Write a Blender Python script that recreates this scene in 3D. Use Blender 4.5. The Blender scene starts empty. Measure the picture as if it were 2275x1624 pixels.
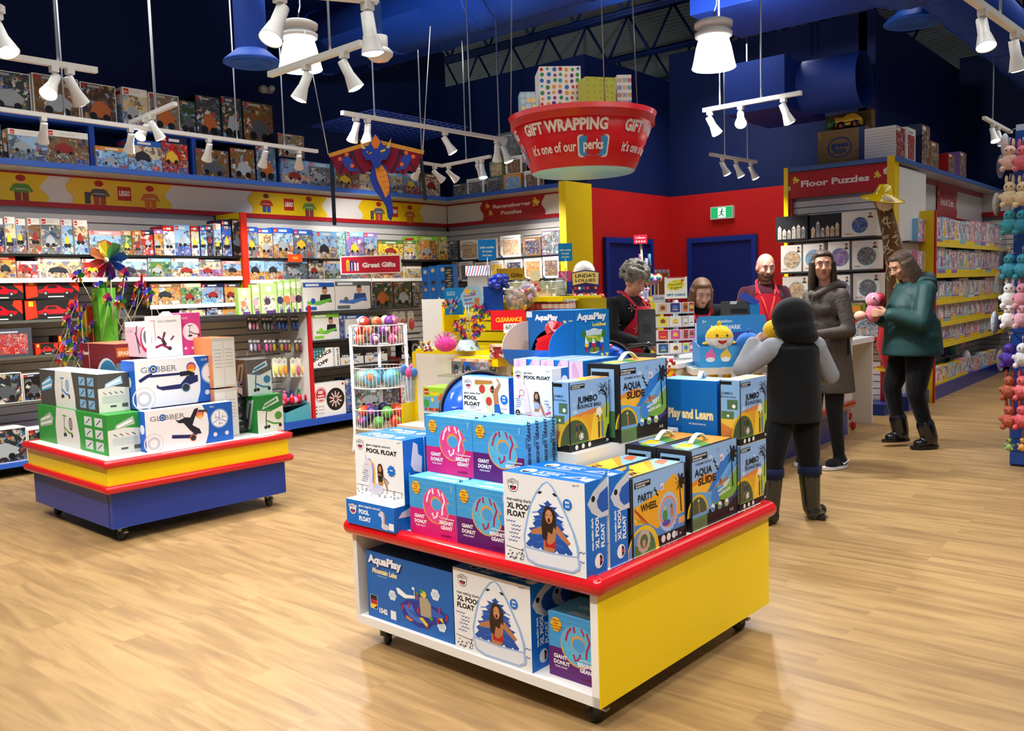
import bpy, math, random
from math import sin, cos, pi, radians
from mathutils import Vector, Matrix
random.seed(7)
SC = bpy.context.scene
COL = SC.collection
# ---------------------------------------------------------------- camera (2275 x 1624 frame)
CAM_H = 1.45
FPX, CX, CY = 1953.89, 1137.5, 812.0
PITCH, ROLL, YAW = 0.08493225, -0.03057919, 0.87478645 - pi / 2
def _basis():
 cp, sp, cr, sr = cos(PITCH), sin(PITCH), cos(ROLL), sin(ROLL)
 r0, u0, f0 = Vector((1, 0, 0)), Vector((0, sp, cp)), Vector((0, cp, -sp))
 r, u = cr * r0 + sr * u0, -sr * r0 + cr * u0
 rz = Matrix.Rotation(-YAW, 3, 'Z')
 return rz @ r, rz @ u, rz @ f0
CR, CU, CF = _basis()
CAM = Vector((0, 0, CAM_H))
cd = bpy.data.cameras.new('camera')
co = bpy.data.objects.new('camera', cd)
COL.objects.link(co)
cd.sensor_width = 36.0
cd.lens = FPX / 2275 * 36.0
cd.clip_start = 0.05
co.matrix_world = Matrix(((CR.x, CU.x, -CF.x, 0), (CR.y, CU.y, -CF.y, 0), (CR.z, CU.z, -CF.z, CAM_H), (0, 0, 0, 1)))
SC.camera = co
# ---------------------------------------------------------------- world, exposure
SC.view_settings.view_transform = 'Standard'
SC.view_settings.look = 'None'
SC.view_settings.gamma = 1
SC.view_settings.exposure = 0.17
SC.cycles.max_bounces = 6
SC.cycles.diffuse_bounces = 3
SC.cycles.glossy_bounces = 3
SC.cycles.transmission_bounces = 4
SC.cycles.caustics_reflective = False
SC.cycles.caustics_refractive = False
SC.cycles.sample_clamp_indirect = 4.0
SC.cycles.use_denoising = True
W = bpy.data.worlds.new('world')
SC.world = W
W.use_nodes = True
W.node_tree.nodes['Background'].inputs[0].default_value = (0.85, 0.92, 1.0, 1)
W.node_tree.nodes['Background'].inputs[1].default_value = 0.15
# light levels used by the lamps below (watts)
SPOT_W, BAY_W = 85.0, 260.0
WARM, COOL = (1.0, 0.95, 0.88), (0.92, 0.97, 1.0)
# added ceiling-level area lights without fixtures, soft fill for the room
for nm, loc, sz, w in (('area_light_sales_floor', (-1.2, 0.2, 4.3), (5.0, 3.0), 95), ('area_light_middle', (-4.2, 3.4, 4.25), (5, 3.5), 85), ('area_light_aisle', (-1.0, 7.5, 4.3), (3.0, 6.0), 125), ('area_light_alcove', (-4.9, 9.9, 4.2), (1.8, 1.8), 45), ('area_light_dolls', (-1.6, 12.6, 4.2), (2.0, 4.0), 70), ('area_light_wall', (-7.0, 5.0, 4.2), (1.5, 6.0), 60)):
 ld = bpy.data.lights.new(nm, 'AREA')
 ld.spread = radians(135)
 ld.shape, ld.size, ld.size_y, ld.energy, ld.color = 'RECTANGLE', sz[0], sz[1], w, (1.0, 0.98, 0.95)
 lo = bpy.data.objects.new(nm, ld)
 lo.location = loc
 COL.objects.link(lo)
# ---------------------------------------------------------------- picking points on known planes
def ray(px, py): return (px - CX) / FPX * CR - (py - CY) / FPX * CU + CF
def at_z(px, py, z): d = ray(px, py); return CAM + d * ((z - CAM_H) / d.z)
def at_x(px, py, x): d = ray(px, py); return CAM + d * (x / d.x)
def at_y(px, py, y): d = ray(px, py); return CAM + d * (y / d.y)
def at_d(px, py, dist): return CAM + ray(px, py) * dist
# ---------------------------------------------------------------- materials
def lin(h):
 if isinstance(h, (tuple, list)): return (h[0], h[1], h[2], 1.0)
 o = []
 for s in (16, 8, 0):
  c = ((h >> s) & 255) / 255.0
  o.append(c / 12.92 if c <= 0.04045 else ((c + 0.055) / 1.055) ** 2.4)
 return (o[0], o[1], o[2], 1.0)
MATS = {}
def N(t, ty, **kw):
 n = t.nodes.new(ty)
 for k, v in kw.items(): setattr(n, k, v)
 return n
def base_mat(name, rough, metal=0.0, spec=0.5, noise=0.0, bump=0.0, bscale=200.0, trans=0.0, alpha=1.0, coat=0.0, sheen=0.0, nscale=30.0):
 m = bpy.data.materials.new(name)
 m.use_nodes = True
 t = m.node_tree
 b = t.nodes['Principled BSDF']
 a = N(t, 'ShaderNodeAttribute', attribute_name='Col')
 src = a.outputs['Color']
 if noise:
  tc = N(t, 'ShaderNodeTexCoord')
  nz = N(t, 'ShaderNodeTexNoise')
  nz.inputs['Scale'].default_value = nscale
  t.links.new(tc.outputs['Object'], nz.inputs['Vector'])
  mr = N(t, 'ShaderNodeMapRange')
  mr.inputs['From Min'].default_value, mr.inputs['From Max'].default_value = 0.3, 0.7
  mr.inputs['To Min'].default_value, mr.inputs['To Max'].default_value = 1 - noise, 1 + noise
  t.links.new(nz.outputs['Fac'], mr.inputs['Value'])
  mx = N(t, 'ShaderNodeVectorMath', operation='SCALE')
  t.links.new(src, mx.inputs[0]); t.links.new(mr.outputs[0], mx.inputs['Scale'])
  src = mx.outputs[0]
 t.links.new(src, b.inputs['Base Color'])
 b.inputs['Roughness'].default_value = rough
 b.inputs['Metallic'].default_value = metal
 b.inputs['Specular IOR Level'].default_value = spec
 b.inputs['Transmission Weight'].default_value = trans
 b.inputs['Alpha'].default_value = alpha
 b.inputs['Coat Weight'].default_value = coat
 b.inputs['Sheen Weight'].default_value = sheen
 if bump:
  tc = N(t, 'ShaderNodeTexCoord')
  nz = N(t, 'ShaderNodeTexNoise')
  nz.inputs['Scale'].default_value = bscale
  nz.inputs['Detail'].default_value = 3
  bp = N(t, 'ShaderNodeBump')
  bp.inputs['Strength'].default_value = bump
  bp.inputs['Distance'].default_value = 0.01
  t.links.new(tc.outputs['Object'], nz.inputs['Vector'])
  t.links.new(nz.outputs['Fac'], bp.inputs['Height'])
  t.links.new(bp.outputs[0], b.inputs['Normal'])
 MATS[name] = m
 return m
base_mat('card', 0.42, spec=0.35)
base_mat('paint', 0.55, spec=0.3, noise=0.03, nscale=3)
base_mat('laminate', 0.3, spec=0.4, noise=0.015, nscale=5)
base_mat('gloss', 0.14, spec=0.5, coat=0.3)
base_mat('plastic', 0.35)
base_mat('metal', 0.35, metal=0.9)
base_mat('cloth', 0.9, spec=0.15, noise=0.06, bump=0.25, bscale=350, sheen=0.1)
base_mat('crinkle', 0.75, spec=0.15, noise=0.12, bump=0.5, bscale=55, nscale=25)
base_mat('shell', 0.6, spec=0.4, noise=0.08, bump=0.5, bscale=16, nscale=12)
base_mat('skin', 0.5, spec=0.3, noise=0.04, nscale=40)
base_mat('hair', 0.5, spec=0.3, noise=0.28, bump=0.5, bscale=90, nscale=70)
base_mat('fur', 0.95, spec=0.05, noise=0.15, bump=0.8, bscale=150, nscale=60, sheen=0.3)
base_mat('film', 0.08, alpha=0.22)
base_mat('acrylic', 0.05, alpha=0.3)
base_mat('sequin', 0.2, metal=0.4, noise=0.5, nscale=180, bump=0.7, bscale=180)
def emit_mat(name, strength, col=None):
 m = bpy.data.materials.new(name)
 m.use_nodes = True
 t = m.node_tree
 b = t.nodes['Principled BSDF']
 a = N(t, 'ShaderNodeAttribute', attribute_name='Col')
 t.links.new(a.outputs['Color'], b.inputs['Base Color'])
 t.links.new(a.outputs['Color'], b.inputs['Emission Color'])
 b.inputs['Emission Strength'].default_value = strength
 MATS[name] = m
emit_mat('bulb', 14.0)
emit_mat('glow', 4.0)
emit_mat('sign_lit', 0.8)
def art_mat(name, scale, mixf):
 """printed artwork: patches of many inks laid over the sheet's own colour"""
 m = bpy.data.materials.new(name)
 m.use_nodes = True
 t = m.node_tree
 b = t.nodes['Principled BSDF']
 b.inputs['Roughness'].default_value = 0.4
 b.inputs['Specular IOR Level'].default_value = 0.35
 a = N(t, 'ShaderNodeAttribute', attribute_name='Col')
 g = N(t, 'ShaderNodeNewGeometry')
 dn = N(t, 'ShaderNodeTexNoise'); dn.inputs['Scale'].default_value = scale * 0.7
 ad = N(t, 'ShaderNodeVectorMath', operation='MULTIPLY_ADD')
 ad.inputs[1].default_value = (0.1, 0.1, 0.1)
 t.links.new(g.outputs['Position'], dn.inputs['Vector'])
 t.links.new(dn.outputs['Color'], ad.inputs[0])
 t.links.new(g.outputs['Position'], ad.inputs[2])
 v = N(t, 'ShaderNodeTexVoronoi'); v.inputs['Scale'].default_value = scale
 t.links.new(ad.outputs[0], v.inputs['Vector'])
 sp = N(t, 'ShaderNodeSeparateColor')
 t.links.new(v.outputs['Color'], sp.inputs[0])
 cr = N(t, 'ShaderNodeValToRGB'); cr.color_ramp.interpolation = 'CONSTANT'
 pal = [0x22222a, 0xd8d2c4, 0x8e4438, 0xb8935a, 0x4a3a30, 0x7f9cbc, 0x4a6488, 0x6a6f76, 0x56684e, 0xc0b8a8, 0x7a4a2a, 0x1f2c50]
 e = cr.color_ramp.elements
 e[0].position, e[0].color = 0, lin(pal[0])
 e[1].position, e[1].color = 1 / len(pal), lin(pal[1])
 for i in range(2, len(pal)):
  x = e.new(i / len(pal)); x.color = lin(pal[i])
 t.links.new(sp.outputs[0], cr.inputs[0])
 mul = N(t, 'ShaderNodeMapRange'); mul.inputs['From Min'].default_value, mul.inputs['From Max'].default_value = 0.97 - mixf, 1.0 - mixf
 mul.inputs['To Max'].default_value = 0.8
 t.links.new(sp.outputs[1], mul.inputs['Value'])
 mx = N(t, 'ShaderNodeMix', data_type='RGBA')
 t.links.new(mul.outputs[0], mx.inputs[0]); t.links.new(a.outputs['Color'], mx.inputs[6]); t.links.new(cr.outputs[0], mx.inputs[7])
 t.links.new(mx.outputs[2], b.inputs['Base Color'])
 MATS[name] = m
art_mat('art', 48.0, 0.62)
art_mat('art_fine', 75.0, 0.5)
art_mat('art_soft', 30.0, 0.42)
def floor_mat():
 m = bpy.data.materials.new('oak_plank_vinyl')
 m.use_nodes = True
 t = m.node_tree
 b = t.nodes['Principled BSDF']
 g = N(t, 'ShaderNodeTexCoord')
 br = N(t, 'ShaderNodeTexBrick')
 br.offset = 0.37
 br.inputs['Scale'].default_value = 1.0
 br.inputs['Brick Width'].default_value = 1.22
 br.inputs['Row Height'].default_value = 0.152
 br.inputs['Mortar Size'].default_value = 0.0007
 br.inputs['Color1'].default_value = (0, 0, 0, 1); br.inputs['Color2'].default_value = (1, 1, 1, 1)
 br.inputs['Mortar'].default_value = (0.3, 0.3, 0.3, 1)
 t.links.new(g.outputs['Object'], br.inputs['Vector'])
 sp = N(t, 'ShaderNodeSeparateColor'); t.links.new(br.outputs['Color'], sp.inputs[0])
 sh = N(t, 'ShaderNodeCombineXYZ'); t.links.new(sp.outputs[0], sh.inputs[2])
 mp = N(t, 'ShaderNodeMapping'); mp.inputs['Scale'].default_value = (1.1, 9.0, 1)
 t.links.new(g.outputs['Object'], mp.inputs['Vector'])
 sc = N(t, 'ShaderNodeVectorMath', operation='MULTIPLY_ADD'); sc.inputs[1].default_value = (0, 0, 9)
 t.links.new(sh.outputs[0], sc.inputs[0]); t.links.new(mp.outputs[0], sc.inputs[2])
 n1 = N(t, 'ShaderNodeTexNoise'); n1.inputs['Scale'].default_value = 1.6; n1.inputs['Detail'].default_value = 6; n1.inputs['Distortion'].default_value = 0.9
 t.links.new(sc.outputs[0], n1.inputs['Vector'])
 mp2 = N(t, 'ShaderNodeMapping'); mp2.inputs['Scale'].default_value = (3.0, 60.0, 1)
 t.links.new(g.outputs['Object'], mp2.inputs['Vector'])
 n2 = N(t, 'ShaderNodeTexNoise'); n2.inputs['Scale'].default_value = 1.5; n2.inputs['Detail'].default_value = 4
 t.links.new(mp2.outputs[0], n2.inputs['Vector'])
 s1 = N(t, 'ShaderNodeMath', operation='MULTIPLY_ADD'); s1.inputs[1].default_value = 0.15
 t.links.new(n2.outputs['Fac'], s1.inputs[0]); t.links.new(n1.outputs['Fac'], s1.inputs[2])
 s2 = N(t, 'ShaderNodeMath', operation='MULTIPLY_ADD'); s2.inputs[1].default_value = 0.10
 t.links.new(sp.outputs[0], s2.inputs[0]); t.links.new(s1.outputs[0], s2.inputs[2])
 cr = N(t, 'ShaderNodeValToRGB')
 e = cr.color_ramp.elements
 e[0].position, e[0].color = 0.28, lin(0x7a5f40)
 e[1].position, e[1].color = 0.95, lin(0xb0905f)
 x = e.new(0.55); x.color = lin(0x93744b)
 x = e.new(0.68); x.color = lin(0xa28256)
 t.links.new(s2.outputs[0], cr.inputs[0])
 t.links.new(cr.outputs[0], b.inputs['Base Color'])
 b.inputs['Roughness'].default_value = 0.38
 b.inputs['Specular IOR Level'].default_value = 0.35
 MATS['floor'] = m
floor_mat()
def deck_mat():
 m = bpy.data.materials.new('corrugated_deck')
 m.use_nodes = True
 t = m.node_tree
 b = t.nodes['Principled BSDF']
 a = N(t, 'ShaderNodeAttribute', attribute_name='Col')
 t.links.new(a.outputs['Color'], b.inputs['Base Color'])
 b.inputs['Roughness'].default_value = 0.6
 MATS['deck'] = m
deck_mat()
# ---------------------------------------------------------------- text outlines
TXT = {}
def text_mesh(s, bold=0.0, shear=0.0):
 k = (s, bold, shear)
 if k in TXT: return TXT[k]
 c = bpy.data.curves.new('txt', 'FONT')
 c.body = s
 c.size = 1.0
 c.resolution_u = 2
 c.offset = bold
 c.shear = shear
 c.fill_mode = 'FRONT'
 o = bpy.data.objects.new('txt', c)
 COL.objects.link(o)
 dg = bpy.context.evaluated_depsgraph_get()
 me = bpy.data.meshes.new_from_object(o.evaluated_get(dg))
 vs = [(v.co.x, v.co.y) for v in me.vertices]
 fs = [tuple(p.vertices) for p in me.polygons]
 bpy.data.objects.remove(o); bpy.data.curves.remove(c); bpy.data.meshes.remove(me)
 if vs:
  x0, x1 = min(v[0] for v in vs), max(v[0] for v in vs)
  y0, y1 = min(v[1] for v in vs), max(v[1] for v in vs)
 else: x0 = x1 = y0 = y1 = 0
 TXT[k] = (vs, fs, x0, x1, y0, y1)
 return TXT[k]
# ---------------------------------------------------------------- mesh builder
class Face:
 """a printable face: origin, u, v unit axes, normal, width, height; x, y run 0..1"""
 def __init__(s, o, u, v, n, w, h):
  s.o, s.u, s.v, s.n, s.w, s.h, s.k = Vector(o), Vector(u), Vector(v), Vector(n), w, h, 0
 def p(s, x, y, off): return s.o + s.u * (x * s.w) + s.v * (y * s.h) + s.n * off
class MB:
 def __init__(s):
  s.v, s.f, s.c, s.m, s.s = [], [], [], [], []
  s.M = None
 def add(s, vs, fs, col, mat='card', sm=False):
  b = len(s.v)
  if s.M: vs = [s.M @ Vector(v) for v in vs]
  s.v.extend(tuple(v) for v in vs)
  c = lin(col)
  for f in fs:
   s.f.append(tuple(i + b for i in f)); s.c.append(c); s.m.append(mat); s.s.append(sm)
  return s
 def box(s, a, b, col, mat='card'):
  x0, y0, z0 = a; x1, y1, z1 = b
  if x0 > x1: x0, x1 = x1, x0
  if y0 > y1: y0, y1 = y1, y0
  if z0 > z1: z0, z1 = z1, z0
  vs = [(x, y, z) for z in (z0, z1) for y in (y0, y1) for x in (x0, x1)]
  return s.add(vs, [(0, 2, 3, 1), (4, 5, 7, 6), (0, 1, 5, 4), (2, 6, 7, 3), (0, 4, 6, 2), (1, 3, 7, 5)], col, mat)
 def rbox(s, a, b, r, col, mat='card', n=3):
  """box with rounded vertical edges and softened top"""
  x0, y0, z0 = a; x1, y1, z1 = b
  pts = []
  for cx, cy, a0 in ((x1 - r, y1 - r, 0), (x0 + r, y1 - r, 90), (x0 + r, y0 + r, 180), (x1 - r, y0 + r, 270)):
   for i in range(n + 1):
    t = radians(a0 + 90 * i / n)
    pts.append((cx + r * cos(t), cy + r * sin(t)))
  return s.prism_z(pts, z0, z1, col, mat)
 def prism_z(s, pts, z0, z1, col, mat='card', sm=False):
  n = len(pts)
  vs = [(p[0], p[1], z0) for p in pts] + [(p[0], p[1], z1) for p in pts]
  fs = [tuple(range(n - 1, -1, -1)), tuple(range(n, 2 * n))]
  s.add(vs, fs, col, mat)
  return s.add(vs, [(i, (i + 1) % n, n + (i + 1) % n, n + i) for i in range(n)], col, mat, sm)
 def prism(s, F, pts, t, col, mat='card', off=0.0, sidecol=None):
  """outline in face coordinates (0..1), t thick along the face's normal"""
  n = len(pts)
  A = [F.p(x, y, off) for x, y in pts]; B = [F.p(x, y, off + t) for x, y in pts]
  s.add(A + B, [tuple(range(n - 1, -1, -1)), tuple(range(n, 2 * n))], col, mat)
  return s.add(A + B, [(i, (i + 1) % n, n + (i + 1) % n, n + i) for i in range(n)], sidecol or col, mat)
 def tube(s, pts, r, col, mat='plastic', n=8, caps=True, closed=False):
  P = [Vector(p) for p in pts]
  R = r if isinstance(r, (list, tuple)) else [r] * len(P)
  vs, fs = [], []
  m = len(P)
  ref = None
  for i in range(m):
   if closed: d = P[(i + 1) % m] - P[i - 1]
   else: d = P[min(i + 1, m - 1)] - P[max(i - 1, 0)]
   if d.length < 1e-9: d = Vector((0, 0, 1))
   d.normalize()
   if ref is None:
    ref = Vector((0, 0, 1)) if abs(d.z) < 0.9 else Vector((1, 0, 0))
   a = d.cross(ref)
   if a.length < 1e-4: a = d.cross(Vector((0, 1, 0)))
   a.normalize()
   b2 = a.cross(d).normalized()
   ref = b2
   for k in range(n):
    t = 2 * pi * k / n
    vs.append(P[i] + (a * cos(t) + b2 * sin(t)) * R[i])
  for i in range(m if closed else m - 1):
   for k in range(n):
    j = (i + 1) % m
    fs.append((i * n + k, j * n + k, j * n + (k + 1) % n, i * n + (k + 1) % n))
  if caps and not closed:
   fs.append(tuple(range(n))); fs.append(tuple((m - 1) * n + k for k in range(n - 1, -1, -1)))
  return s.add(vs, fs, col, mat, True)
 def lathe(s, prof, c, col, mat='plastic', n=20, axis=None, sm=True):
  """profile of (radius, height) about an axis through c (default z)"""
  c = Vector(c)
  ax = Vector(axis).normalized() if axis else Vector((0, 0, 1))
  a = ax.cross(Vector((0, 0, 1)) if abs(ax.z) < 0.9 else Vector((1, 0, 0))).normalized()
  b = ax.cross(a)
  vs, fs = [], []
  for r, h in prof:
   for k in range(n):
    t = 2 * pi * k / n
    vs.append(c + ax * h + (a * cos(t) + b * sin(t)) * max(r, 1e-5))
  for i in range(len(prof) - 1):
   for k in range(n):
    fs.append((i * n + k, i * n + (k + 1) % n, (i + 1) * n + (k + 1) % n, (i + 1) * n + k))
  return s.add(vs, fs, col, mat, sm)
 def ball(s, c, r, col, mat='plastic', n=14, m=9, R=None):
  rx, ry, rz = r if isinstance(r, (tuple, list)) else (r, r, r)
  vs, fs = [], []
  for i in range(m + 1):
   th = pi * i / m
   for k in range(n):
    t = 2 * pi * k / n
    p = Vector((rx * sin(th) * cos(t), ry * sin(th) * sin(t), rz * cos(th)))
    if R: p = R @ p
    vs.append(Vector(c) + p)
  for i in range(m):
   for k in range(n):
    fs.append((i * n + k, (i + 1) * n + k, (i + 1) * n + (k + 1) % n, i * n + (k + 1) % n))
  return s.add(vs, fs, col, mat, True)
 # ---- printing on a face
 def poly(s, F, pts, col, mat='card'):
  F.k += 1
  o = 0.0002 + 0.00003 * F.k
  return s.add([F.p(x, y, o) for x, y in pts], [tuple(range(len(pts)))], col, mat)
 def rect(s, F, x0, y0, x1, y1, col, mat='card'): return s.poly(F, [(x0, y0), (x1, y0), (x1, y1), (x0, y1)], col, mat)
 def ell(s, F, x, y, r, col, ry=None, mat='card', n=20, a0=0, a1=360):
  """r as a share of the face height"""
  ry = ry or r
  k = F.h / F.w
  full = abs(a1 - a0) >= 360
  st = [(x + r * k * cos(radians(a0 + (a1 - a0) * i / n)), y + ry * sin(radians(a0 + (a1 - a0) * i / n))) for i in range(n if full else n + 1)]
  return s.poly(F, st, col, mat)
 def ring(s, F, x, y, r0, r1, col, a0=0, a1=360, n=24, sy=1.0):
  F.k += 1
  o = 0.0002 + 0.00003 * F.k
  k = F.h / F.w
  vs, fs = [], []
  for i in range(n + 1):
   t = radians(a0 + (a1 - a0) * i / n)
   for r in (r0, r1): vs.append(F.p(x + r * k * cos(t), y + r * sy * sin(t), o))
  for i in range(n): fs.append((2 * i, 2 * i + 1, 2 * i + 3, 2 * i + 2))
  return s.add(vs, fs, col)
 def line(s, F, pts, w, col):
  """stroke of width w (share of face height)"""
  F.k += 1
  o = 0.0002 + 0.00003 * F.k
  P = [Vector((x * F.w, y * F.h)) for x, y in pts]
  hw = w * F.h / 2
  vs, fs = [], []
  for i, p in enumerate(P):
   d = P[min(i + 1, len(P) - 1)] - P[max(i - 1, 0)]
   if d.length < 1e-9: d = Vector((1, 0))
   d.normalize()
   nn = Vector((-d.y, d.x)) * hw
   for q in (p + nn, p - nn): vs.append(F.o + F.u * q.x + F.v * q.y + F.n * o)
  for i in range(len(P) - 1): fs.append((2 * i + 1, 2 * i + 3, 2 * i + 2, 2 * i))
  return s.add(vs, fs, col)
 def wave(s, F, x, y, w, col, n=3, amp=0.008, lw=0.008):
  return s.line(F, [(x + w * i / (n * 4), y + amp * (1, 0, -1, 0)[i % 4]) for i in range(n * 4 + 1)], lw, col)
 def text(s, F, t, x, y, size, col, bold=0.0, align='l', rot=0.0, fit=None, shear=0.0, mat='card'):
  """size: letter body as a share of face height; fit: width as a share of the face width"""
  vs, fs, x0, x1, y0, y1 = text_mesh(t, bold, shear)
  if not vs: return s
  F.k += 1
  o = 0.0002 + 0.00003 * F.k
  sy = size * F.h
  sx = fit * F.w / (x1 - x0) if fit else sy
  off = {'l': x0, 'c': (x0 + x1) / 2, 'r': x1}[align]
  cr, sr = cos(radians(rot)), sin(radians(rot))
  out = []
  for a, b in vs:
   a = (a - off) * sx; b = b * sy
   out.append(F.o + F.u * (x * F.w + a * cr - b * sr) + F.v * (y * F.h + a * sr + b * cr) + F.n * o)
  return s.add(out, fs, col, mat)
 # ---- finish
 def obj(s, name, parent=None, label=None, cat=None, group=None, kind=None, at=None):
  me = bpy.data.meshes.new(name)
  if parent is not None: L = Vector(parent['_w'])
  elif at is not None: L = Vector(at)
  elif kind == 'structure': L = Vector((0, 0, 0))
  else:
   xs, ys, zs = [v[0] for v in s.v], [v[1] for v in s.v], [v[2] for v in s.v]
   L = Vector(((min(xs) + max(xs)) / 2, (min(ys) + max(ys)) / 2, min(zs)))
  me.from_pydata([(v[0] - L.x, v[1] - L.y, v[2] - L.z) for v in s.v], [], s.f)
  names = []
  for m in s.m:
   if m not in names: names.append(m)
  for m in names: me.materials.append(MATS[m])
  ix = {m: i for i, m in enumerate(names)}
  me.polygons.foreach_set('material_index', [ix[m] for m in s.m])
  me.polygons.foreach_set('use_smooth', s.s)
  ca = me.color_attributes.new('Col', 'FLOAT_COLOR', 'CORNER')
  buf = []
  for f, c in zip(s.f, s.c): buf.extend(c * len(f))
  ca.data.foreach_set('color', buf)
  me.update()
  o = bpy.data.objects.new(name, me)
  COL.objects.link(o)
  o['_w'] = tuple(L)
  if parent is not None:
   o.parent = parent
   if label: o['label'] = label
  else:
   o.location = L
   tag(o, label, cat, group, kind)
  return o
def tag(o, label=None, cat=None, group=None, kind=None):
 if label: o['label'] = label
 if cat: o['category'] = cat
 if group: o['group'] = group
 if kind: o['kind'] = kind
def thing(name, label, cat, loc, group=None):
 o = bpy.data.objects.new(name, None)
 o.empty_display_size = 0.05
 COL.objects.link(o)
 o.location = loc
 o['_w'] = tuple(loc)
 tag(o, label, cat, group)
 return o
def copy_tree(o, delta, parent=None):
 c = o.copy()
 COL.objects.link(c)
 if parent: c.parent = parent
 else: c.location = o.location + Vector(delta)
 c['_w'] = tuple(Vector(o['_w']) + Vector(delta))
 for ch in list(o.children): copy_tree(ch, delta, c)
 return c
ORD = ['first', 'second', 'third', 'fourth', 'fifth', 'sixth', 'seventh', 'eighth', 'ninth', 'tenth', 'eleventh', 'twelfth', 'thirteenth', 'fourteenth', 'fifteenth', 'sixteenth', 'seventeenth', 'eighteenth', 'nineteenth', 'twentieth', 'twenty-first', 'twenty-second', 'twenty-third', 'twenty-fourth']
X_, Y_, Z_ = Vector((1, 0, 0)), Vector((0, 1, 0)), Vector((0, 0, 1))
def yaw_axes(deg):
 t = radians(deg)
 return Vector((cos(t), sin(t), 0)), Vector((-sin(t), cos(t), 0))
class Carton:
 """an upright carton: near corner P (largest x, smallest y), width w along -x, depth d along y, height h, turned by deg"""
 def __init__(s, P, w, d, h, deg=0.0, cols=(0xffffff,) * 3, mat='card', topcol=None):
  ex, ey = yaw_axes(deg)
  P = Vector(P)
  s.P, s.w, s.d, s.h = P, w, d, h
  s.mb = MB()
  A = P - ex * w
  vs = [A, P, P + ey * d, A + ey * d]
  vs = vs + [v + Z_ * h for v in vs]
  f, sd, tp = cols[0], cols[1], cols[2]
  s.mb.add(vs, [(0, 1, 5, 4)], f, mat); s.mb.add(vs, [(1, 2, 6, 5)], sd, mat)
  s.mb.add(vs, [(4, 5, 6, 7)], tp, mat)
  s.mb.add(vs, [(2, 3, 7, 6)], f, mat); s.mb.add(vs, [(3, 0, 4, 7)], sd, mat); s.mb.add(vs, [(0, 3, 2, 1)], tp, mat)
  s.front = Face(A, ex, Z_, -ey, w, h)
  s.side = Face(P, ey, Z_, ex, d, h)
  s.top = Face(A + Z_ * h, ex, ey, Z_, w, d)
  s.topside = Face(P + Z_ * h, ey, -ex, Z_, d, w)
  s.left = Face(A + ey * d, -ey, Z_, -ex, d, h)
 def done(s, name, label, cat='box', group=None): return s.mb.obj(name, None, label, cat, group)
def caster(t, p, deg=0):
 m = MB(); x, y, z = p
 m.box((x - 0.03, y - 0.03, 0.083), (x + 0.03, y + 0.03, 0.09), 0xb8bcc0, 'metal')
 m.tube([(x, y, 0.084), (x, y, 0.062)], 0.012, 0x8a8e92, 'metal')
 ex, ey = yaw_axes(deg)
 c = Vector((x, y, 0.032)) + ex * 0.022
 m.box(c - Vector((0.022, 0.02, -0.004)), c + Vector((0.02, 0.02, 0.036)), 0x26282a, 'plastic')
 o = m.obj('caster', t)
 m = MB(); m.lathe([(0.002, -0.014), (0.026, -0.014), (0.031, -0.009), (0.031, 0.009), (0.026, 0.014), (0.002, 0.014)], c, 0x141416, 'plastic', n=20, axis=ey); m.obj('wheel', o)
 m = MB(); m.box(c + Vector((0.01, -0.012, 0.02)), c + Vector((0.05, 0.012, 0.028)), 0x9a9ea2, 'metal'); m.obj('brake_lever', o)
# ================================================================ ROOM
BLUE, RED, YEL, WHT = 0x0e2f86, 0xc01a1a, 0xf2cb00, 0xeceae6
def wall(name, x0, y0, x1, y1, z0, z1, col, t=0.1, mat='paint', extra=None):
 m = MB()
 d = Vector((x1 - x0, y1 - y0, 0)); L = d.length; d.normalize(); n = Vector((-d.y, d.x, 0))
 A = Vector((x0, y0, z0))
 bands = extra or [(z0, z1, col)]
 for a, b, c in bands:
  o = Vector((x0, y0, a))
  vs = [o, o + d * L, o + d * L - n * t, o - n * t]
  vs = vs + [v + Z_ * (b - a) for v in vs]
  m.add(vs, [(0, 1, 5, 4), (1, 2, 6, 5), (2, 3, 7, 6), (3, 0, 4, 7), (4, 5, 6, 7), (3, 2, 1, 0)], c, mat)
 return m.obj(name, kind='structure')
f = MB(); f.add([(-10, -3, 0), (4, -3, 0), (4, 20, 0), (-10, 20, 0)], [(0, 1, 2, 3)], WHT, 'floor'); f.obj('floor', kind='structure')
XL, XS = -8.75, -8.55            # left wall plane, slatted panel plane
YB = 8.93                        # slatted panel plane of the back bay
XR1, YR2 = -6.3, 11.16           # the two red walls of the alcove
NAVY = 0x091d50
wall('wall_left', XL, 9.2, XL, -3, 0, 4.8, NAVY, t=0.12)
wall('wall_back', XR1 - 0.1, 9.1, XL, 9.1, 0, 4.3, NAVY)
wall('wall_alcove_left', XR1, YR2 + 0.1, XR1, 9.1, 0, 4.3, RED, extra=[(0, 2.70, RED), (2.70, 4.3, NAVY)])
wall('wall_alcove_back', -3.5, YR2, XR1, YR2, 0, 4.66, RED, extra=[(0, 2.70, RED), (2.70, 4.66, NAVY)])
wall('wall_right', -3.6, 17.0, -3.6, YR2, 0, 4.72, NAVY)
wall('wall_far', 4, 15.6, -3.6, 15.6, 0, 4.9, NAVY)
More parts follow.
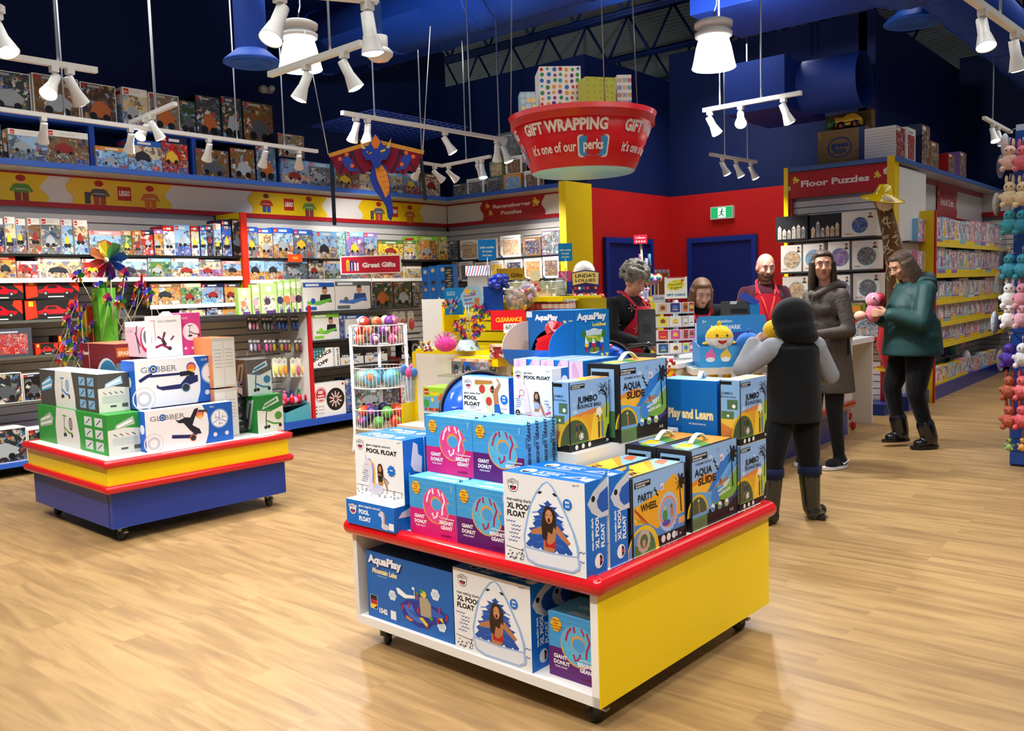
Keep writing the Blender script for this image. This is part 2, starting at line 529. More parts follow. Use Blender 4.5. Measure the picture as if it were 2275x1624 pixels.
# corrugated roof deck with open web joists below it
m = MB()
vs, fs = [], []
yy = -3.0
k = 0
DZ = 5.55
while yy < 20:
 for dy, dz in ((0, 0), (0.05, 0), (0.08, 0.05), (0.13, 0.05)):
  vs += [(-14, yy + dy, DZ + dz), (4.5, yy + dy, DZ + dz)]
 yy += 0.16
n = len(vs) // 2
fs = [(2 * i, 2 * i + 1, 2 * i + 3, 2 * i + 2) for i in range(n - 1)]
m.add(vs, fs, 0x9aa09c, 'deck')
m.obj('ceiling', kind='structure')
def joist(name, a, b, h, nb, col=0x14306f, label=''):
 """open-web roof joist from a to b (top chord), depth h"""
 m = MB()
 a, b = Vector(a), Vector(b)
 d = (b - a) / nb
 for z in (0, -h):
  p, q = a + Z_ * z, b + Z_ * z
  s = Vector((-(b - a).y, (b - a).x, 0)).normalized() * 0.05
  for sg in (-1, 1): m.tube([p + s * sg, q + s * sg], 0.028, col, 'paint', n=4)
 for i in range(nb):
  p = a + d * i
  m.tube([p, p + d * 0.5 - Z_ * h], 0.022, col, 'paint', n=4)
  m.tube([p + d * 0.5 - Z_ * h, p + d], 0.022, col, 'paint', n=4)
 return m.obj(name, None, label, 'roof joist', 'open web steel joists under the roof deck', kind='structure')
for i, y in enumerate((9.7, 11.6, 13.6, 15.6)):
 joist('ceiling_joist', (-11, y, 5.5), (-4.2, y, 5.5), 0.62, 9)
for i, x in enumerate((-5.2, -2.4)):
 joist('ceiling_joist', (x, 9.5, 5.5), (x, 19, 5.5), 0.6, 14)
m = MB(); m.box((-8.8, -3, 4.75), (4, 8.2, 4.85), 0x0a1f56, 'paint'); m.box((-3.6, 8.2, 4.75), (-1.2, 10.6, 4.85), 0x0a1f56, 'paint'); m.obj('ceiling_soffit', kind='structure')
# ---- blue painted ductwork
def duct(name, pts, r, label, n=20, col=0x12398f):
 m = MB(); m.tube(pts, r, col, 'paint', n=n)
 P = [Vector(p) for p in pts]
 L = sum((P[i + 1] - P[i]).length for i in range(len(P) - 1))
 d = (P[1] - P[0]).normalized(); l0 = (P[1] - P[0]).length
 k = 0.5
 while k < l0:
  c = P[0] + d * k
  m.tube([c - d * 0.015, c + d * 0.015], r + 0.012, col, 'paint', n=n); k += 1.2
 return m.obj(name, None, label, 'duct')
duct('air_duct', [(-8.6, 6.55, 4.3), (2.2, 6.55, 4.3)], 0.34, 'wide round blue air duct crossing the room above the hanging lamps')
duct('air_duct', [(-8.6, 7.3, 4.3), (-4.4, 7.3, 4.3)], 0.16, 'slimmer blue air duct running beside the wide crossing duct')
duct('air_duct', [(-2.05, 7.6, 3.98), (-2.05, 15.2, 3.98)], 0.27, 'round blue air duct running lengthwise toward the dolls aisle')
m = MB(); m.lathe([(0.05, -0.36), (0.36, -0.34), (0.4, -0.1), (0.4, 0.1), (0.36, 0.3), (0.05, 0.34)], (-2.15, 7.45, 3.98), 0x12398f, 'paint', n=24, axis=(0, 1, 0))
m.obj('duct_end_cap', None, 'bulging blue duct end elbow above the cash desk', 'duct')
m = MB()
m.box((-3.9, 7.3, 3.85), (-2.35, 8.3, 4.9), 0x102f80, 'paint'); m.obj('duct_box', None, 'square blue duct box behind the gift sign', 'duct')
m = MB(); m.box((-4.6, 9.4, 3.35), (-3.9, 10.6, 3.9), 0x0f2d7a, 'paint'); m.lathe([(0.3, 0), (0.3, 0.7)], (-3.95, 10.0, 3.62), 0x0f2d7a, 'paint', axis=(1, 0, 0))
m.obj('duct_branch', None, 'short blue duct stub below the box duct over the alcove', 'duct')
def diffuser(c, r, neck, label):
 t = thing('ceiling_diffuser', label, 'air vent', c, 'round blue ceiling diffusers')
 m = MB(); x, y, z = c
 m.lathe([(r * 0.55, 0.10), (r * 0.95, 0.02), (r, 0.0), (r * 0.92, -0.01), (r * 0.75, 0.015), (r * 0.72, -0.005), (r * 0.55, 0.02), (r * 0.52, 0.0), (r * 0.35, 0.03), (0.01, 0.03)], c, 0x1a4fae, 'paint', n=28)
 m.obj('cone', t)
 m = MB(); m.lathe([(r * 0.55, 0.05), (r * 0.55, neck)], c, 0x123a92, 'paint', n=24); m.obj('neck', t)
P = at_d(560, 140, 7.3); diffuser(P, 0.235, 4.75 - P.z, 'round blue ceiling diffuser beside the hanging bay lamp over the scooter table')
P = at_d(2030, 50, 8.0); diffuser(P, 0.26, max(0.1, 3.9 - P.z), 'round blue ceiling diffuser under the lengthwise duct')
# ---- yellow corner pillar, alcove doors
Yc0 = at_x(1258, 500, -6.2).y; Yc1 = at_x(1316, 500, -6.2).y; Xc0 = at_y(1243, 500, Yc0).x
m = MB(); m.box((Xc0, Yc0, 0), (-6.2, Yc1, 2.72), 0xf0cf00, 'paint'); m.obj('pillar_yellow', kind='structure')
def doorway(nm, F, w, h, sign=None, ajar=None):
 m = MB()
 fw = 0.07
 for x0, x1, y0, y1 in ((0, fw / w, 0, 1), (1 - fw / w, 1, 0, 1), (fw / w, 1 - fw / w, 1 - fw / h, 1)):
  m.prism(F, [(x0, y0), (x1, y0), (x1, y1), (x0, y1)], 0.05, 0x112f8c, 'paint')
 o = m.obj(nm, kind='structure')
 m = MB(); m.prism(F, [(fw / w, 0), (1 - fw / w, 0), (1 - fw / w, 1 - fw / h), (fw / w, 1 - fw / h)], 0.02, 0x0b2270, 'paint', off=0.002)
 o['_w'] = (0, 0, 0)
 m.obj('door_leaf', o)
 if sign: sign(F, o)
 return o
ya, yb = at_x(1338, 527, XR1).y, at_x(1427, 533, XR1).y
doorway('door_1', Face((XR1 + 0.01, ya, 0), Y_, Z_, X_, yb - ya + 0.2, 2.09), yb - ya + 0.2, 2.09)
xa, xb = at_y(1530, 530, YR2).x, at_y(1684, 521, YR2).x
def d2(F, o):
 m = MB()
 G = Face(at_y(1580, 615, YR2 - 0.03), X_, Z_, -Y_, 0.2, 0.075)
 m.rect(G, 0, 0, 1, 1, 0x0d0d12); m.rect(G, 0, 0, 1, 0.14, 0xb9c0c8); m.rect(G, 0, 0.86, 1, 1, 0xb9c0c8)
 m.text(G, 'EMPLOYEES ONLY', 0.5, 0.36, 0.3, 0xb9c0c8, 0.01, 'c', fit=0.86)
 m.obj('name_plate', o, 'black door plate with pale lettering')
 m = MB()
 G = Face(at_y(1616, 700, YR2 - 0.03), X_, Z_, -Y_, 0.22, 0.6)
 m.rect(G, 0, 0, 1, 1, 0x6f6a52); m.rect(G, 0.3, 0, 0.8, 0.7, 0x8c2320); m.rect(G, 0.02, 0, 0.3, 0.5, 0xa9a49a); m.rect(G, 0.8, 0, 1, 1, 0xb9a800)
 m.obj('door_window', o, 'glazed door panel showing the stock room')
doorway('door_2', Face((xa, YR2 - 0.01, 0), X_, Z_, -Y_, xb - xa, 2.1), xb - xa, 2.1, d2)
# cork board with patterned edge, running-figure exit sign
G = Face(at_x(1436, 700, XR1 + 0.02), Y_, Z_, X_, at_x(1486, 640, XR1).y - at_x(1436, 640, XR1).y, 0.62)
m = MB(); m.prism(G, [(0, 0), (1, 0), (1, 1), (0, 1)], 0.02, 0x8f8aa8); G.o += X_ * 0.021; m.rect(G, 0.08, 0, 0.92, 0.92, 0x8a5a2a)
for i in range(16):
 m.ell(G, 0.05 + 0.9 * i / 15, 0.96, 0.022, (0xd9b45a, 0x5a6fb5, 0xc9c2d8)[i % 3]); m.ell(G, 0.96, i / 16, 0.022, (0xd9b45a, 0x5a6fb5, 0xc9c2d8)[i % 3])
m.obj('cork_board', None, 'brown cork board with patterned paper border on the red wall', 'notice board')
pe = at_y(1580, 486, YR2 - 0.06); pe2 = at_y(1626, 458, YR2 - 0.06)
t = thing('exit_sign', 'green and white running figure exit sign on the red wall', 'exit sign', (pe.x, YR2 - 0.05, pe.z))
m = MB(); w_, h_ = pe2.x - pe.x, pe2.z - pe.z
m.box((pe.x - 0.012, YR2 - 0.06, pe.z - 0.012), (pe2.x + 0.012, YR2, pe2.z + 0.012), 0xd8dcd6, 'plastic'); m.obj('case', t)
m = MB(); G = Face((pe.x, YR2 - 0.06, pe.z), X_, Z_, -Y_, w_, h_)
m.rect(G, 0, 0, 1, 1, 0x12a05a, 'sign_lit'); m.rect(G, 0.33, 0.04, 0.7, 0.96, 0xd6f5ea, 'sign_lit')
GR = 0x0a7a4a
m.ell(G, 0.53, 0.8, 0.08, GR); m.line(G, [(0.52, 0.7), (0.49, 0.42)], 0.14, GR); m.line(G, [(0.49, 0.44), (0.57, 0.28), (0.6, 0.1)], 0.09, GR)
m.line(G, [(0.49, 0.44), (0.44, 0.26), (0.36, 0.2)], 0.09, GR); m.line(G, [(0.52, 0.66), (0.6, 0.56), (0.65, 0.62)], 0.06, GR); m.line(G, [(0.51, 0.64), (0.43, 0.6), (0.4, 0.46)], 0.06, GR)
m.obj('legend', t)
# ================================================================ WALL BAYS
def slat_panel(m, F, col, pitch=0.076, gap=0.012, groove=0x8e8f98):
 """grooved panel: face must be the panel's front plane"""
 m.add([F.p(0, 0, -0.02), F.p(1, 0, -0.02), F.p(1, 1, -0.02), F.p(0, 1, -0.02)], [(0, 1, 2, 3)], groove, 'laminate')
 n = int(F.h / pitch)
 for i in range(n):
  a, b = i * pitch / F.h, (i * pitch + pitch - gap) / F.h
  vs = [F.p(0, a, -0.02), F.p(1, a, -0.02), F.p(1, b, -0.02), F.p(0, b, -0.02), F.p(0, a, 0), F.p(1, a, 0), F.p(1, b, 0), F.p(0, b, 0)]
  m.add(vs, [(4, 5, 6, 7), (0, 1, 5, 4), (3, 7, 6, 2), (0, 4, 7, 3), (1, 2, 6, 5)], col, 'laminate')
def figure(m, F, x, y, s, hat, body, leg, tool=None):
 """small flat toy worker printed on the sign: hat, head, jacket, legs"""
 k = s * F.h / F.w
 m.rect(F, x - 0.26 * k, y, x - 0.02 * k, y + 0.34 * s, leg); m.rect(F, x + 0.02 * k, y, x + 0.26 * k, y + 0.34 * s, leg)
 m.poly(F, [(x - 0.3 * k, y + 0.32 * s), (x + 0.3 * k, y + 0.32 * s), (x + 0.22 * k, y + 0.66 * s), (x - 0.22 * k, y + 0.66 * s)], body)
 m.line(F, [(x - 0.24 * k, y + 0.62 * s), (x - 0.4 * k, y + 0.36 * s)], 0.1 * s, body); m.line(F, [(x + 0.24 * k, y + 0.62 * s), (x + 0.4 * k, y + 0.36 * s)], 0.1 * s, body)
 m.rect(F, x - 0.15 * k, y + 0.66 * s, x + 0.15 * k, y + 0.88 * s, 0xe8b85a)
 m.ell(F, x, y + 0.88 * s, 0.19 * s, hat, ry=0.13 * s)
 if tool: m.rect(F, x - 0.62 * k, y + 0.02 * s, x - 0.38 * k, y + 0.5 * s, tool)
 m.line(F, [(x - 0.22 * k, y + 0.45 * s), (x + 0.22 * k, y + 0.45 * s)], 0.03 * s, 0xd8d4c0)
def wavy(x0, x1, amp, n=14):
 L = [(x0 + amp * sin(2 * pi * 1.2 * i / n), i / n) for i in range(n + 1)]
 R = [(x1 + amp * sin(2 * pi * 1.2 * i / n + 0.6), i / n) for i in range(n, -1, -1)]
 return R + L
hz = [at_x(0, y, XS).z for y in (455, 443, 381.7, 368)]       # sign band heights on the left wall
YU = at_x(541, 500, -8.08).y                                  # the red upright
y00 = -1.0
# sign band (left wall)
t = thing('sign_band', 'white sign band with yellow wavy panels above the brick set shelves', 'sign', (XS, 4.0, hz[0]))
m = MB()
m.box((XL, y00, hz[0]), (XS, YB, hz[1]), 0xa81420, 'laminate'); m.box((XL, y00, hz[1]), (XS - 0.006, YB, hz[2]), 0xdcd6d2, 'laminate'); m.box((XL, y00, hz[2]), (XS + 0.004, YB, hz[3] + 0.03), 0xa01018, 'laminate')
m.obj('board', t)
bz, bh = hz[1], hz[2] - hz[1]
def ypx(px, py=440): return at_x(px, py, XS).y
for a, b, kind in ((-210, 100, 'a'), (155, 375, 'b'), (555, 720, 'c'), (800, 935, 'b')):
 ya, yb = ypx(a, 420), ypx(b, 450)
 F = Face((XS - 0.004, ya, bz), Y_, Z_, X_, yb - ya, bh)
 m = MB(); m.prism(F, wavy(0.0, 1.0, 0.035), 0.006, 0xe8bf10, 'laminate')
 F.o = F.o + X_ * 0.006
 if kind == 'b': figure(m, F, 0.28, 0, 0.95, 0xa82018, 0x5a5560, 0xa8483a, 0x4a4a50); figure(m, F, 0.8, -0.06, 0.95, 0xb82018, 0xd06a28, 0xd06a28); lx = 0.53
 elif kind == 'c': figure(m, F, 0.2, 0.08, 0.85, 0x6a4426, 0xb8281e, 0x2a56a8); figure(m, F, 0.78, 0, 0.95, 0xa82c22, 0x5f8a3c, 0x8a3a36); lx = 0.5
 else: figure(m, F, 0.82, 0, 0.95, 0xa82c22, 0x5f8a3c, 0x8a3a36); lx = 0.4
 k = 0.56 * F.h / F.w
 m.rect(F, lx - k / 2, 0.22, lx + k / 2, 0.78, 0xb8241c); m.text(F, 'LEGO', lx, 0.42, 0.27, 0xf2efe6, 0.05, 'c', fit=k * 0.82, shear=0.15)
 m.obj('sign_panel', t, 'yellow wavy panel with red square logo and toy workers')
# ledge above the band
lz = at_x(0, 349.7, -8.2).z
m = MB(); m.box((XL, y00, lz - 0.05), (-8.2, YB + 0.1, lz), 0x3a62b8, 'laminate'); m.box((XL, y00, lz - 0.055), (-8.22, YB + 0.1, lz - 0.05), 0xb9bcc4, 'laminate')
m.obj('ledge_shelf', None, 'long blue ledge carrying large boxes above the brick set signs', 'shelf')
uz = at_x(0, 245, -8.35).z
yend = at_x(618, 300, -8.35).y
t = thing('upper_shelf', 'blue upper shelf rack standing on the ledge, three open bays', 'shelf', (XL, 3.5, lz))
m = MB(); m.box((XL, y00, uz - 0.04), (-8.35, yend, uz), 0x1d3f92, 'laminate'); m.obj('shelf_board', t)
for px_ in (205, 430, 620):
 y = at_x(px_, 330, -8.35).y
 m = MB(); m.box((XL, y - 0.025, lz), (-8.34, y + 0.025, uz - 0.04), 0x1d3f92, 'laminate'); m.obj('divider', t)
# slatted bays
def bay(label, ya, yb, upright=True):
 t = thing('shelf_bay', label, 'shelving', (XS, (ya + yb) / 2, 0))
 m = MB(); slat_panel(m, Face((XS, ya, 0.1), Y_, Z_, X_, yb - ya, hz[0] - 0.1), 0xdedad6); m.obj('slat_panel', t)
 m = MB(); m.box((XS, ya, 0.0), (-8.2, yb, 0.09), 0x141414, 'paint'); m.box((XS, ya, 0.09), (-7.95, yb, 0.13), 0x2c58b4, 'laminate'); m.obj('base_shelf', t)
 return t
b1 = bay('left slatted wall bay holding white brick set boxes and red model cars', y00, YU - 0.03)
b2 = bay('slatted wall bay past the red upright, holding blue brick set boxes', YU + 0.03, YB)
m = MB(); m.box((XS, YU - 0.03, 0), (-8.1, YU + 0.03, hz[0]), 0xd9b800, 'laminate'); m.box((-8.1, YU - 0.035, 0), (-8.07, YU + 0.035, hz[0]), 0xd8331e, 'laminate')
m.obj('bay_upright', None, 'yellow upright panel with red front edge between the brick set bays', 'panel')
def shelf(t, xf, ya, yb, z, col, lip=None, xb=XS):
 m = MB(); m.box((xb, ya, z - 0.022), (xf, yb, z), col, 'laminate')
 if lip: m.box((xf, ya, z - 0.035), (xf + 0.012, yb, z + 0.004), lip, 'plastic')
 yy = ya + 0.3
 while yy < yb:
  m.box((xb, yy, z - 0.07), (xf - 0.12, yy + 0.012, z - 0.022), 0x222222, 'metal'); yy += 0.9
 return m.obj('shelf', t)
ROWZ = {}
for key, px_, py_ in (('a1', 0, 563), ('a2', 60, 619), ('a3', 430, 676), ('a4', 480, 714), ('a5', 480, 752), ('r1', 30, 666), ('r2', 30, 713), ('r3', 60, 791), ('r4', 60, 892), ('b1', 700, 574), ('b2', 700, 621)):
 ROWZ[key] = at_x(px_, py_, -8.1).z
shelf(b1, -8.1, y00, YU - 0.04, ROWZ['a1'], 0x191919); shelf(b1, -8.1, y00, YU - 0.04, ROWZ['a2'], 0x26262a, 0xe8e8e4)
ysp = at_x(330, 640, -8.1).y
for k in ('a3', 'a4', 'a5'): shelf(b1, -8.1, ysp, YU - 0.04, ROWZ[k], 0x26262a, 0xe8e8e4)
for k in ('r2', 'r3', 'r4'): shelf(b1, -8.1, y00, ysp - 0.05, ROWZ[k], 0x55554f)
shelf(b2, -8.1, YU + 0.04, YB, ROWZ['b1'], 0x191919); shelf(b2, -8.1, YU + 0.04, YB, ROWZ['b2'], 0x26262a, 0xe8e8e4)
# ---- back bay (jigsaw puzzles) between the corner and the yellow pillar
t = thing('sign_band', 'white sign band with the red jigsaw sign over the back bay', 'sign', (-7.4, YB, hz[0]))
m = MB()
x1_ = Xc0 + 0.02
m.box((XS, YB, hz[0]), (x1_, 9.1, hz[1]), 0xa81420, 'laminate'); m.box((XS, YB + 0.006, hz[1]), (x1_, 9.1, hz[2]), 0xdcd6d2, 'laminate'); m.box((XS, YB - 0.004, hz[2]), (x1_, 9.1, hz[3] + 0.03), 0xa01018, 'laminate')
m.obj('board', t)
xa, xb = at_y(1071, 470, YB).x, at_y(1207, 460, YB).x
F = Face((xa, YB + 0.004, hz[1]), X_, Z_, -Y_, xb - xa, bh + 0.02)
m = MB(); m.prism(F, wavy(0, 1, 0.03), 0.006, 0xa8141e, 'laminate'); F.o = F.o - Y_ * 0.006
m.text(F, 'Ravensburger', 0.5, 0.54, 0.25, 0xe8ddd8, 0.035, 'c', fit=0.62); m.text(F, 'Puzzles', 0.49, 0.2, 0.25, 0xe8ddd8, 0.035, 'c', fit=0.34)
def jig(m, F, x, y, s, rot=0):
 k = F.h / F.w
 c_, s_ = cos(radians(rot)), sin(radians(rot))
 def T(a, b): return (x + (a * c_ - b * s_) * s * k, y + (a * s_ + b * c_) * s)
 m.poly(F, [T(-.5, -.5), T(.5, -.5), T(.5, .5), T(-.5, .5)], 0xe8d24a)
 for a, b in ((0, .68), (.68, 0)): m.poly(F, [T(a + .22 * cos(i * pi / 5), b + .22 * sin(i * pi / 5)) for i in range(10)], 0xe8d24a)
 for a, b in ((-.36, 0), (0, -.36)): m.poly(F, [T(a + .17 * cos(i * pi / 5), b + .17 * sin(i * pi / 5)) for i in range(10)], 0xa8141e)
jig(m, F, 0.09, 0.68, 0.2, 5); jig(m, F, 0.14, 0.32, 0.2, -15); jig(m, F, 0.88, 0.6, 0.3, 8)
m.obj('sign_panel', t, 'red wavy panel with yellow jigsaw pieces')
m = MB(); m.box((-8.2, YB - 0.36, lz - 0.05), (x1_, 9.1, lz), 0x2c50a0, 'laminate'); m.box((-8.2, YB - 0.34, lz - 0.055), (x1_, 9.1, lz - 0.05), 0xb9bcc4, 'laminate')
m.obj('ledge_shelf', None, 'short blue ledge carrying puzzle boxes left of the yellow pillar', 'shelf')
t = thing('shelf_bay', 'slatted back bay with white framed jigsaw boxes beside the yellow pillar', 'shelving', (-7.4, YB, 0))
m = MB(); slat_panel(m, Face((XS, YB, 0.1), X_, Z_, -Y_, x1_ - XS, hz[0] - 0.1), 0xd6d2ce); m.obj('slat_panel', t)
YF = YB - 0.3
ZB1, ZB2 = at_y(1120, 572, YF).z, at_y(1120, 622, YF).z
for z in (ZB1, ZB2, 1.3, 0.95):
 m = MB(); m.box((-8.1, YF, z - 0.022), (x1_, YB, z), 0x191919, 'laminate'); m.obj('shelf', t)
# ---- right hand block: floor puzzle end cap and the aisle behind it
YE = 10.0
ex0, ex1 = at_y(1744, 400, YE).x, at_y(1990, 400, YE).x
tz = at_y(1973, 355, YE).z; sb = at_y(1749, 443, YE).z
t = thing('display_end_cap', 'floor puzzle end cap with red sign and yellow posts', 'shelving', ((ex0 + ex1) / 2, YE, 0))
m = MB(); slat_panel(m, Face((ex0 + 0.06, YE + 0.03, 0.1), X_, Z_, -Y_, ex1 - ex0 - 0.12, sb - 0.1), 0xe8e6e2); m.obj('slat_panel', t)
for a, b in ((ex0, ex0 + 0.05), (at_y(1973, 400, YE).x, ex1)):
 m = MB(); m.box((a, YE - 0.036, 0), (b, YE + 0.1, tz + 0.036), 0xf0c800, 'laminate'); m.obj('post', t)
m = MB(); F = Face((ex0 + 0.03, YE - 0.02, sb), X_, Z_, -Y_, at_y(1973, 400, YE).x - ex0 - 0.03, tz - sb)
m.box((ex0 + 0.03, YE - 0.02, sb), (at_y(1973, 400, YE).x, YE + 0.05, tz), 0xb0161e, 'laminate')
for sx, sg in ((0, 1), (1, -1)):
 m.poly(F, [(sx, 0.25 if sg > 0 else 0.5), (sx + sg * 0.035, 0.3 if sg > 0 else 0.55), (sx + sg * 0.04, 0.42 if sg > 0 else 0.68), (sx, 0.5 if sg > 0 else 0.78)], 0xf0eeea)
m.rect(F, 0, 0.84, 1, 0.86, 0x86101a)
m.text(F, 'Floor Puzzles', 0.49, 0.38, 0.3, 0xeee6e2, 0.035, 'c', fit=0.68); jig(m, F, 0.09, 0.62, 0.17, 8); jig(m, F, 0.9, 0.52, 0.17, -10)
m.obj('sign_panel', t)
m = MB(); m.box((ex0 + 0.03, YE - 0.012, 0), (ex0 + 0.09, YE + 0.04, sb), 0xb0161e, 'laminate'); m.box((at_y(1958, 600, YE).x, YE - 0.012, 0), (at_y(1966, 600, YE).x, YE + 0.04, sb), 0xb0161e, 'laminate'); m.obj('edge_trim', t)
m = MB(); m.box((ex0, YE + 0.12, 0), (ex1, YR2, 2.66), 0xe2e0dc, 'laminate'); m.obj('core', t)
m = MB(); m.box((ex0, YE - 0.35, 0), (ex1, YE + 0.1, 0.12), 0x12348c, 'laminate'); m.obj('base', t)
EZ = [at_y(1840, 529, YE - 0.3).z, at_y(1840, 601, YE - 0.3).z, at_y(1880, 668, YE - 0.3).z, at_y(1880, 757, YE - 0.3).z]
for z in EZ:
 m = MB(); m.box((ex0 + 0.05, YE - 0.3, z - 0.02), (ex1 - 0.12, YE + 0.03, z), 0x3a3f40, 'plastic'); m.obj('shelf', t)
# ledge on top of the block
lz2 = tz + 0.03
m = MB(); m.add([(ex0, YE - 0.03, lz2), (ex1 + 0.02, YE - 0.03, lz2), (ex1 + 0.02, 15.5, lz2), (-3.62, 15.5, lz2), (-3.62, YR2, lz2), (ex0, YR2, lz2)], [(0, 1, 2, 3, 4, 5)], 0x3f62ae, 'laminate')
vs = [(ex0, YE - 0.03), (ex1 + 0.02, YE - 0.03), (ex1 + 0.02, 15.5), (-3.62, 15.5), (-3.62, YR2), (ex0, YR2)]
m.prism_z(vs, lz2 - 0.05, lz2 - 0.001, 0x4a68a8, 'laminate'); m.prism_z([(p[0] if p[0] < -3 else p[0] - 0.012, p[1] + 0.01) for p in vs], lz2 - 0.056, lz2 - 0.05, 0xb9b9bb, 'laminate')
m.obj('ledge_shelf', None, 'blue ledge wrapping over the floor puzzle block and the dolls aisle', 'shelf')
XA = -3.15                                  # slatted plane of the aisle side
az = [at_x(2085, y, XA).z for y in (487, 478, 415, 405)]
t = thing('shelf_bay', 'slatted aisle bay past the toy giraffe with yellow shelf labels', 'shelving', (XA, 12.5, 0))
m = MB(); slat_panel(m, Face((XA, YE + 0.1, 0.1), Y_, Z_, X_, 15.5 - YE - 0.1, az[0] - 0.1), 0xe2ded8); m.obj('slat_panel', t)
m = MB(); m.box((-3.6, YE + 0.1, az[0]), (XA + 0.01, 15.5, az[1]), 0xa81420, 'laminate'); m.box((-3.6, YE + 0.1, az[1]), (XA, 15.5, az[2]), 0xd9d4d0, 'laminate'); m.box((-3.6, YE + 0.1, az[2]), (XA + 0.014, 15.5, lz2 - 0.06), 0xa01018, 'laminate')
m.obj('sign_board', t)
ya, yb = at_x(2079, 450, XA).y, at_x(2124, 450, XA).y
F = Face((XA + 0.012, ya, az[0]), Y_, Z_, X_, yb - ya, az[3] - az[0])
m = MB(); m.prism(F, [(0, 0), (0.9, 0), (1, .25), (0.93, .5), (1, .75), (0.95, 1), (0, 1)], 0.006, 0xa8141e, 'laminate'); F.o = F.o + X_ * 0.006
m.text(F, 'Arts & Crafts', 0.48, 0.4, 0.26, 0xe8ddd8, 0.03, 'c', fit=0.66); m.ell(F, 0.07, 0.7, 0.07, 0xe0b030); m.ell(F, 0.9, 0.68, 0.07, 0xe0b030); m.ell(F, 0.9, 0.4, 0.05, 0xe0b030)
m.obj('sign_panel', t)
yp = at_x(2078, 560, -2.75).y
m = MB(); m.box((XA, yp - 0.02, 0), (-2.76, yp + 0.02, az[0]), 0xd8b600, 'laminate'); m.box((-2.76, yp - 0.022, 0), (-2.74, yp + 0.022, az[0]), 0xb0161e, 'laminate'); m.obj('divider_panel', t, 'yellow divider panel with red edge')
m = MB(); m.box((XA, YE + 0.1, 0), (-2.8, 15.5, 0.16), 0x12308a, 'laminate'); m.obj('base', t)
AZ = [at_x(2140, y, -2.8).z for y in (543, 607, 662, 708, 752, 800)]
for z in AZ[:-1]:
 m = MB(); m.box((XA, yp + 0.03, z - 0.02), (-2.8, 15.4, z), 0x26262a, 'laminate'); m.box((-2.8, yp + 0.05, z - 0.05), (-2.785, 15.4, z + 0.005), 0xf0d000, 'plastic'); m.obj('shelf', t)
for z in (AZ[0], AZ[1], AZ[2], AZ[4]):
 m = MB(); m.box((XA, YE + 0.25, z - 0.02), (-2.85, yp - 0.05, z), 0x26262a, 'laminate'); m.obj('shelf', t)
# far cross bay at the end of that aisle
t = thing('shelf_bay', 'far cross bay closing the dolls aisle behind the blue peg panel', 'shelving', (-1.5, 15.2, 0))
m = MB(); slat_panel(m, Face((XA, 15.15, 0.1), X_, Z_, -Y_, 4.0, 2.25), 0xd6d2cc); m.box((XA, 15.1, 2.35), (1, 15.3, 2.42), 0xa81420, 'laminate'); m.box((XA, 15.12, 2.42), (1, 15.3, 2.7), 0xd2ccc6, 'laminate'); m.obj('slat_panel', t)
for z in (0.25, 0.6, 0.95, 1.3, 1.68):
 m = MB(); m.box((-2.7, 14.8, z - 0.02), (1, 15.15, z), 0xd8d6d0, 'laminate'); m.obj('shelf', t)
# ---- low rolling gondola standing before the brick set wall
GX, GB = -7.5, -8.02
gy0, gy1 = 4.2, at_x(936, 800, GX).y
gyr = at_x(693, 800, GX).y
t = thing('gondola', 'low rolling gondola with blue base before the brick set wall, split by a red upright', 'shelving', (-7.8, 5.9, 0))
m = MB(); slat_panel(m, Face((GB, gy0, 0.17), Y_, Z_, X_, gy1 - gy0, 1.12), 0xb9b7b2); m.box((GB - 0.04, gy0, 0.12), (GB - 0.022, gy1, 1.3), 0x8a8a88, 'laminate'); m.obj('slat_panel', t)
m = MB(); m.box((GB - 0.04, gy0, 0.1), (GX, gy1, 0.15), 0x26262a, 'laminate'); m.box((GX - 0.005, gy0, 0.1), (GX + 0.012, gy1, 0.172), 0x1f4cae, 'laminate'); m.box((GB, gy0, 0.15), (GX - 0.005, gy1, 0.168), 0x26262a, 'laminate'); m.obj('base', t)
GZ = [at_x(760, y, GX).z for y in (689, 752, 812)]
m = MB(); m.box((GB, gyr - 0.015, 0.17), (GX - 0.03, gyr + 0.015, GZ[0] + 0.06), 0xd8d4ce, 'laminate'); m.box((GX - 0.03, gyr - 0.018, 0.17), (GX, gyr + 0.018, GZ[0] + 0.065), 0xc01820, 'laminate'); m.obj('upright', t, 'red edged upright')
for z in GZ:
 m = MB(); m.box((GB, gyr + 0.02, z - 0.018), (GX, gy1, z), 0x3a3c3c, 'laminate'); m.obj('shelf', t)
m = MB(); m.box((GB, gy0, GZ[0] - 0.02), (GX, gyr - 0.02, GZ[0]), 0x2c2c2c, 'laminate'); m.obj('shelf', t)
for y in (5.42, 7.3): caster(t, (GX - 0.09, y, 0), 80)
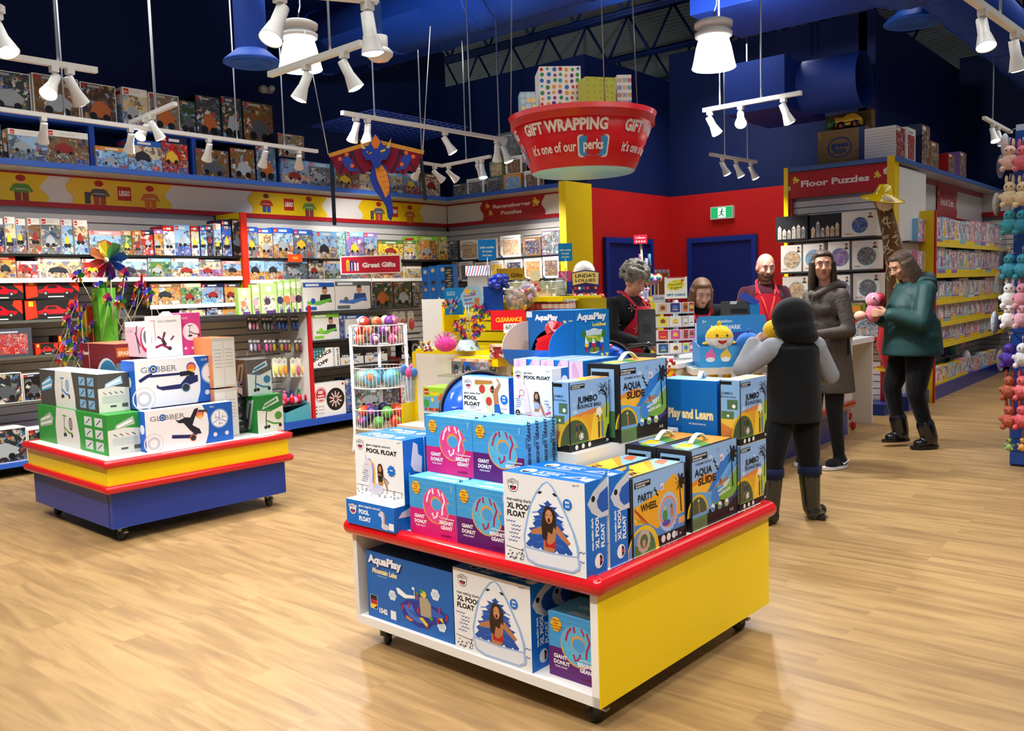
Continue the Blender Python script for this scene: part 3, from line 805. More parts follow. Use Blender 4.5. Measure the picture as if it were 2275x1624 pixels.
# ================================================================ LAMPS AND HANGING THINGS
def spot_light(name, pos, aim, w, ang=70, col=WARM):
 ld = bpy.data.lights.new(name, 'SPOT')
 ld.energy, ld.color, ld.spot_size, ld.spot_blend, ld.shadow_soft_size = w, col, radians(ang), 0.7, 0.05
 o = bpy.data.objects.new(name, ld)
 o.location = pos
 o.rotation_euler = Vector(aim).to_track_quat('-Z', 'Y').to_euler()
 COL.objects.link(o)
def lamp_head(t, base, aim, w):
 """base: point under the track; aim: unit vector of the beam"""
 base, aim = Vector(base), Vector(aim).normalized()
 LW = 0xe6e4df
 m = MB()
 m.box((base.x - 0.02, base.y - 0.02, base.z - 0.03), (base.x + 0.02, base.y + 0.02, base.z + 0.005), LW, 'plastic')
 j = base - Z_ * 0.07
 m.tube([base - Z_ * 0.02, j], 0.014, LW, 'plastic', n=8)
 s0 = j - aim * 0.03
 m.lathe([(0.004, 0), (0.026, 0.0), (0.028, 0.085), (0.031, 0.09), (0.033, 0.10), (0.046, 0.155), (0.048, 0.16), (0.044, 0.158)], s0, LW, 'plastic', n=16, axis=aim)
 h = m.obj('lamp_head', t)
 m = MB(); m.lathe([(0.044, 0.157), (0.03, 0.165), (0.001, 0.168)], s0, 0xfff6e6, 'bulb', n=16, axis=aim)
 m.obj('bulb', h)
 spot_light('track_spot', s0 + aim * 0.2, aim, w)
def track(label, a, b, z, heads, rods, ztop=5.5, w=None):
 """a, b: pixels of the bar's ends, at height z; heads: (share along the bar, beam direction or target); rods: shares"""
 A, B = (at_z(a[0], a[1], z) if len(a) == 2 else Vector(a)), (at_z(b[0], b[1], z) if len(b) == 2 else Vector(b))
 t = thing('track_light', label, 'track light', (A + B) / 2, 'white track lights hung on rods')
 m = MB()
 d = (B - A).normalized(); s = Vector((-d.y, d.x, 0)) * 0.018
 vs = [A - s, B - s, B + s, A + s]; vs = vs + [v + Z_ * 0.032 for v in vs]
 m.add(vs, [(0, 3, 2, 1), (4, 5, 6, 7), (0, 1, 5, 4), (1, 2, 6, 5), (2, 3, 7, 6), (3, 0, 4, 7)], 0xe4e2dc, 'plastic')
 m.obj('track', t)
 for r in rods:
  p = A + (B - A) * r
  m = MB(); m.tube([p + Z_ * 0.03, p + Z_ * 0.08, Vector((p.x, p.y, ztop))], 0.008, 0xaeb2b8, 'metal', n=6); m.obj('rod', t)
 for h in heads:
  p = A + (B - A) * h[0]
  lamp_head(t, p, h[1], (w or SPOT_W) * (h[2] if len(h) > 2 else 1))
 return t
TZ = 2.86
dl, dr, dc, dw = (-0.55, 0.1, -0.8), (0.2, 0.75, -0.65), (0.35, -0.55, -0.75), (-0.85, 0.25, -0.5)
track('white track near the top left corner with two bright lamp heads', (-160, 104), (215, 163), 2.75, [(0.72, (0.45, -0.5, -0.72)), (0.82, (-0.2, 0.5, -0.8)), (0.1, dl)], (0.2, 0.75))
track('long white track running along the brick set wall with six heads', (-120, 232), (705, 340), TZ, [(0.05, dl), (0.41, dl), (0.63, dl), (0.81, dl), (0.93, (-0.7, 0.5, -0.6)), (0.2, dl)], (0.25, 0.48, 0.72, 0.88))
track('short white track crossing above the long one with twin heads', (290, 277), (390, 235), TZ + 0.12, [(0.35, (0.3, -0.6, -0.75)), (0.5, (0.1, 0.4, -0.8)), ], (0.6,))
track('white track in front of the hanging bay lamp with two heads', (600, 172), (805, 103), 2.75, [(0.42, (-0.25, -0.3, -0.9)), (0.82, (0.25, 0.3, -0.8))], (0.68,))
track('white track above the dragon kite with five heads', (760, 255), (1125, 315), TZ, [(0.07, dl), (0.13, (0.2, -0.3, -0.9)), (0.58, (0.3, 0.35, -0.8)), (0.93, (-0.3, 0.3, -0.8)), (0.98, (0.25, 0.2, -0.9))], (0.17, 0.75, 0.95))
track('far white track before the puzzle bay with three heads', (905, 360), (985, 372), TZ, [(0.3, dw), (0.75, dr)], (0.4,))
track('far white track angled along the puzzle bay with twin heads', (985, 371), (1090, 351), TZ, [(0.12, dr), (0.74, (-0.1, 0.6, -0.7)), (0.82, (0.2, -0.1, -0.9))], (0.5,))
track('white track under the bright bay lamp at the cash desk with three heads', (1563, 250), (1780, 211), TZ, [(0.07, (0.3, 0.3, -0.8)), (0.4, (0.3, -0.65, -0.65)), (0.83, (0.25, 0.3, -0.85))], (0.18, 0.61))
track('small white track before the red alcove with three heads', (1578, 346), (1680, 363), TZ, [(0.25, (0.35, 0.2, -0.9)), (0.55, (0.35, 0.2, -0.9)), (0.88, (0.35, 0.2, -0.9))], (0.3, 0.8))
track('white track entering from the top right corner with two heads', (2120, -22), (2290, 98), 2.75, [(0.32, (0.2, -0.3, -0.85)), (0.75, (0.1, 0.25, -0.85))], (0.55,))
track('small white track beside the top of the blue peg panel', (2186, 265), (2246, 297), 3.05, [(0.3, (0.25, -0.25, -0.8)), (0.5, (0.25, 0.2, -0.9))], (0.3,))
track('white track at the top edge with a lamp above the bay lamp', (590, -14), (840, 8), 2.62, [(0.12, (0.1, -0.45, -0.8)), (0.9, (0.05, 0.1, -1))], (0.5,))
track('white track at the far left edge with one head in view', (-150, 30), (8, 28), 2.75, [(0.9, (0.45, 0.1, -0.8)), (0.3, dl)], (0.5,))
# added tracks, out of view, put in to light the two display tables
for i, (a, b) in enumerate((((-3.2, 0.6, 3.0), (-0.6, 0.6, 3.0)), ((-6.6, 0.9, 3.0), (-4.4, 0.9, 3.0)), ((0.2, 1.6, 3.0), (0.2, 4.2, 3.0)))):
 hd = [((0.1, (-0.1, 0.62, -0.75), 1.15), (0.5, (0.0, 0.62, -0.78), 1.15), (0.9, (0.1, 0.6, -0.78), 1.15)), ((0.2, (0.0, 0.55, -0.8)), (0.6, (-0.1, 0.55, -0.8)), (0.9, (0.15, 0.6, -0.8))), ((0.1, (-0.6, 0.1, -0.78)), (0.5, (-0.6, 0.2, -0.78)), (0.9, (-0.55, 0.3, -0.8)))][i]
 track(('added unseen white track lighting the pool float table from the front', 'added unseen white track lighting the scooter table from the front', 'added unseen white track lighting the pool float table from the side')[i], a, b, 3.0, hd, (0.3, 0.7))
# ---- high bay lamps
def bay_lamp(px_, py_, D, label, wdt):
 P = at_d(px_, py_, D)               # middle of the glass rim
 t = thing('bay_lamp', label, 'pendant lamp', P, 'white high bay lamps')
 R = wdt
 m = MB(); m.lathe([(R * 0.62, R * 1.42), (R * 0.86, R * 1.45), (R * 0.88, R * 1.62), (R * 0.7, R * 1.66), (R * 0.68, R * 1.86), (R * 0.88, R * 1.9), (R * 0.9, R * 2.1), (R * 0.7, R * 2.2), (0.02, R * 2.22)], P, 0xe8e6e2, 'plastic', n=28); m.obj('housing', t)
 m = MB(); m.lathe([(R, 0), (R * 1.03, R * 0.03), (R, R * 0.1), (R * 0.93, R * 0.4), (R * 0.82, R * 0.95), (R * 0.68, R * 1.42)], P, 0xf2f7ff, 'glow', n=32)
 m.lathe([(R * 0.99, 0.0), (R * 0.9, R * 0.4), (R * 0.75, R * 1.0)], P, 0xbfd6f2, 'glow', n=32); m.obj('glass_refractor', t)
 m = MB(); m.tube([P + Z_ * R * 2.2, P + Z_ * R * 2.45, P + Vector((0.03, 0, R * 2.9)), Vector((P.x, P.y, 5.5))], 0.006, 0x8d939c, 'metal', n=6); m.obj('cord', t)
 ld = bpy.data.lights.new('bay_lamp_light', 'SPOT'); ld.energy, ld.color, ld.shadow_soft_size, ld.spot_size, ld.spot_blend = BAY_W, COOL, 0.1, radians(140), 0.6
 o = bpy.data.objects.new('bay_lamp_light', ld); o.location = P - Z_ * 0.08; COL.objects.link(o)
 spot_light('deck_fill_spot', P + Z_ * R * 2.6, (-.25, .85, .75), 200, 110, COOL)  # added spot that brightens the roof deck, set above each bay lamp
bay_lamp(668, 155, 6.6, 'white bay lamp hanging over the scooter table, behind the short track', 0.158)
bay_lamp(1586, 152, 6.9, 'white bay lamp hanging over the cash desk', 0.166)
# dome sensor on a blue pole
P = at_d(843, 122, 4.6)
t = thing('ceiling_sensor', 'white dome sensor with red light hanging on a blue pole', 'sensor', P)
m = MB(); m.lathe([(0.001, -0.035), (0.045, -0.03), (0.07, -0.005), (0.072, 0.012), (0.055, 0.03), (0.045, 0.035)], P, 0xe8e2da, 'plastic', n=24); m.obj('dome', t)
m = MB(); m.lathe([(0.046, 0.034), (0.046, 0.095), (0.02, 0.1)], P, 0xdedad4, 'plastic', n=20); m.obj('mount', t)
m = MB(); m.ball(P - Z_ * 0.034, 0.006, 0xff3028, 'glow'); m.obj('indicator_light', t)
m = MB(); m.tube([P + Z_ * 0.09, Vector((P.x, P.y, 5.5))], 0.018, 0x2a62c0, 'paint'); m.obj('pole', t)
# emergency twin lamps on the left wall
p = at_x(585, 198, XL + 0.06)
m = MB(); m.ball(p, 0.05, 0xb8b8b4, 'plastic'); m.ball(p + Vector((0.02, 0.1, 0.02)), 0.04, 0xb8b8b4, 'plastic'); m.box(p - Vector((0.06, 0.03, 0.03)), p + Vector((0, 0.13, 0.03)), 0x9a9a98, 'plastic')
m.obj('emergency_lamp', None, 'grey twin emergency lamp high on the dark blue wall', 'emergency lamp')
# blue wire grid and long drop wires
g0, g1, g2, g3 = at_z(690, 280, 3.35), at_z(830, 243, 3.35), at_z(1040, 283, 3.35), at_z(900, 325, 3.35)
m = MB()
for i in range(15):
 a = i / 14
 m.tube([g0.lerp(g1, a), g3.lerp(g2, a)], 0.005, 0x16389a, 'paint', n=4); m.tube([g0.lerp(g3, a), g1.lerp(g2, a)], 0.005, 0x16389a, 'paint', n=4)
m.obj('wire_grid', None, 'blue wire grid panel hung level above the dragon kite', 'grid panel')
# ---- dragon kite
K = at_d(838, 380, 6.4)
U = Vector((CR.x, CR.y, 0)).normalized(); Nn = -Vector((CF.x, CF.y, 0)).normalized()
t = thing('dragon_kite', 'maroon winged dragon kite with blue and orange body hanging over the sales floor', 'kite', K)
F = Face(K - U * 0.36 - Z_ * 0.34, U, Z_, Nn, 0.72, 0.58)
def mirror(pts): return [(1 - x, y) for x, y in reversed(pts)]
wing = [(0.5, 0.96), (0.4, 0.93), (0.2, 0.86), (0.02, 0.8), (0.07, 0.66), (0.12, 0.55), (0.18, 0.58), (0.24, 0.53), (0.3, 0.57), (0.36, 0.55), (0.5, 0.66)]
for sg, nm in ((0, 'wing'), (1, 'wing')):
 m = MB(); P_ = mirror(wing) if sg else wing
 m.prism(F, P_, 0.004, 0x7a1830, 'cloth', off=-0.004)
 F.k = 30
 for (x0, y0), (x1, y1) in (((0.45, 0.93), (0.03, 0.8)),):
  T = lambda p: (1 - p[0], p[1]) if sg else p
  m.line(F, [T((0.48, 0.945)), T((0.2, 0.855)), T((0.02, 0.795))], 0.05, 0xc98a30)
  for q in ((0.12, 0.56), (0.24, 0.54), (0.36, 0.56)): m.line(F, [T((0.26, 0.84)), T(((q[0] + 0.26) / 2 - 0.02, (q[1] + 0.84) / 2)), T(q)], 0.02, 0x1c1830)
  m.poly(F, [T(p) for p in ((0.14, 0.74), (0.2, 0.8), (0.26, 0.72), (0.24, 0.64), (0.3, 0.62), (0.32, 0.58), (0.22, 0.6), (0.18, 0.66))], 0x27409a)
  for q in ((0.13, 0.75), (0.2, 0.8), (0.25, 0.66)): m.ell(F, T(q)[0], q[1], 0.025, 0xd8672c)
 m.obj(nm, t)
m = MB(); F.k = 60
m.prism(F, [(0.46, 0.66), (0.54, 0.7), (0.6, 0.62), (0.63, 0.42), (0.62, 0.3), (0.64, 0.2), (0.645, 0.05), (0.62, -0.04), (0.59, 0.0), (0.575, 0.14), (0.53, 0.24), (0.46, 0.36), (0.42, 0.5)], 0.006, 0x2b3f96, 'cloth', off=0.0)
F.o = F.o + Nn * 0.006
m.poly(F, [(0.48, 0.62), (0.55, 0.66), (0.6, 0.56), (0.62, 0.42), (0.61, 0.3), (0.575, 0.25), (0.54, 0.36), (0.5, 0.48)], 0xe08a2c)
for i in range(5): m.line(F, [(0.505 + 0.02 * i, 0.58 - 0.07 * i), (0.6 + 0.004 * i, 0.6 - 0.07 * i)], 0.008, 0xa85a1c)
m.obj('body', t)
m = MB(); F.k = 75
m.prism(F, [(0.36, 0.8), (0.36, 0.92), (0.42, 0.88), (0.47, 1.0), (0.5, 1.04), (0.53, 1.0), (0.58, 0.88), (0.65, 0.92), (0.64, 0.8), (0.6, 0.72), (0.56, 0.72), (0.52, 0.62), (0.48, 0.62), (0.44, 0.72), (0.4, 0.72)], 0.006, 0x27409a, 'cloth', off=0.008)
F.o = F.o + Nn * 0.012
m.poly(F, [(0.45, 0.94), (0.5, 1.03), (0.55, 0.94), (0.52, 0.86), (0.48, 0.86)], 0xd8702c)
for x, sg in ((0.43, 1), (0.57, -1)):
 m.poly(F, [(x - 0.03, 0.83), (x + 0.03, 0.83 - 0.02 * sg), (x, 0.79)], 0xe8c040); m.ell(F, x, 0.81, 0.012, 0x101018)
for x in (0.38, 0.62): m.poly(F, [(x - 0.02, 0.86), (x + 0.02, 0.86), (x + (0.04 if x > 0.5 else -0.04), 0.98)], 0xd8b050)
m.obj('head', t)
for x, dx in ((0.03, 0.0), (0.93, 0.02)):
 m = MB(); p = F.p(x, 0.72, 0.002); L = 0.46 if x < 0.5 else 0.3
 m.add([p, p + U * 0.028, p + U * (0.028 + dx) - Z_ * L, p + U * dx - Z_ * L, p + Nn * 0.002, p + U * 0.028 + Nn * 0.002, p + U * (0.028 + dx) - Z_ * L + Nn * 0.002, p + U * dx - Z_ * L + Nn * 0.002], [(0, 1, 2, 3), (4, 7, 6, 5), (0, 3, 7, 4), (1, 5, 6, 2)], 0x23262e, 'cloth'); m.obj('streamer', t)
for x in (0.02, 0.97):
 m = MB(); p = F.p(x, 0.8, 0.004); q = Vector((p.x, p.y, 3.35)) + U * (-0.13 if x < 0.5 else 0.09); m.tube([p, q], 0.004, 0xc8ccd2, 'metal', n=5); m.obj('cord', t)
# ---- hanging gift wrap sign: a red tapered drum
D_ = 6.3
Bc = at_d(1296, 385, D_); Tc = at_d(1296, 262, D_)
Rb, Rt = 114 * D_ / FPX, 163 * D_ / FPX
C0 = Vector((Bc.x, Bc.y, 0)); z0, z1 = Bc.z, Tc.z
t = thing('hanging_sign', 'red tapered drum sign reading gift wrapping, topped with wrapped parcels', 'hanging sign', (C0.x, C0.y, z0))
m = MB(); m.lathe([(Rb - 0.005, z0), (Rb, z0 + 0.004), (Rt, z1), (Rt - 0.012, z1), (Rt - 0.014, z1 - 0.08), (0.01, z1 - 0.08)], C0, 0xd0161a, 'laminate', n=64); m.obj('drum', t)
m = MB(); m.lathe([(Rb, z0 + 0.003), (Rb * 0.97, z0 - 0.004), (0.002, z0 - 0.004)], C0, 0x8fc6d8, 'laminate', n=48)
m.obj('underside_disc', t, 'pale blue underside disc')
# lettering wrapped round the drum (0 degrees faces the camera)
a0 = math.atan2(-C0.y, -C0.x)
def cone_pt(ang, s, off):
 a = a0 + ang; r = Rb + (Rt - Rb) * s + off
 return Vector((C0.x + r * cos(a), C0.y + r * sin(a), z0 + (z1 - z0) * s))
def cone_text(m, txt, cang, s, size, wang, col, bold=0.05, off=0.003):
 vs, fs, x0, x1, y0, y1 = text_mesh(txt, bold)
 kx = wang / (x1 - x0)
 m.add([cone_pt(cang + (x - (x0 + x1) / 2) * kx, s + y * size, off) for x, y in vs], fs, col, 'card')
def cone_patch(m, cang, wang, s0, s1, col, off, rr=0.03):
 pts = []
 n = 5
 for ca, cs, b in ((1, 1, 0), (-1, 1, 90), (-1, 0, 180), (1, 0, 270)):
  for i in range(n + 1):
   th = radians(b + 90 * i / n)
   sx = rr / 0.5
   pts.append((cang + ca * (wang / 2 - sx * 0.9) + sx * 0.9 * cos(th), (s1 - rr * 1.8 if cs else s0 + rr * 1.8) + rr * 1.8 * sin(th)))
 m.add([cone_pt(a, s, off) for a, s in pts], [tuple(range(len(pts)))], col, 'card')
LT = 0xf3eae6
for base in (-0.3, 1.32, -1.92):
 m = MB()
 cone_text(m, 'GIFT WRAPPING', base, 0.58, 0.25, 1.34, LT, 0.045)
 cone_text(m, "it's one of our", base - 0.22, 0.25, 0.22, 0.84, LT, 0.025)
 cone_patch(m, base + 0.47, 0.5, 0.14, 0.5, LT, 0.0035); cone_patch(m, base + 0.47, 0.45, 0.17, 0.475, 0x3d97d6, 0.005)
 cone_text(m, 'perks', base + 0.47, 0.27, 0.22, 0.32, LT, 0.03, 0.0065)
 m.obj('lettering', t)
for a in (-1.6, 0.3, 2.2):
 m = MB(); p = Vector((C0.x + Rt * 0.97 * cos(a0 + a), C0.y + Rt * 0.97 * sin(a0 + a), z1)); m.tube([p, Vector((p.x - 0.1 * cos(a0 + a), p.y - 0.1 * sin(a0 + a), 5.5))], 0.004, 0x9aa2ae, 'metal', n=5); m.obj('wire', t)
def parcel(px0, px1, ytop, D, dep, col, pat, label, deg=50, ybot=250):
 """wrapped parcel standing in the drum, near vertical edge at px1"""
 P = at_d(px1, ybot, D); w = (px1 - px0) * D / FPX; zt = at_d((px0 + px1) / 2, ytop, D).z
 P.z = z1 - 0.08
 c = Carton(P, w, dep, zt - P.z, deg, (col, col, col), 'card')
 R_ = random.Random(px0)
 for F in (c.front, c.side):
  nx = max(3, int(F.w / 0.04)); ny = max(3, int(F.h / 0.04))
  for i in range(nx):
   for j in range(ny):
    x, y = (i + 0.5 + R_.uniform(-.15, .15)) / nx, (j + 0.5 + R_.uniform(-.15, .15)) / ny
    if pat == 'dots': c.mb.ell(F, x, y, R_.uniform(0.01, 0.016) / F.h, R_.choice((0xc8342c, 0x2f6fc0, 0xe0a030, 0x35944a, 0x6a3a90, 0x34a0b8)), n=10)
    elif pat == 'sprig': c.mb.line(F, [(x - 0.04, y), (x, y + 0.03), (x + 0.05, y - 0.01)], 0.008, R_.choice((0x7f8f2a, 0xb06a28, 0x6b7f2a)))
    elif pat == 'soft': c.mb.ell(F, x, y, R_.uniform(0.012, 0.024) / F.h, R_.choice((0xd8b8c0, 0xbcd8e0, 0xe8d890)), n=10)
  if pat == 'words':
   for j in range(7):
    for i, wd in enumerate(('HOORAY', 'YAY!', 'AWESOME')):
     c.mb.text(F, wd, 0.02 + 0.34 * i, 0.02 + 0.14 * j, 0.11, (0xb84438, 0x3a5fa8, 0xc89a30, 0x4a8aa8)[(i + j) % 4], 0.03, fit=0.3)
 return c.done('wrapped_parcel', label, 'gift', 'wrapped parcels standing in the hanging drum')
parcel(1200, 1292, 150, D_, 0.3, 0xeae8e2, 'dots', 'large white parcel with coloured dots standing in the red drum', deg=44)
parcel(1156, 1192, 205, D_ - 0.08, 0.15, 0x9cc0cc, 'soft', 'small pale blue parcel at the left rim of the red drum', deg=44)
parcel(1298, 1368, 175, D_ - 0.12, 0.16, 0xb2bc48, 'sprig', 'lime green parcel with sprigs, middle of the red drum', deg=56)
parcel(1372, 1404, 168, D_ - 0.02, 0.16, 0xdcd8d0, 'words', 'parcel covered in small coloured words at the right rim of the red drum', deg=44)
# ================================================================ PRINTS
BMB = 0x0a6ac8
def bigmouth(m, F, x, y, s, white=0xf4f2f0, ink=0x141414):
 k = F.h / F.w
 m.ell(F, x, y, s, ink, n=24); m.ell(F, x, y, s * 0.9, white, n=24)
 m.ell(F, x, y - s * 0.06, s * 0.66, ink, a0=180, a1=360, n=14)
 m.ell(F, x, y - s * 0.46, s * 0.36, 0xd02c5a, ry=s * 0.24, n=12)
 m.rect(F, x - 1.12 * s * k, y + 0.28 * s, x + 1.12 * s * k, y + 0.78 * s, ink); m.rect(F, x - 1.06 * s * k, y + 0.32 * s, x + 1.06 * s * k, y + 0.74 * s, white)
 m.text(F, 'BIGMOUTH', x, y + 0.38 * s, 0.42 * s, ink, 0.03, 'c', fit=1.9 * s * k); m.text(F, 'INC.', x, y + 0.06 * s, 0.26 * s, ink, 0.02, 'c')
def waves(m, F, seed, n, x0, x1, y0, y1, col=0x2a4f9a):
 R_ = random.Random(seed)
 for i in range(n): m.wave(F, R_.uniform(x0, x1), y0 + (y1 - y0) * (i + 0.5) / n, 0.12, col)
def squiggles(m, F, seed, n, y1, x0=0.02, x1=0.98, col=0x1a1a1a):
 R_ = random.Random(seed)
 m.line(F, [(x0, y1), ((x0 + x1) / 2, y1 - 0.012), (x1, y1 - 0.02)], 0.006, col)
 for i in range(n):
  x, y = R_.uniform(x0, x1), R_.uniform(0.03, y1 - 0.04)
  q = i % 4
  if q == 0: m.line(F, [(x, y), (x + 0.02, y + 0.02), (x + 0.01, y + 0.045), (x + 0.035, y + 0.06)], 0.007, col)
  elif q == 1: m.ring(F, x, y, 0.007, 0.013, col, n=10)
  elif q == 2: m.line(F, [(x, y), (x + 0.02, y + 0.012)], 0.012, col)
  else: m.ell(F, x, y, 0.009, col, n=6)
SKIN_P, HAIR_P = 0xb4764e, 0x2e1c16
def shark_art(m, F):
 m.poly(F, [(0.565, 0.965), (0.63, 0.92), (0.72, 0.78), (0.8, 0.62), (0.88, 0.45), (0.925, 0.3), (0.92, 0.2), (0.26, 0.2), (0.25, 0.32), (0.29, 0.5), (0.34, 0.68), (0.42, 0.83), (0.5, 0.93)], 0x8fb4dc)
 m.poly(F, [(0.565, 0.95), (0.62, 0.9), (0.7, 0.76), (0.775, 0.62), (0.85, 0.46), (0.895, 0.3), (0.9, 0.2), (0.28, 0.2), (0.275, 0.32), (0.315, 0.5), (0.365, 0.68), (0.44, 0.82), (0.51, 0.91)], 0xe9ebf0)
 edge = []
 for i, (x, y) in enumerate(((0.565, 0.76), (0.62, 0.73), (0.68, 0.7), (0.7, 0.62), (0.75, 0.56), (0.76, 0.48), (0.81, 0.42), (0.83, 0.34), (0.85, 0.24))):
  edge.append((x, y)); edge.append((x - 0.035, y - 0.035))
 le = [(1.13 - x, y) for x, y in edge]
 m.poly(F, edge[:-1] + [(0.82, 0.18), (0.77, 0.23), (0.72, 0.17), (0.66, 0.23), (0.61, 0.18), (0.57, 0.23), (0.52, 0.18), (0.46, 0.23), (0.41, 0.18), (0.36, 0.23), (0.31, 0.19)] + le[:0:-1], 0x1d4fa6)
 for i in range(5): m.line(F, [(0.37 + 0.012 * i, 0.6 - 0.08 * i), (0.56, 0.64 - 0.08 * i), (0.75 - 0.0 * i, 0.6 - 0.08 * i)], 0.012, 0x2f6cc4)
 m.poly(F, [(0.5, 0.47), (0.36, 0.41), (0.35, 0.36), (0.5, 0.38), (0.66, 0.42), (0.8, 0.31), (0.83, 0.34), (0.68, 0.5)], SKIN_P)
 m.poly(F, [(0.51, 0.45), (0.5, 0.2), (0.55, 0.16), (0.62, 0.18), (0.64, 0.25), (0.66, 0.45)], SKIN_P)
 m.poly(F, [(0.5, 0.62), (0.54, 0.7), (0.61, 0.69), (0.66, 0.62), (0.66, 0.46), (0.63, 0.48), (0.61, 0.4), (0.56, 0.42), (0.54, 0.3), (0.49, 0.34), (0.48, 0.48)], HAIR_P)
 m.ell(F, 0.575, 0.585, 0.05, 0xc98a62, ry=0.075); m.ell(F, 0.575, 0.545, 0.018, 0x4a1418, ry=0.026, n=10)
 m.ell(F, 0.553, 0.6, 0.008, 0x1a1010, n=6); m.ell(F, 0.6, 0.6, 0.008, 0x1a1010, n=6)
 m.poly(F, [(0.52, 0.33), (0.57, 0.28), (0.6, 0.29), (0.65, 0.34), (0.655, 0.25), (0.52, 0.25)], 0xb81c22)
 m.poly(F, [(0.25, 0.2), (0.3, 0.22), (0.6, 0.2), (0.9, 0.22), (0.94, 0.17), (0.93, 0.08), (0.85, 0.03), (0.4, 0.02), (0.29, 0.06)], 0x9fb8de)
 m.poly(F, [(0.27, 0.19), (0.6, 0.18), (0.9, 0.2), (0.91, 0.1), (0.84, 0.05), (0.42, 0.045), (0.31, 0.08)], 0xdfe3ec)
 for x, sg in ((0.47, -1), (0.65, 1)): m.poly(F, [(x - 0.03, 0.83 + 0.01 * sg), (x, 0.85), (x + 0.035, 0.83 - 0.01 * sg), (x, 0.815)], 0x181820)
 m.ell(F, 0.8, 0.75, 0.06, BMB); m.text(F, 'BIG', 0.8, 0.76, 0.035, 0xf4f4f4, 0.04, 'c'); m.text(F, 'fun!', 0.8, 0.72, 0.035, 0xf4f4f4, 0.03, 'c')
def shark_head(m, F, x, y, s, flip=1):
 k = F.h / F.w
 def T(a, b): return (x + a * s * k * flip, y + b * s)
 m.poly(F, [T(-0.5, 0.1), T(-0.2, 0.42), T(0.5, 0.75), T(0.5, -0.42), T(0.1, -0.42), T(-0.3, -0.2)], 0xc9ccd8)
 m.poly(F, [T(-0.05, 0.1), T(0.1, 0.3), T(0.5, 0.45), T(0.5, -0.25), T(0.2, -0.28), T(0.0, -0.1)], 0x1d57b4)
 m.poly(F, [T(-0.36, 0.3), T(0.5, 0.95), T(0.5, 0.75), T(-0.2, 0.42)], 0x2f86d8); m.ell(F, *T(-0.22, 0.2), 0.035, 0x15151c, n=8)
def text_up(m, F, t, x, y, size, col, bold=0.04): m.text(F, t, x, y, size, col, bold, 'l', rot=90)
def shark_box(P, deg, w, d, h, label, extra=True):
 c = Carton(P, w, d, h, deg, (0xe8e8ea, BMB, BMB)); m = c.mb; F = c.front
 m.text(F, 'man-eating shark', 0.045, 0.69, 0.052, 0x1a1a1a, 0.02, fit=0.31); m.text(F, 'XL POOL', 0.045, 0.605, 0.085, 0x141414, 0.045, fit=0.31); m.text(F, 'FLOAT', 0.045, 0.52, 0.085, 0x141414, 0.045, fit=0.235)
 bigmouth(m, F, 0.13, 0.86, 0.075); m.text(F, 'ages 8+', 0.9, 0.955, 0.03, 0x333333, 0, 'c')
 waves(m, F, 3, 6, 0.02, 0.14, 0.22, 0.48); squiggles(m, F, 4, 16, 0.17, 0.02, 0.25); waves(m, F, 8, 2, 0.86, 0.87, 0.12, 0.32)
 shark_art(m, F)
 G = c.side; shark_head(m, G, 0.6, 0.74, 0.36)
 for t_, x, sz in (('man-eating shark', 0.36, 0.05), ('XL POOL', 0.62, 0.085), ('FLOAT', 0.88, 0.085)): text_up(m, G, t_, x, 0.27, sz, 0xf2f4f8)
 m.ell(G, 0.6, 0.14, 0.075, 0xf4f4f4, ry=0.08); m.ell(G, 0.64, 0.14, 0.05, 0x141414, ry=0.06, a0=-90, a1=90); m.ell(G, 0.72, 0.14, 0.02, 0xd02c5a, n=8)
 T = c.top; m.ell(T, 0.2, 0.5, 0.26, 0xf4f2f0); m.ell(T, 0.2, 0.44, 0.18, 0x141414, a0=180, a1=360); m.text(T, 'man-eating shark', 0.32, 0.62, 0.13, 0xf2f4f8, 0.02); m.text(T, 'XL POOL', 0.32, 0.4, 0.2, 0xf2f4f8, 0.04); m.text(T, 'FLOAT', 0.32, 0.16, 0.2, 0xf2f4f8, 0.04)
 m.poly(T, [(0.64, 0.3), (0.86, 0.72), (0.9, 0.3)], 0xd4d8e4); m.poly(T, [(0.72, 0.34), (0.84, 0.6), (0.86, 0.34)], 0x1d57b4); m.rect(T, 0.9, 0.2, 0.985, 0.6, 0xe8eaf0)
 return c.done('pool_float_box', label, 'toy box', 'boxed pool floats')
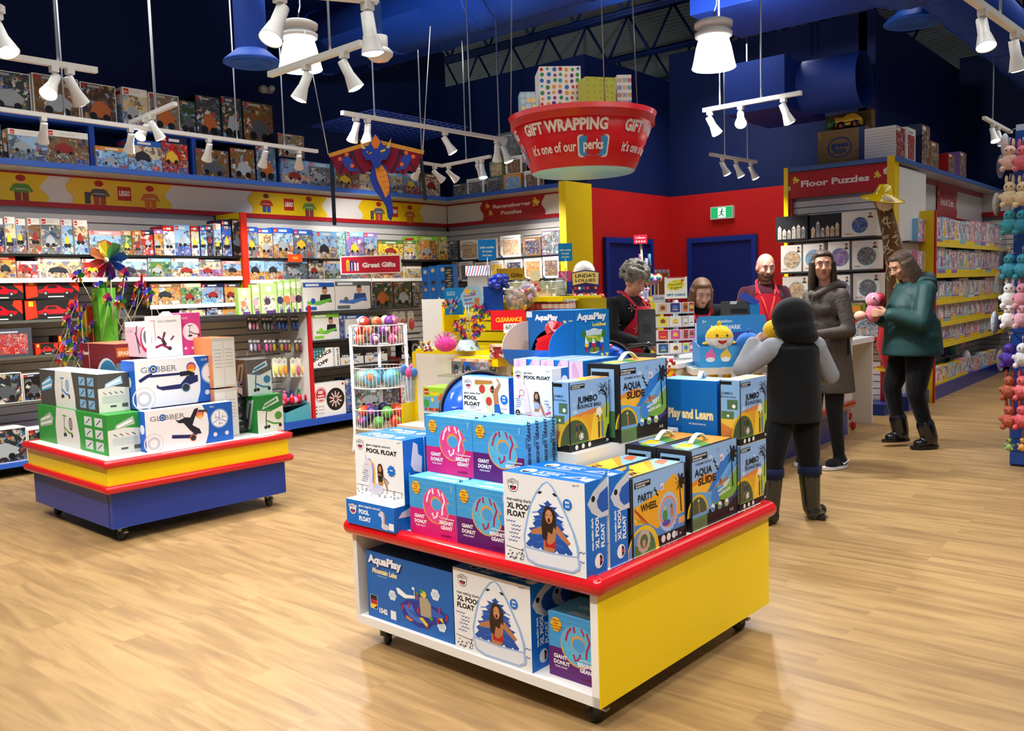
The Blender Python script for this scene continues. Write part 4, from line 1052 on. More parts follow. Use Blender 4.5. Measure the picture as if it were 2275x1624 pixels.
def donut_art(m, F, x, y, r, base, drip, crumb=0xd99a48, spr=(0xe8d040, 0x3f8f4a, 0x7a3aa0, 0xf0f0f0)):
 k = F.h / F.w
 out = [(x + r * k * 1.06 * cos(t), y - r * 0.05 + r * 1.0 * sin(t)) for t in [radians(a) for a in range(14, 350, 12)]]
 m.poly(F, out + [(x + r * k * 0.86, y - r * 0.02), (x + r * k * 0.8, y + r * 0.14)], crumb)
 gl = [(x + r * k * (1.0 + 0.025 * sin(5 * t)) * cos(t), y + r * (0.97 + 0.03 * sin(7 * t)) * sin(t)) for t in [radians(a) for a in range(18, 345, 9)]]
 m.poly(F, gl + [(x + r * k * 0.78, y - r * 0.02), (x + r * k * 0.76, y + r * 0.16)], base)
 m.ell(F, x, y + 0.1 * r, r * 0.43, crumb, ry=r * 0.4); m.ell(F, x + 0.01, y + 0.04 * r, r * 0.38, 0x4a9cd8, ry=r * 0.33)
 for pts in (((-0.75, 0.1), (-0.6, 0.55), (-0.4, 0.8)), ((-0.25, 0.9), (-0.2, 0.6)), ((0.2, 0.9), (0.35, 0.55), (0.5, 0.75), (0.68, 0.3), (0.5, -0.1), (0.45, -0.5)), ((-0.3, -0.45), (-0.2, -0.75), (0.05, -0.6), (0.1, -0.35))):
  m.line(F, [(x + a * r * k, y + b * r) for a, b in pts], r * 0.12, drip)
 R_ = random.Random(int(x * 1000))
 for i in range(34):
  t, q = R_.uniform(0, 6.28), R_.uniform(0.55, 0.92)
  a, b = x + q * r * k * cos(t), y + q * r * sin(t)
  if abs(t - 6.2) < 0.3 or t < 0.25: continue
  m.line(F, [(a, b), (a + R_.uniform(-.012, .012), b + R_.uniform(-.012, .012))], r * 0.045, R_.choice(spr))
def donut_box(P, deg, w, d, h, kind, label):
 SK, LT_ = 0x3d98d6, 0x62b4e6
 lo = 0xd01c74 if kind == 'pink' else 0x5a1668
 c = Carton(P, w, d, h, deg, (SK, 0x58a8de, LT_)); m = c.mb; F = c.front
 for i in range(4): m.line(F, [(0.02 + 0.05 * q, 0.62 + 0.1 * i + 0.012 * (q % 2)) for q in range(20)], 0.006, 0x6db6e4)
 m.rect(F, 0, 0, 1, 0.46, lo)
 if kind == 'pink': donut_art(m, F, 0.58, 0.57, 0.31, 0xe0468c, 0xf4e4ee)
 else: donut_art(m, F, 0.6, 0.57, 0.32, 0x58b4dc, 0xb01c4c, spr=(0x1a3a7a, 0x2f8f5a, 0xb02c4c, 0xe8d040))
 m.ell(F, 0.16, 0.82, 0.105, 0xf0b02a, ry=0.115)
 for i, t_ in enumerate(('OVER 4 FT.', 'WIDE!', 'PLUS DE 1.2 M', 'DE LARGE!')): m.text(F, t_, 0.16, 0.87 - 0.045 * i, 0.034, 0x2a1c10, 0.03, 'c')
 m.text(F, 'GIANT', 0.1, 0.3, 0.085, 0xf4f0f4, 0.04); m.text(F, 'DONUT', 0.1, 0.21, 0.085, 0xf4f0f4, 0.04); m.text(F, 'POOL FLOAT', 0.13, 0.155, 0.04, 0xf4f0f4, 0.02)
 m.text(F, 'FLOTTEUR DE PISCINE', 0.96, 0.36, 0.032, 0xf4f0f4, 0.03, 'r'); m.text(F, 'BEIGNET', 0.94, 0.27, 0.085, 0xf4f0f4, 0.04, 'r'); m.text(F, 'GÉANT', 0.92, 0.185, 0.085, 0xf4f0f4, 0.04, 'r')
 m.text(F, 'incredible', 0.68, 0.06, 0.06, 0x6a0c40, 0.02)
 m.text(F, 'AGES 8+', 0.93, 0.9, 0.03, 0xd8ecf8, 0.02, 'c', rot=90)
 T = c.top; m.text(T, 'GIANT DONUT', 0.92, 0.7, 0.42, 0xeaf6fc, 0.05, rot=180, fit=0.62); m.text(T, 'POOL FLOAT', 0.6, 0.86, 0.16, 0xeaf6fc, 0.03, rot=180)
 G = c.side
 m.text(G, 'BEIGNET GÉANT', 0.78, 0.3, 0.1, 0x1c2a66, 0.05, rot=90); m.text(G, 'PISCINE', 0.36, 0.62, 0.05, 0x1c2a66, 0.03, rot=90)
 return c.done('pool_float_box', label, 'toy box', 'boxed pool floats')
def unicorn(m, F, x, y, s, small=False):
 k = F.h / F.w
 def T(a, b): return (x + a * s * k, y + b * s)
 m.ell(F, *T(0.25, -0.62), 0.62 * s, 0xccc8da, ry=0.3 * s); m.ell(F, *T(0.3, -0.5), 0.3 * s, 0xb8c4dc, ry=0.1 * s)
 if not small: m.poly(F, [T(0.72, -0.4), T(0.75, 0.05), T(0.9, -0.02), T(1.05, 0.02), T(1.3, -0.25), T(1.1, -0.2), T(0.95, -0.15)], 0xf0d23a); m.line(F, [T(0.74, -0.1), T(0.9, 0.04), T(1.1, -0.02), T(1.32, -0.2)], 0.08 * s, 0x3f6fd0)
 m.poly(F, [T(-0.3, -0.75), T(-0.24, -0.1), T(-0.34, 0.3), T(-0.72, 0.36), T(-0.76, 0.55), T(-0.45, 0.78), T(-0.3, 0.92), T(0.05, 0.72), T(0.16, 0.2), T(0.12, -0.5)], 0xd6d2e2)
 m.poly(F, [T(-0.5, 0.86), T(-0.4, 0.9), T(-0.56, 1.3)], 0xc9c4dc)
 for i, cc in enumerate((0x3a6fd0, 0xd84a90, 0xf0cc30)): m.line(F, [T(-0.24 + 0.05 * i, 0.95 - 0.05 * i), T(0.02 + 0.05 * i, 0.8 - 0.04 * i), T(0.1 + 0.05 * i, 0.3), T(0.04 + 0.05 * i, -0.3 - 0.1 * i)], 0.07 * s, cc)
 m.line(F, [T(-0.5, 0.62), T(-0.4, 0.6)], 0.03 * s, 0x222230)
def lady(m, F, x, y, s, top, hair=HAIR_P):
 """small printed bather: waist at y"""
 k = F.h / F.w
 def T(a, b): return (x + a * s * k, y + b * s)
 m.poly(F, [T(-0.16, 0), T(-0.2, 0.45), T(-0.26, 0.62), T(0.22, 0.62), T(0.5, 0.1), T(0.58, -0.2), T(0.5, -0.22), T(0.34, 0.1), T(0.18, 0.36), T(0.16, 0)], SKIN_P)
 m.poly(F, [T(-0.2, 0.5), T(0.2, 0.5), T(0.17, 0.16), T(-0.17, 0.16)], top)
 m.poly(F, [T(-0.2, 0.95), T(-0.1, 1.12), T(0.12, 1.12), T(0.22, 0.9), T(0.26, 0.4), T(0.08, 0.55), T(-0.1, 0.6), T(-0.2, 0.6)], hair); m.ell(F, *T(0, 0.86), 0.12 * s, 0xbe8058, ry=0.17 * s)
def unicorn_box(P, deg, w, d, h, label):
 c = Carton(P, w, d, h, deg, (0xe8e8ea, BMB, BMB)); m = c.mb; F = c.front
 bigmouth(m, F, 0.12, 0.85, 0.085); m.text(F, 'giant magical unicorn', 0.25, 0.85, 0.05, 0x1a1a1a, 0.02, fit=0.5); m.text(F, 'POOL FLOAT', 0.25, 0.745, 0.095, 0x141414, 0.045, fit=0.63); m.text(F, 'ages 8+', 0.93, 0.95, 0.028, 0x333333, 0, 'c')
 waves(m, F, 5, 6, 0.02, 0.18, 0.25, 0.45); squiggles(m, F, 6, 30, 0.2)
 m.poly(F, [(0.76 + (0.09 if i % 2 else 0.065) * cos(2 * pi * i / 20), 0.5 + (0.1 if i % 2 else 0.072) * sin(2 * pi * i / 20)) for i in range(20)], BMB); m.text(F, 'glitter', 0.76, 0.5, 0.034, 0xf4f4f4, 0.03, 'c')
 unicorn(m, F, 0.36, 0.36, 0.3); lady(m, F, 0.53, 0.25, 0.3, 0x20242c)
 G = c.side; m.poly(G, [(0.35, 0.6), (0.5, 0.95), (0.7, 0.9), (0.72, 0.75), (0.9, 0.7), (0.85, 0.45), (0.5, 0.5)], 0xe4e4ec)
 text_up(m, G, 'giant magical unicorn', 0.3, 0.02, 0.055, 0xf2f4f8, 0.02); text_up(m, G, 'POOL', 0.6, 0.06, 0.1, 0xf2f4f8); text_up(m, G, 'FLOAT', 0.86, 0.03, 0.1, 0xf2f4f8)
 T = c.top; m.ell(T, 0.22, 0.5, 0.24, 0xf4f2f0); m.ell(T, 0.22, 0.46, 0.17, 0x141414, a0=180, a1=360); m.text(T, 'POOL', 0.36, 0.45, 0.28, 0xf2f4f8, 0.04); m.text(T, 'FLOAT', 0.36, 0.14, 0.28, 0xf2f4f8, 0.04); m.ell(T, 0.78, 0.4, 0.2, 0xd8dae6)
 return c.done('pool_float_box', label, 'toy box', 'boxed pool floats')
def flat_float_box(P, deg, w, d, h, label, full=True):
 c = Carton(P, w, d, h, deg, (BMB, BMB, 0xe6e4e6)); m = c.mb; F = c.front
 if full:
  bigmouth(m, F, 0.14, 0.62, 0.24, ink=0x10305a); m.text(F, 'giant magical unicorn', 0.27, 0.78, 0.13, 0xf2f4f8, 0.02, fit=0.44); m.text(F, 'POOL', 0.27, 0.5, 0.24, 0xf2f4f8, 0.05); m.text(F, 'FLOAT', 0.27, 0.22, 0.24, 0xf2f4f8, 0.05)
  k = 1.0; unicorn(m, F, 0.78, 0.42, 0.4, True); m.rect(F, 0.89, 0.08, 0.985, 0.36, 0xeceae8)
  G = c.side; m.poly(G, [(0.1, 0.55), (0.2, 0.75), (0.6, 0.95), (0.95, 0.9), (0.95, 0.6), (0.5, 0.5)], 0xdcd4e0); m.ell(G, 0.45, 0.72, 0.06, 0x202028, n=8); m.poly(G, [(0.5, 0.5), (0.6, 0.5), (0.58, 0.1)], 0xc8c4dc)
 else:
  m.rect(F, 0.02, 0.2, 0.12, 0.95, 0xe8eaf0); m.text(c.top, 'POOL FLOAT', 0.3, 0.15, 0.12, 0x30406a, 0.03)
 waves(m, c.top, 4, 3, 0.05, 0.3, 0.1, 0.5); squiggles(m, c.top, 9, 14, 0.4, 0.3, 0.95)
 return c.done('pool_float_box', label, 'toy box', 'boxed pool floats')
def pizza_box(P, deg, w, d, h, label):
 c = Carton(P, w, d, h, deg, (0xe6e7ea, BMB, 0x4f8fd4)); m = c.mb; F = c.front
 bigmouth(m, F, 0.13, 0.83, 0.1); m.text(F, 'giant pizza slice', 0.03, 0.62, 0.06, 0x1a1a1a, 0.02, fit=0.36); m.text(F, 'POOL', 0.03, 0.5, 0.11, 0x141414, 0.045, fit=0.29); m.text(F, 'FLOAT', 0.03, 0.37, 0.11, 0x141414, 0.045, fit=0.35)
 waves(m, F, 11, 5, 0.02, 0.3, 0.2, 0.36); waves(m, F, 12, 2, 0.82, 0.84, 0.2, 0.4); squiggles(m, F, 13, 34, 0.17)
 m.poly(F, [(0.3, 0.87), (0.67, 0.9), (0.7, 0.15), (0.66, 0.02)], 0xcfd6bc); m.poly(F, [(0.28, 0.84), (0.29, 0.93), (0.66, 0.93), (0.67, 0.87), (0.6, 0.85), (0.34, 0.83)], 0xb07a34)
 for x, y, r in ((0.44, 0.74, 0.09), (0.66, 0.74, 0.07), (0.58, 0.49, 0.09), (0.62, 0.17, 0.075)): m.ell(F, x, y, r, 0xb83a2c, ry=r * 1.05)
 m.poly(F, [(0.66, 0.72), (0.72, 0.76), (0.8, 0.88), (0.74, 1.0 - 0.02), (0.78, 0.97), (0.84, 0.86), (0.77, 0.68), (0.79, 0.42), (0.7, 0.42)], SKIN_P)
 m.ell(F, 0.67, 0.74, 0.045, 0xb47850, ry=0.07); m.ell(F, 0.665, 0.78, 0.04, HAIR_P, ry=0.045); m.ell(F, 0.665, 0.7, 0.03, 0x3a241a, ry=0.03, n=10)
 m.poly(F, [(0.7, 0.44), (0.8, 0.44), (0.84, 0.2), (0.79, 0.2), (0.74, 0.28), (0.73, 0.24), (0.69, 0.24)], 0x1f5fb8)
 m.poly(F, [(0.7, 0.25), (0.74, 0.24), (0.75, 0.02), (0.71, 0.02)], SKIN_P); m.poly(F, [(0.79, 0.22), (0.84, 0.2), (0.97, 0.1), (0.98, 0.04), (0.93, 0.1)], SKIN_P)
 m.ell(F, 0.9, 0.55, 0.1, BMB); m.text(F, 'BIG', 0.9, 0.57, 0.055, 0xf4f4f4, 0.04, 'c'); m.text(F, 'fun!', 0.9, 0.51, 0.055, 0xf4f4f4, 0.03, 'c')
 return c.done('pool_float_box', label, 'toy box', 'boxed pool floats')
def llama_box(P, deg, w, d, h, label):
 c = Carton(P, w, d, h, deg, (0xe6e7ec, BMB, 0xb8cbe8)); m = c.mb; F = c.front
 bigmouth(m, F, 0.13, 0.89, 0.065); m.text(F, 'giant llama', 0.28, 0.91, 0.04, 0x1a1a1a, 0.02); m.text(F, 'POOL FLOAT', 0.28, 0.83, 0.07, 0x141414, 0.045, fit=0.67); m.text(F, 'ages 8+', 0.9, 0.955, 0.025, 0x333333, 0, 'c')
 waves(m, F, 21, 5, 0.02, 0.1, 0.36, 0.52); waves(m, F, 22, 3, 0.78, 0.84, 0.38, 0.52); squiggles(m, F, 23, 34, 0.26)
 m.ell(F, 0.62, 0.25, 0.15, 0xd4d0dc, ry=0.11); m.ell(F, 0.6, 0.3, 0.1, 0xe4e2ea, ry=0.05)
 m.poly(F, [(0.14, 0.52), (0.16, 0.72), (0.22, 0.73), (0.32, 0.74), (0.36, 0.66), (0.44, 0.3), (0.28, 0.28), (0.27, 0.5)], 0xe2d2da); m.poly(F, [(0.13, 0.82), (0.19, 0.7), (0.22, 0.72)], 0xe0c4d0); m.poly(F, [(0.25, 0.84), (0.29, 0.84), (0.29, 0.72), (0.25, 0.72)], 0xe0c4d0)
 m.ring(F, 0.22, 0.6, 0.045, 0.055, 0xc03060); m.ell(F, 0.155, 0.54, 0.018, 0xc02850); m.line(F, [(0.88, 0.4), (0.9, 0.44), (0.86, 0.36)], 0.05, 0xdcd8e2)
 m.line(F, [(0.82, 0.29), (0.95, 0.33)], 0.03, 0xd0508c); m.line(F, [(0.34, 0.22), (0.45, 0.26)], 0.02, 0xd0508c)
 m.poly(F, [(0.6, 0.18), (0.7, 0.18), (0.74, 0.02), (0.64, 0.02)], SKIN_P); lady(m, F, 0.6, 0.32, 0.28, 0x9fb4d8)
 m.ell(F, 0.1, 0.28, 0.05, 0x141414, n=16); m.text(F, 'So', 0.1, 0.285, 0.03, 0xf4f4f4, 0.03, 'c'); m.text(F, 'Cool', 0.1, 0.255, 0.03, 0xf4f4f4, 0.03, 'c')
 G = c.side; m.rect(G, 0, 0.55, 0.55, 1, 0xdfe2ea); m.ell(G, 0.75, 0.8, 0.08, 0xf4f4f4)
 return c.done('pool_float_box', label, 'toy box', 'boxed pool floats')
def palm(m, F, x, y, s, col=0x121214):
 k = F.h / F.w
 m.poly(F, [(x + 0.1 * s * k, y - 1.7 * s), (x + 0.2 * s * k, y - 1.7 * s), (x + 0.12 * s * k, y - 0.8 * s), (x + 0.04 * s * k, y), (x - 0.04 * s * k, y)], col)
 for a in (8, 50, 95, 140, 175, 205, 240, 300, 335):
  t = radians(a); tip = (x + s * 0.62 * k * cos(t), y + s * 0.5 * sin(t) - 0.06 * s)
  mid = (x + s * 0.4 * k * cos(t) - 0.1 * s * k * sin(t), y + s * 0.36 * sin(t) + 0.1 * s * cos(t))
  mid2 = (x + s * 0.34 * k * cos(t) + 0.1 * s * k * sin(t), y + s * 0.3 * sin(t) - 0.12 * s)
  m.poly(F, [(x, y), mid2, tip, mid], col)
 m.ell(F, x, y, 0.1 * s, col, n=8)
def bare_tree(m, F, x, y, s):
 L = [((0, -1.6), (0.05, -0.7), (0, -0.2), (-0.25, 0.1), (-0.6, 0.2)), ((0, -0.2), (0.1, 0.2), (0.0, 0.5)), ((-0.25, 0.1), (-0.3, 0.4), (-0.5, 0.5)), ((-0.3, 0.25), (-0.7, 0.42)), ((0.05, 0.1), (-0.12, 0.36), (-0.2, 0.55)), ((0.04, -0.5), (0.3, 0.0), (0.3, 0.4)), ((-0.45, 0.16), (-0.8, 0.05)), ((0.02, -0.3), (-0.2, -0.12), (-0.42, -0.1))]
 k = F.h / F.w
 for i, l in enumerate(L): m.line(F, [(x + a * s * k, y + b * s) for a, b in l], s * (0.1 if i == 0 else 0.05), 0x16181c)
 R_ = random.Random(5)
 for i in range(26): m.ell(F, x + R_.uniform(-.85, .3) * s * k, y + R_.uniform(0, .6) * s, s * 0.03, 0x1c2420, n=5)
def sky(m, F, seed=1, col=0x8fb4e4, y0=0.0):
 R_ = random.Random(seed)
 m.rect(F, 0, y0, 1, 1, col)
 for i in range(9): m.ell(F, R_.uniform(.1, .9), R_.uniform(max(y0, .45), .95), R_.uniform(.03, .08), R_.choice((0x9fc2ec, 0xb6d0f0, 0x7fa6dc, 0x86a0d8)), ry=0.03, n=10)
def arch_photo(m, F, x, y, r, grass=0x4a7a3a):
 """yellow arch over a garden snapshot with a child and ball"""
 m.ell(F, x, y, r * 1.16, 0xe0b020, a0=0, a1=180, n=18); m.ell(F, x, y, r, 0x46583a, a0=0, a1=180, n=18)
 m.rect(F, 0.0, 0.0, x + r * F.h / F.w, y + 0.002, grass)
def xtag(m, F, x, y, w, h=0.075):
 m.rect(F, x, y, x + w, y + h, 0x101012); m.text(F, 'EXTREME BACKYARD', x + 0.02, y + h * 0.54, h * 0.4, 0xe8e8e8, 0.03, fit=w - 0.04); m.text(F, 'ADVENTURES', x + 0.02, y + h * 0.1, h * 0.4, 0xe8e8e8, 0.03, fit=w * 0.6)
def strip_top(m, c, words):
 T = c.topside; m.rect(T, 0.02, 0.1, 0.98, 0.9, 0x9cc4ea); m.poly(T, [(0.4, 0.1), (0.98, 0.1), (0.98, 0.6), (0.7, 0.9), (0.5, 0.9)], 0xe0943a); m.poly(T, [(0.3, 0.1), (0.5, 0.1), (0.75, 0.9), (0.6, 0.9)], 0xf0c830); m.poly(T, [(0.8, 0.1), (0.98, 0.1), (0.98, 0.4)], 0xc8542c)
 if words: m.text(T, words, 0.5, 0.62, 0.3, 0x14140c, 0.05, rot=180)
def jumbo_box(P, deg, w, d, h, label):
 c = Carton(P, w, d, h, deg, (0x7fa8d4, 0x8fb4e4, 0xd8b060)); m = c.mb
 F = c.side; sky(m, F, 7, y0=0.4)
 m.poly(F, [(0, 0.1), (1, 0.1), (1, 0.5), (0.7, 0.56), (0.3, 0.52), (0, 0.48)], 0xe0a028); m.poly(F, [(0, 0.42), (0.35, 0.5), (0.9, 0.46), (1, 0.5), (1, 0.54), (0.6, 0.57), (0, 0.5)], 0xd8803c); m.poly(F, [(0.85, 0.1), (1, 0.1), (1, 0.6), (0.9, 0.62), (0.75, 0.4)], 0xa8c040); m.poly(F, [(0.5, 0.1), (0.8, 0.1), (0.75, 0.5), (0.6, 0.5)], 0xecc638)
 arch_photo(m, F, 0.12, 0.12, 0.33, 0x5f8f42)
 m.rect(F, 0, 0, 1, 0.1, 0x17171a); m.poly(F, [(0.9, 0), (1, 0), (1, 0.3), (0.96, 0.28), (0.9, 0.14)], 0x17171a)
 m.ell(F, 0.28, 0.2, 0.055, 0xecece8, n=16)
 for a in range(5): m.ell(F, 0.28 + 0.045 * cos(a * 1.256) * F.h / F.w * 0.8, 0.2 + 0.04 * sin(a * 1.256), 0.013, 0x22222a, n=6)
 for x, cc in ((0.17, 0x3a2f6a), (0.27, 0x1c1c24)): m.line(F, [(x, 0.36), (x + 0.01, 0.28)], 0.04, cc); m.ell(F, x, 0.38, 0.018, 0x8a5a3c, n=8); m.line(F, [(x, 0.28), (x - 0.03, 0.19)], 0.018, 0xa0724e)
 m.ell(F, 0.74, 0.5, 0.075, 0xece6da, n=18); m.ell(F, 0.7, 0.44, 0.018, 0x2a2420, n=6); m.ell(F, 0.8, 0.45, 0.014, 0x2a2420, n=6)
 for x, cc in ((0.73, 0x5a4436), (0.82, 0x5a78a8)): m.line(F, [(x, 0.36), (x, 0.12)], 0.045, cc); m.ell(F, x, 0.4, 0.025, 0xa87850, n=8); m.line(F, [(x, 0.36), (x - 0.01, 0.46)], 0.018, 0xa87850)
 bare_tree(m, F, 0.93, 0.78, 0.24); xtag(m, F, 0.04, 0.895, 0.34, 0.06)
 m.text(F, 'JUMBO', 0.2, 0.68, 0.13, 0x121214, 0.02, fit=0.5); m.text(F, 'BOUNCE BALL', 0.2, 0.6, 0.075, 0x121214, 0.015, fit=0.6)
 for i in range(7): m.line(F, [(0.74 + 0.03 * i, 0.75 + 0.025 * sin(i * 0.5)), (0.75 + 0.03 * i, 0.775 + 0.025 * sin(i * .5))], 0.01, 0x14141a)
 for i in range(3): m.ell(F, 0.15 + 0.16 * i, 0.055, 0.036, 0xe8e8e4, n=14)
 m.text(F, '3+', 0.9, 0.04, 0.06, 0xe8e8e8, 0.03)
 G = c.front; m.rect(G, 0, 0.1, 1, 0.42, 0xd8b440); m.poly(G, [(0, 0.1), (1, 0.1), (1, 0.2), (0, 0.34)], 0xc87838); m.rect(G, 0, 0, 1, 0.1, 0x17171a); m.rect(G, 0, 0.93, 0.6, 0.98, 0x121214)
 m.text(G, 'JUMBO', 0.04, 0.78, 0.05, 0x24303c, 0.02, fit=0.62); m.text(G, 'BOUNCE BALL', 0.04, 0.73, 0.035, 0x24303c, 0.02, fit=0.8)
 m.rect(G, 0.36, 0.55, 0.9, 0.7, 0x4a6a4a); m.ell(G, 0.7, 0.6, 0.03, 0xe8e8e8, n=10); m.rect(G, 0.06, 0.4, 0.7, 0.52, 0x4f6f48); m.ell(G, 0.4, 0.45, 0.02, 0xe8e8e8, n=10)
 strip_top(m, c, '')
 for fa in (F, G): m.line(fa, [(0.002, 0), (0.002, 1)], 0.02, 0x17171a)
 return c.done('ball_box', label, 'toy box', 'boxed giant bounce balls')
def carry_handle(t, c):
 m = MB(); F = c.topside; n = 9
 pts = [F.p(0.34 + 0.34 * i / n, 0.5, 0.004 + 0.03 * sin(pi * i / n)) for i in range(n + 1)]
 for s in (-1, 1): m.tube([p + c.side.n * 0.007 * s for p in pts], 0.004, 0xeeeeea, 'plastic', n=6)
 vs = []
 for p in pts: vs += [p + c.side.n * 0.01, p - c.side.n * 0.01]
 m.add(vs, [(2 * i, 2 * i + 1, 2 * i + 3, 2 * i + 2) for i in range(n)], 0xe6e6e0, 'plastic')
 m.obj('handle', t, 'white carry handle')
def slide_box(P, deg, w, d, h, label):
 c = Carton(P, w, d, h, deg, (0x14161a, 0x14161a, 0x14161a)); m = c.mb
 F = c.side; e = 0.0
 sky(m, F, 3, y0=0.3)
 m.poly(F, [(0.0, 0.6), (0.3, 0.66), (0.55, 0.62), (0.35, 0.42), (0, 0.5)], 0xe08a2a); m.poly(F, [(0, 0.55), (0.3, 0.58), (0.42, 0.5), (0.3, 0.42), (0, 0.46)], 0xf0b838)
 m.poly(F, [(0.35, 0.42), (0.62, 0.74), (1, 0.9), (1, 0.66), (0.6, 0.4)], 0x2f78d0); m.poly(F, [(0.5, 0.46), (1, 0.84), (1, 0.78), (0.6, 0.42)], 0x6ab0ec)
 m.poly(F, [(0.0, 0.3), (0.0, 0.48), (0.18, 0.46), (0.4, 0.4), (0.5, 0.2), (0.3, 0.2)], 0x5fa0e0); m.poly(F, [(0.55, 0.28), (1, 0.62), (1, 0.3), (0.8, 0.22)], 0x77a83c)
 m.ell(F, 0.52, 0.34, 0.13, 0x5fa43c, ry=0.115); m.ell(F, 0.52, 0.345, 0.115, 0x3f7fd4, ry=0.1); m.poly(F, [(0.6, 0.42), (1, 0.8), (1, 0.7), (0.66, 0.36)], 0x5a9ae4)
 m.poly(F, [(0.5, 0.44), (0.58, 0.46), (0.66, 0.44), (0.78, 0.52), (0.76, 0.54), (0.64, 0.5), (0.5, 0.46)], SKIN_P); m.ell(F, 0.62, 0.51, 0.032, 0x8a5436, n=10)
 m.poly(F, [(0.35, 0.1), (0.6, 0.2), (0.9, 0.26), (1, 0.34), (1, 0.06), (0.35, 0.06)], 0x3a3478)
 m.rect(F, 0, 0, 1, 0.16, 0x17171a); m.poly(F, [(0.8, 0.15), (0.9, 0.22), (1, 0.24), (1, 0.15)], 0x17171a)
 arch_photo(m, F, 0.14, 0.185, 0.22, 0x5f8a40); m.rect(F, 0.02, 0.16, 0.36, 0.2, 0x6aa0d8); m.line(F, [(0.16, 0.33), (0.17, 0.2)], 0.03, 0xb8665a); m.ell(F, 0.155, 0.36, 0.018, 0xe0d8d0, n=8)
 m.text(F, '30FT', 0.68, 0.4, 0.09, 0xf0f4ea, 0.04, rot=9); m.text(F, 'GIANT', 0.56, 0.37, 0.045, 0xf0f4ea, 0.04, rot=9); m.text(F, 'WATER SLIDE', 0.58, 0.31, 0.05, 0xf0f4ea, 0.04, rot=9)
 for i, cc in enumerate((0x3f86d0, 0x57a040, 0x9ab83a)): m.ell(F, 0.45 + 0.15 * i, 0.2, 0.05, 0xf0f0ec, n=14); m.ell(F, 0.45 + 0.15 * i, 0.2, 0.046, cc, a0=160, a1=350, n=12)
 for i in range(7): m.rect(F, 0.03, 0.02 + 0.017 * i, 0.34 - 0.05 * (i % 3), 0.027 + 0.017 * i, 0x6a6a6e)
 m.text(F, '5-12', 0.82, 0.07, 0.05, 0xd8d8d8, 0.03)
 xtag(m, F, 0.02, 0.86, 0.32); m.text(F, 'SCREAMIN 30 FOOT', 0.1, 0.8, 0.036, 0x1c2430, 0.01, fit=0.34)
 m.text(F, 'AQUA', 0.08, 0.665, 0.125, 0x101014, 0.025, fit=0.36); m.text(F, 'SLIDE', 0.15, 0.545, 0.125, 0x101014, 0.025, fit=0.37)
 for x, y in ((0.49, 0.82), (0.52, 0.76), (0.55, 0.72)): m.line(F, [(x, y), (x - 0.015, y - 0.03), (x + 0.03, y - 0.05)], 0.022, 0x101014)
 m.rect(F, 0.6, 0.76, 0.69, 0.85, 0xd8d8ea); m.text(F, 'LK', 0.615, 0.78, 0.05, 0x5a3a9a, 0.05)
 palm(m, F, 0.86, 0.82, 0.26)
 m.line(F, [(0.01, 0), (0.01, 1)], 0.035, 0x101012); m.line(F, [(0.99, 0), (0.99, 1)], 0.02, 0x101012)
 G = c.front; m.rect(G, 0.12, 0.06, 0.86, 0.94, 0x86b0d8); m.rect(G, 0.14, 0.84, 0.7, 0.9, 0x101012); m.text(G, 'SCREAMIN 30 FOOT', 0.16, 0.78, 0.03, 0x1c2430, 0.02, fit=0.6); m.text(G, 'AQUA', 0.2, 0.68, 0.08, 0x101014, 0.02, fit=0.5); m.rect(G, 0.12, 0.06, 0.86, 0.4, 0x3f6f4a)
 T = c.topside; m.rect(T, 0.03, 0.12, 0.97, 0.88, 0x5f9c4a); m.poly(T, [(0.5, 0.12), (0.97, 0.12), (0.97, 0.88), (0.7, 0.88)], 0xe0a040); m.poly(T, [(0.03, 0.12), (0.3, 0.12), (0.5, 0.88), (0.2, 0.88)], 0x8fbce8); m.poly(T, [(0.2, 0.2), (0.4, 0.5), (0.36, 0.8), (0.1, 0.6)], 0xf0d030); m.poly(T, [(0.03, 0.5), (0.2, 0.88), (0.03, 0.88)], 0x3a3478)
 o = m.obj('slide_box', None, label, 'toy box', 'boxed water slides')
 carry_handle(o, c)
 return o
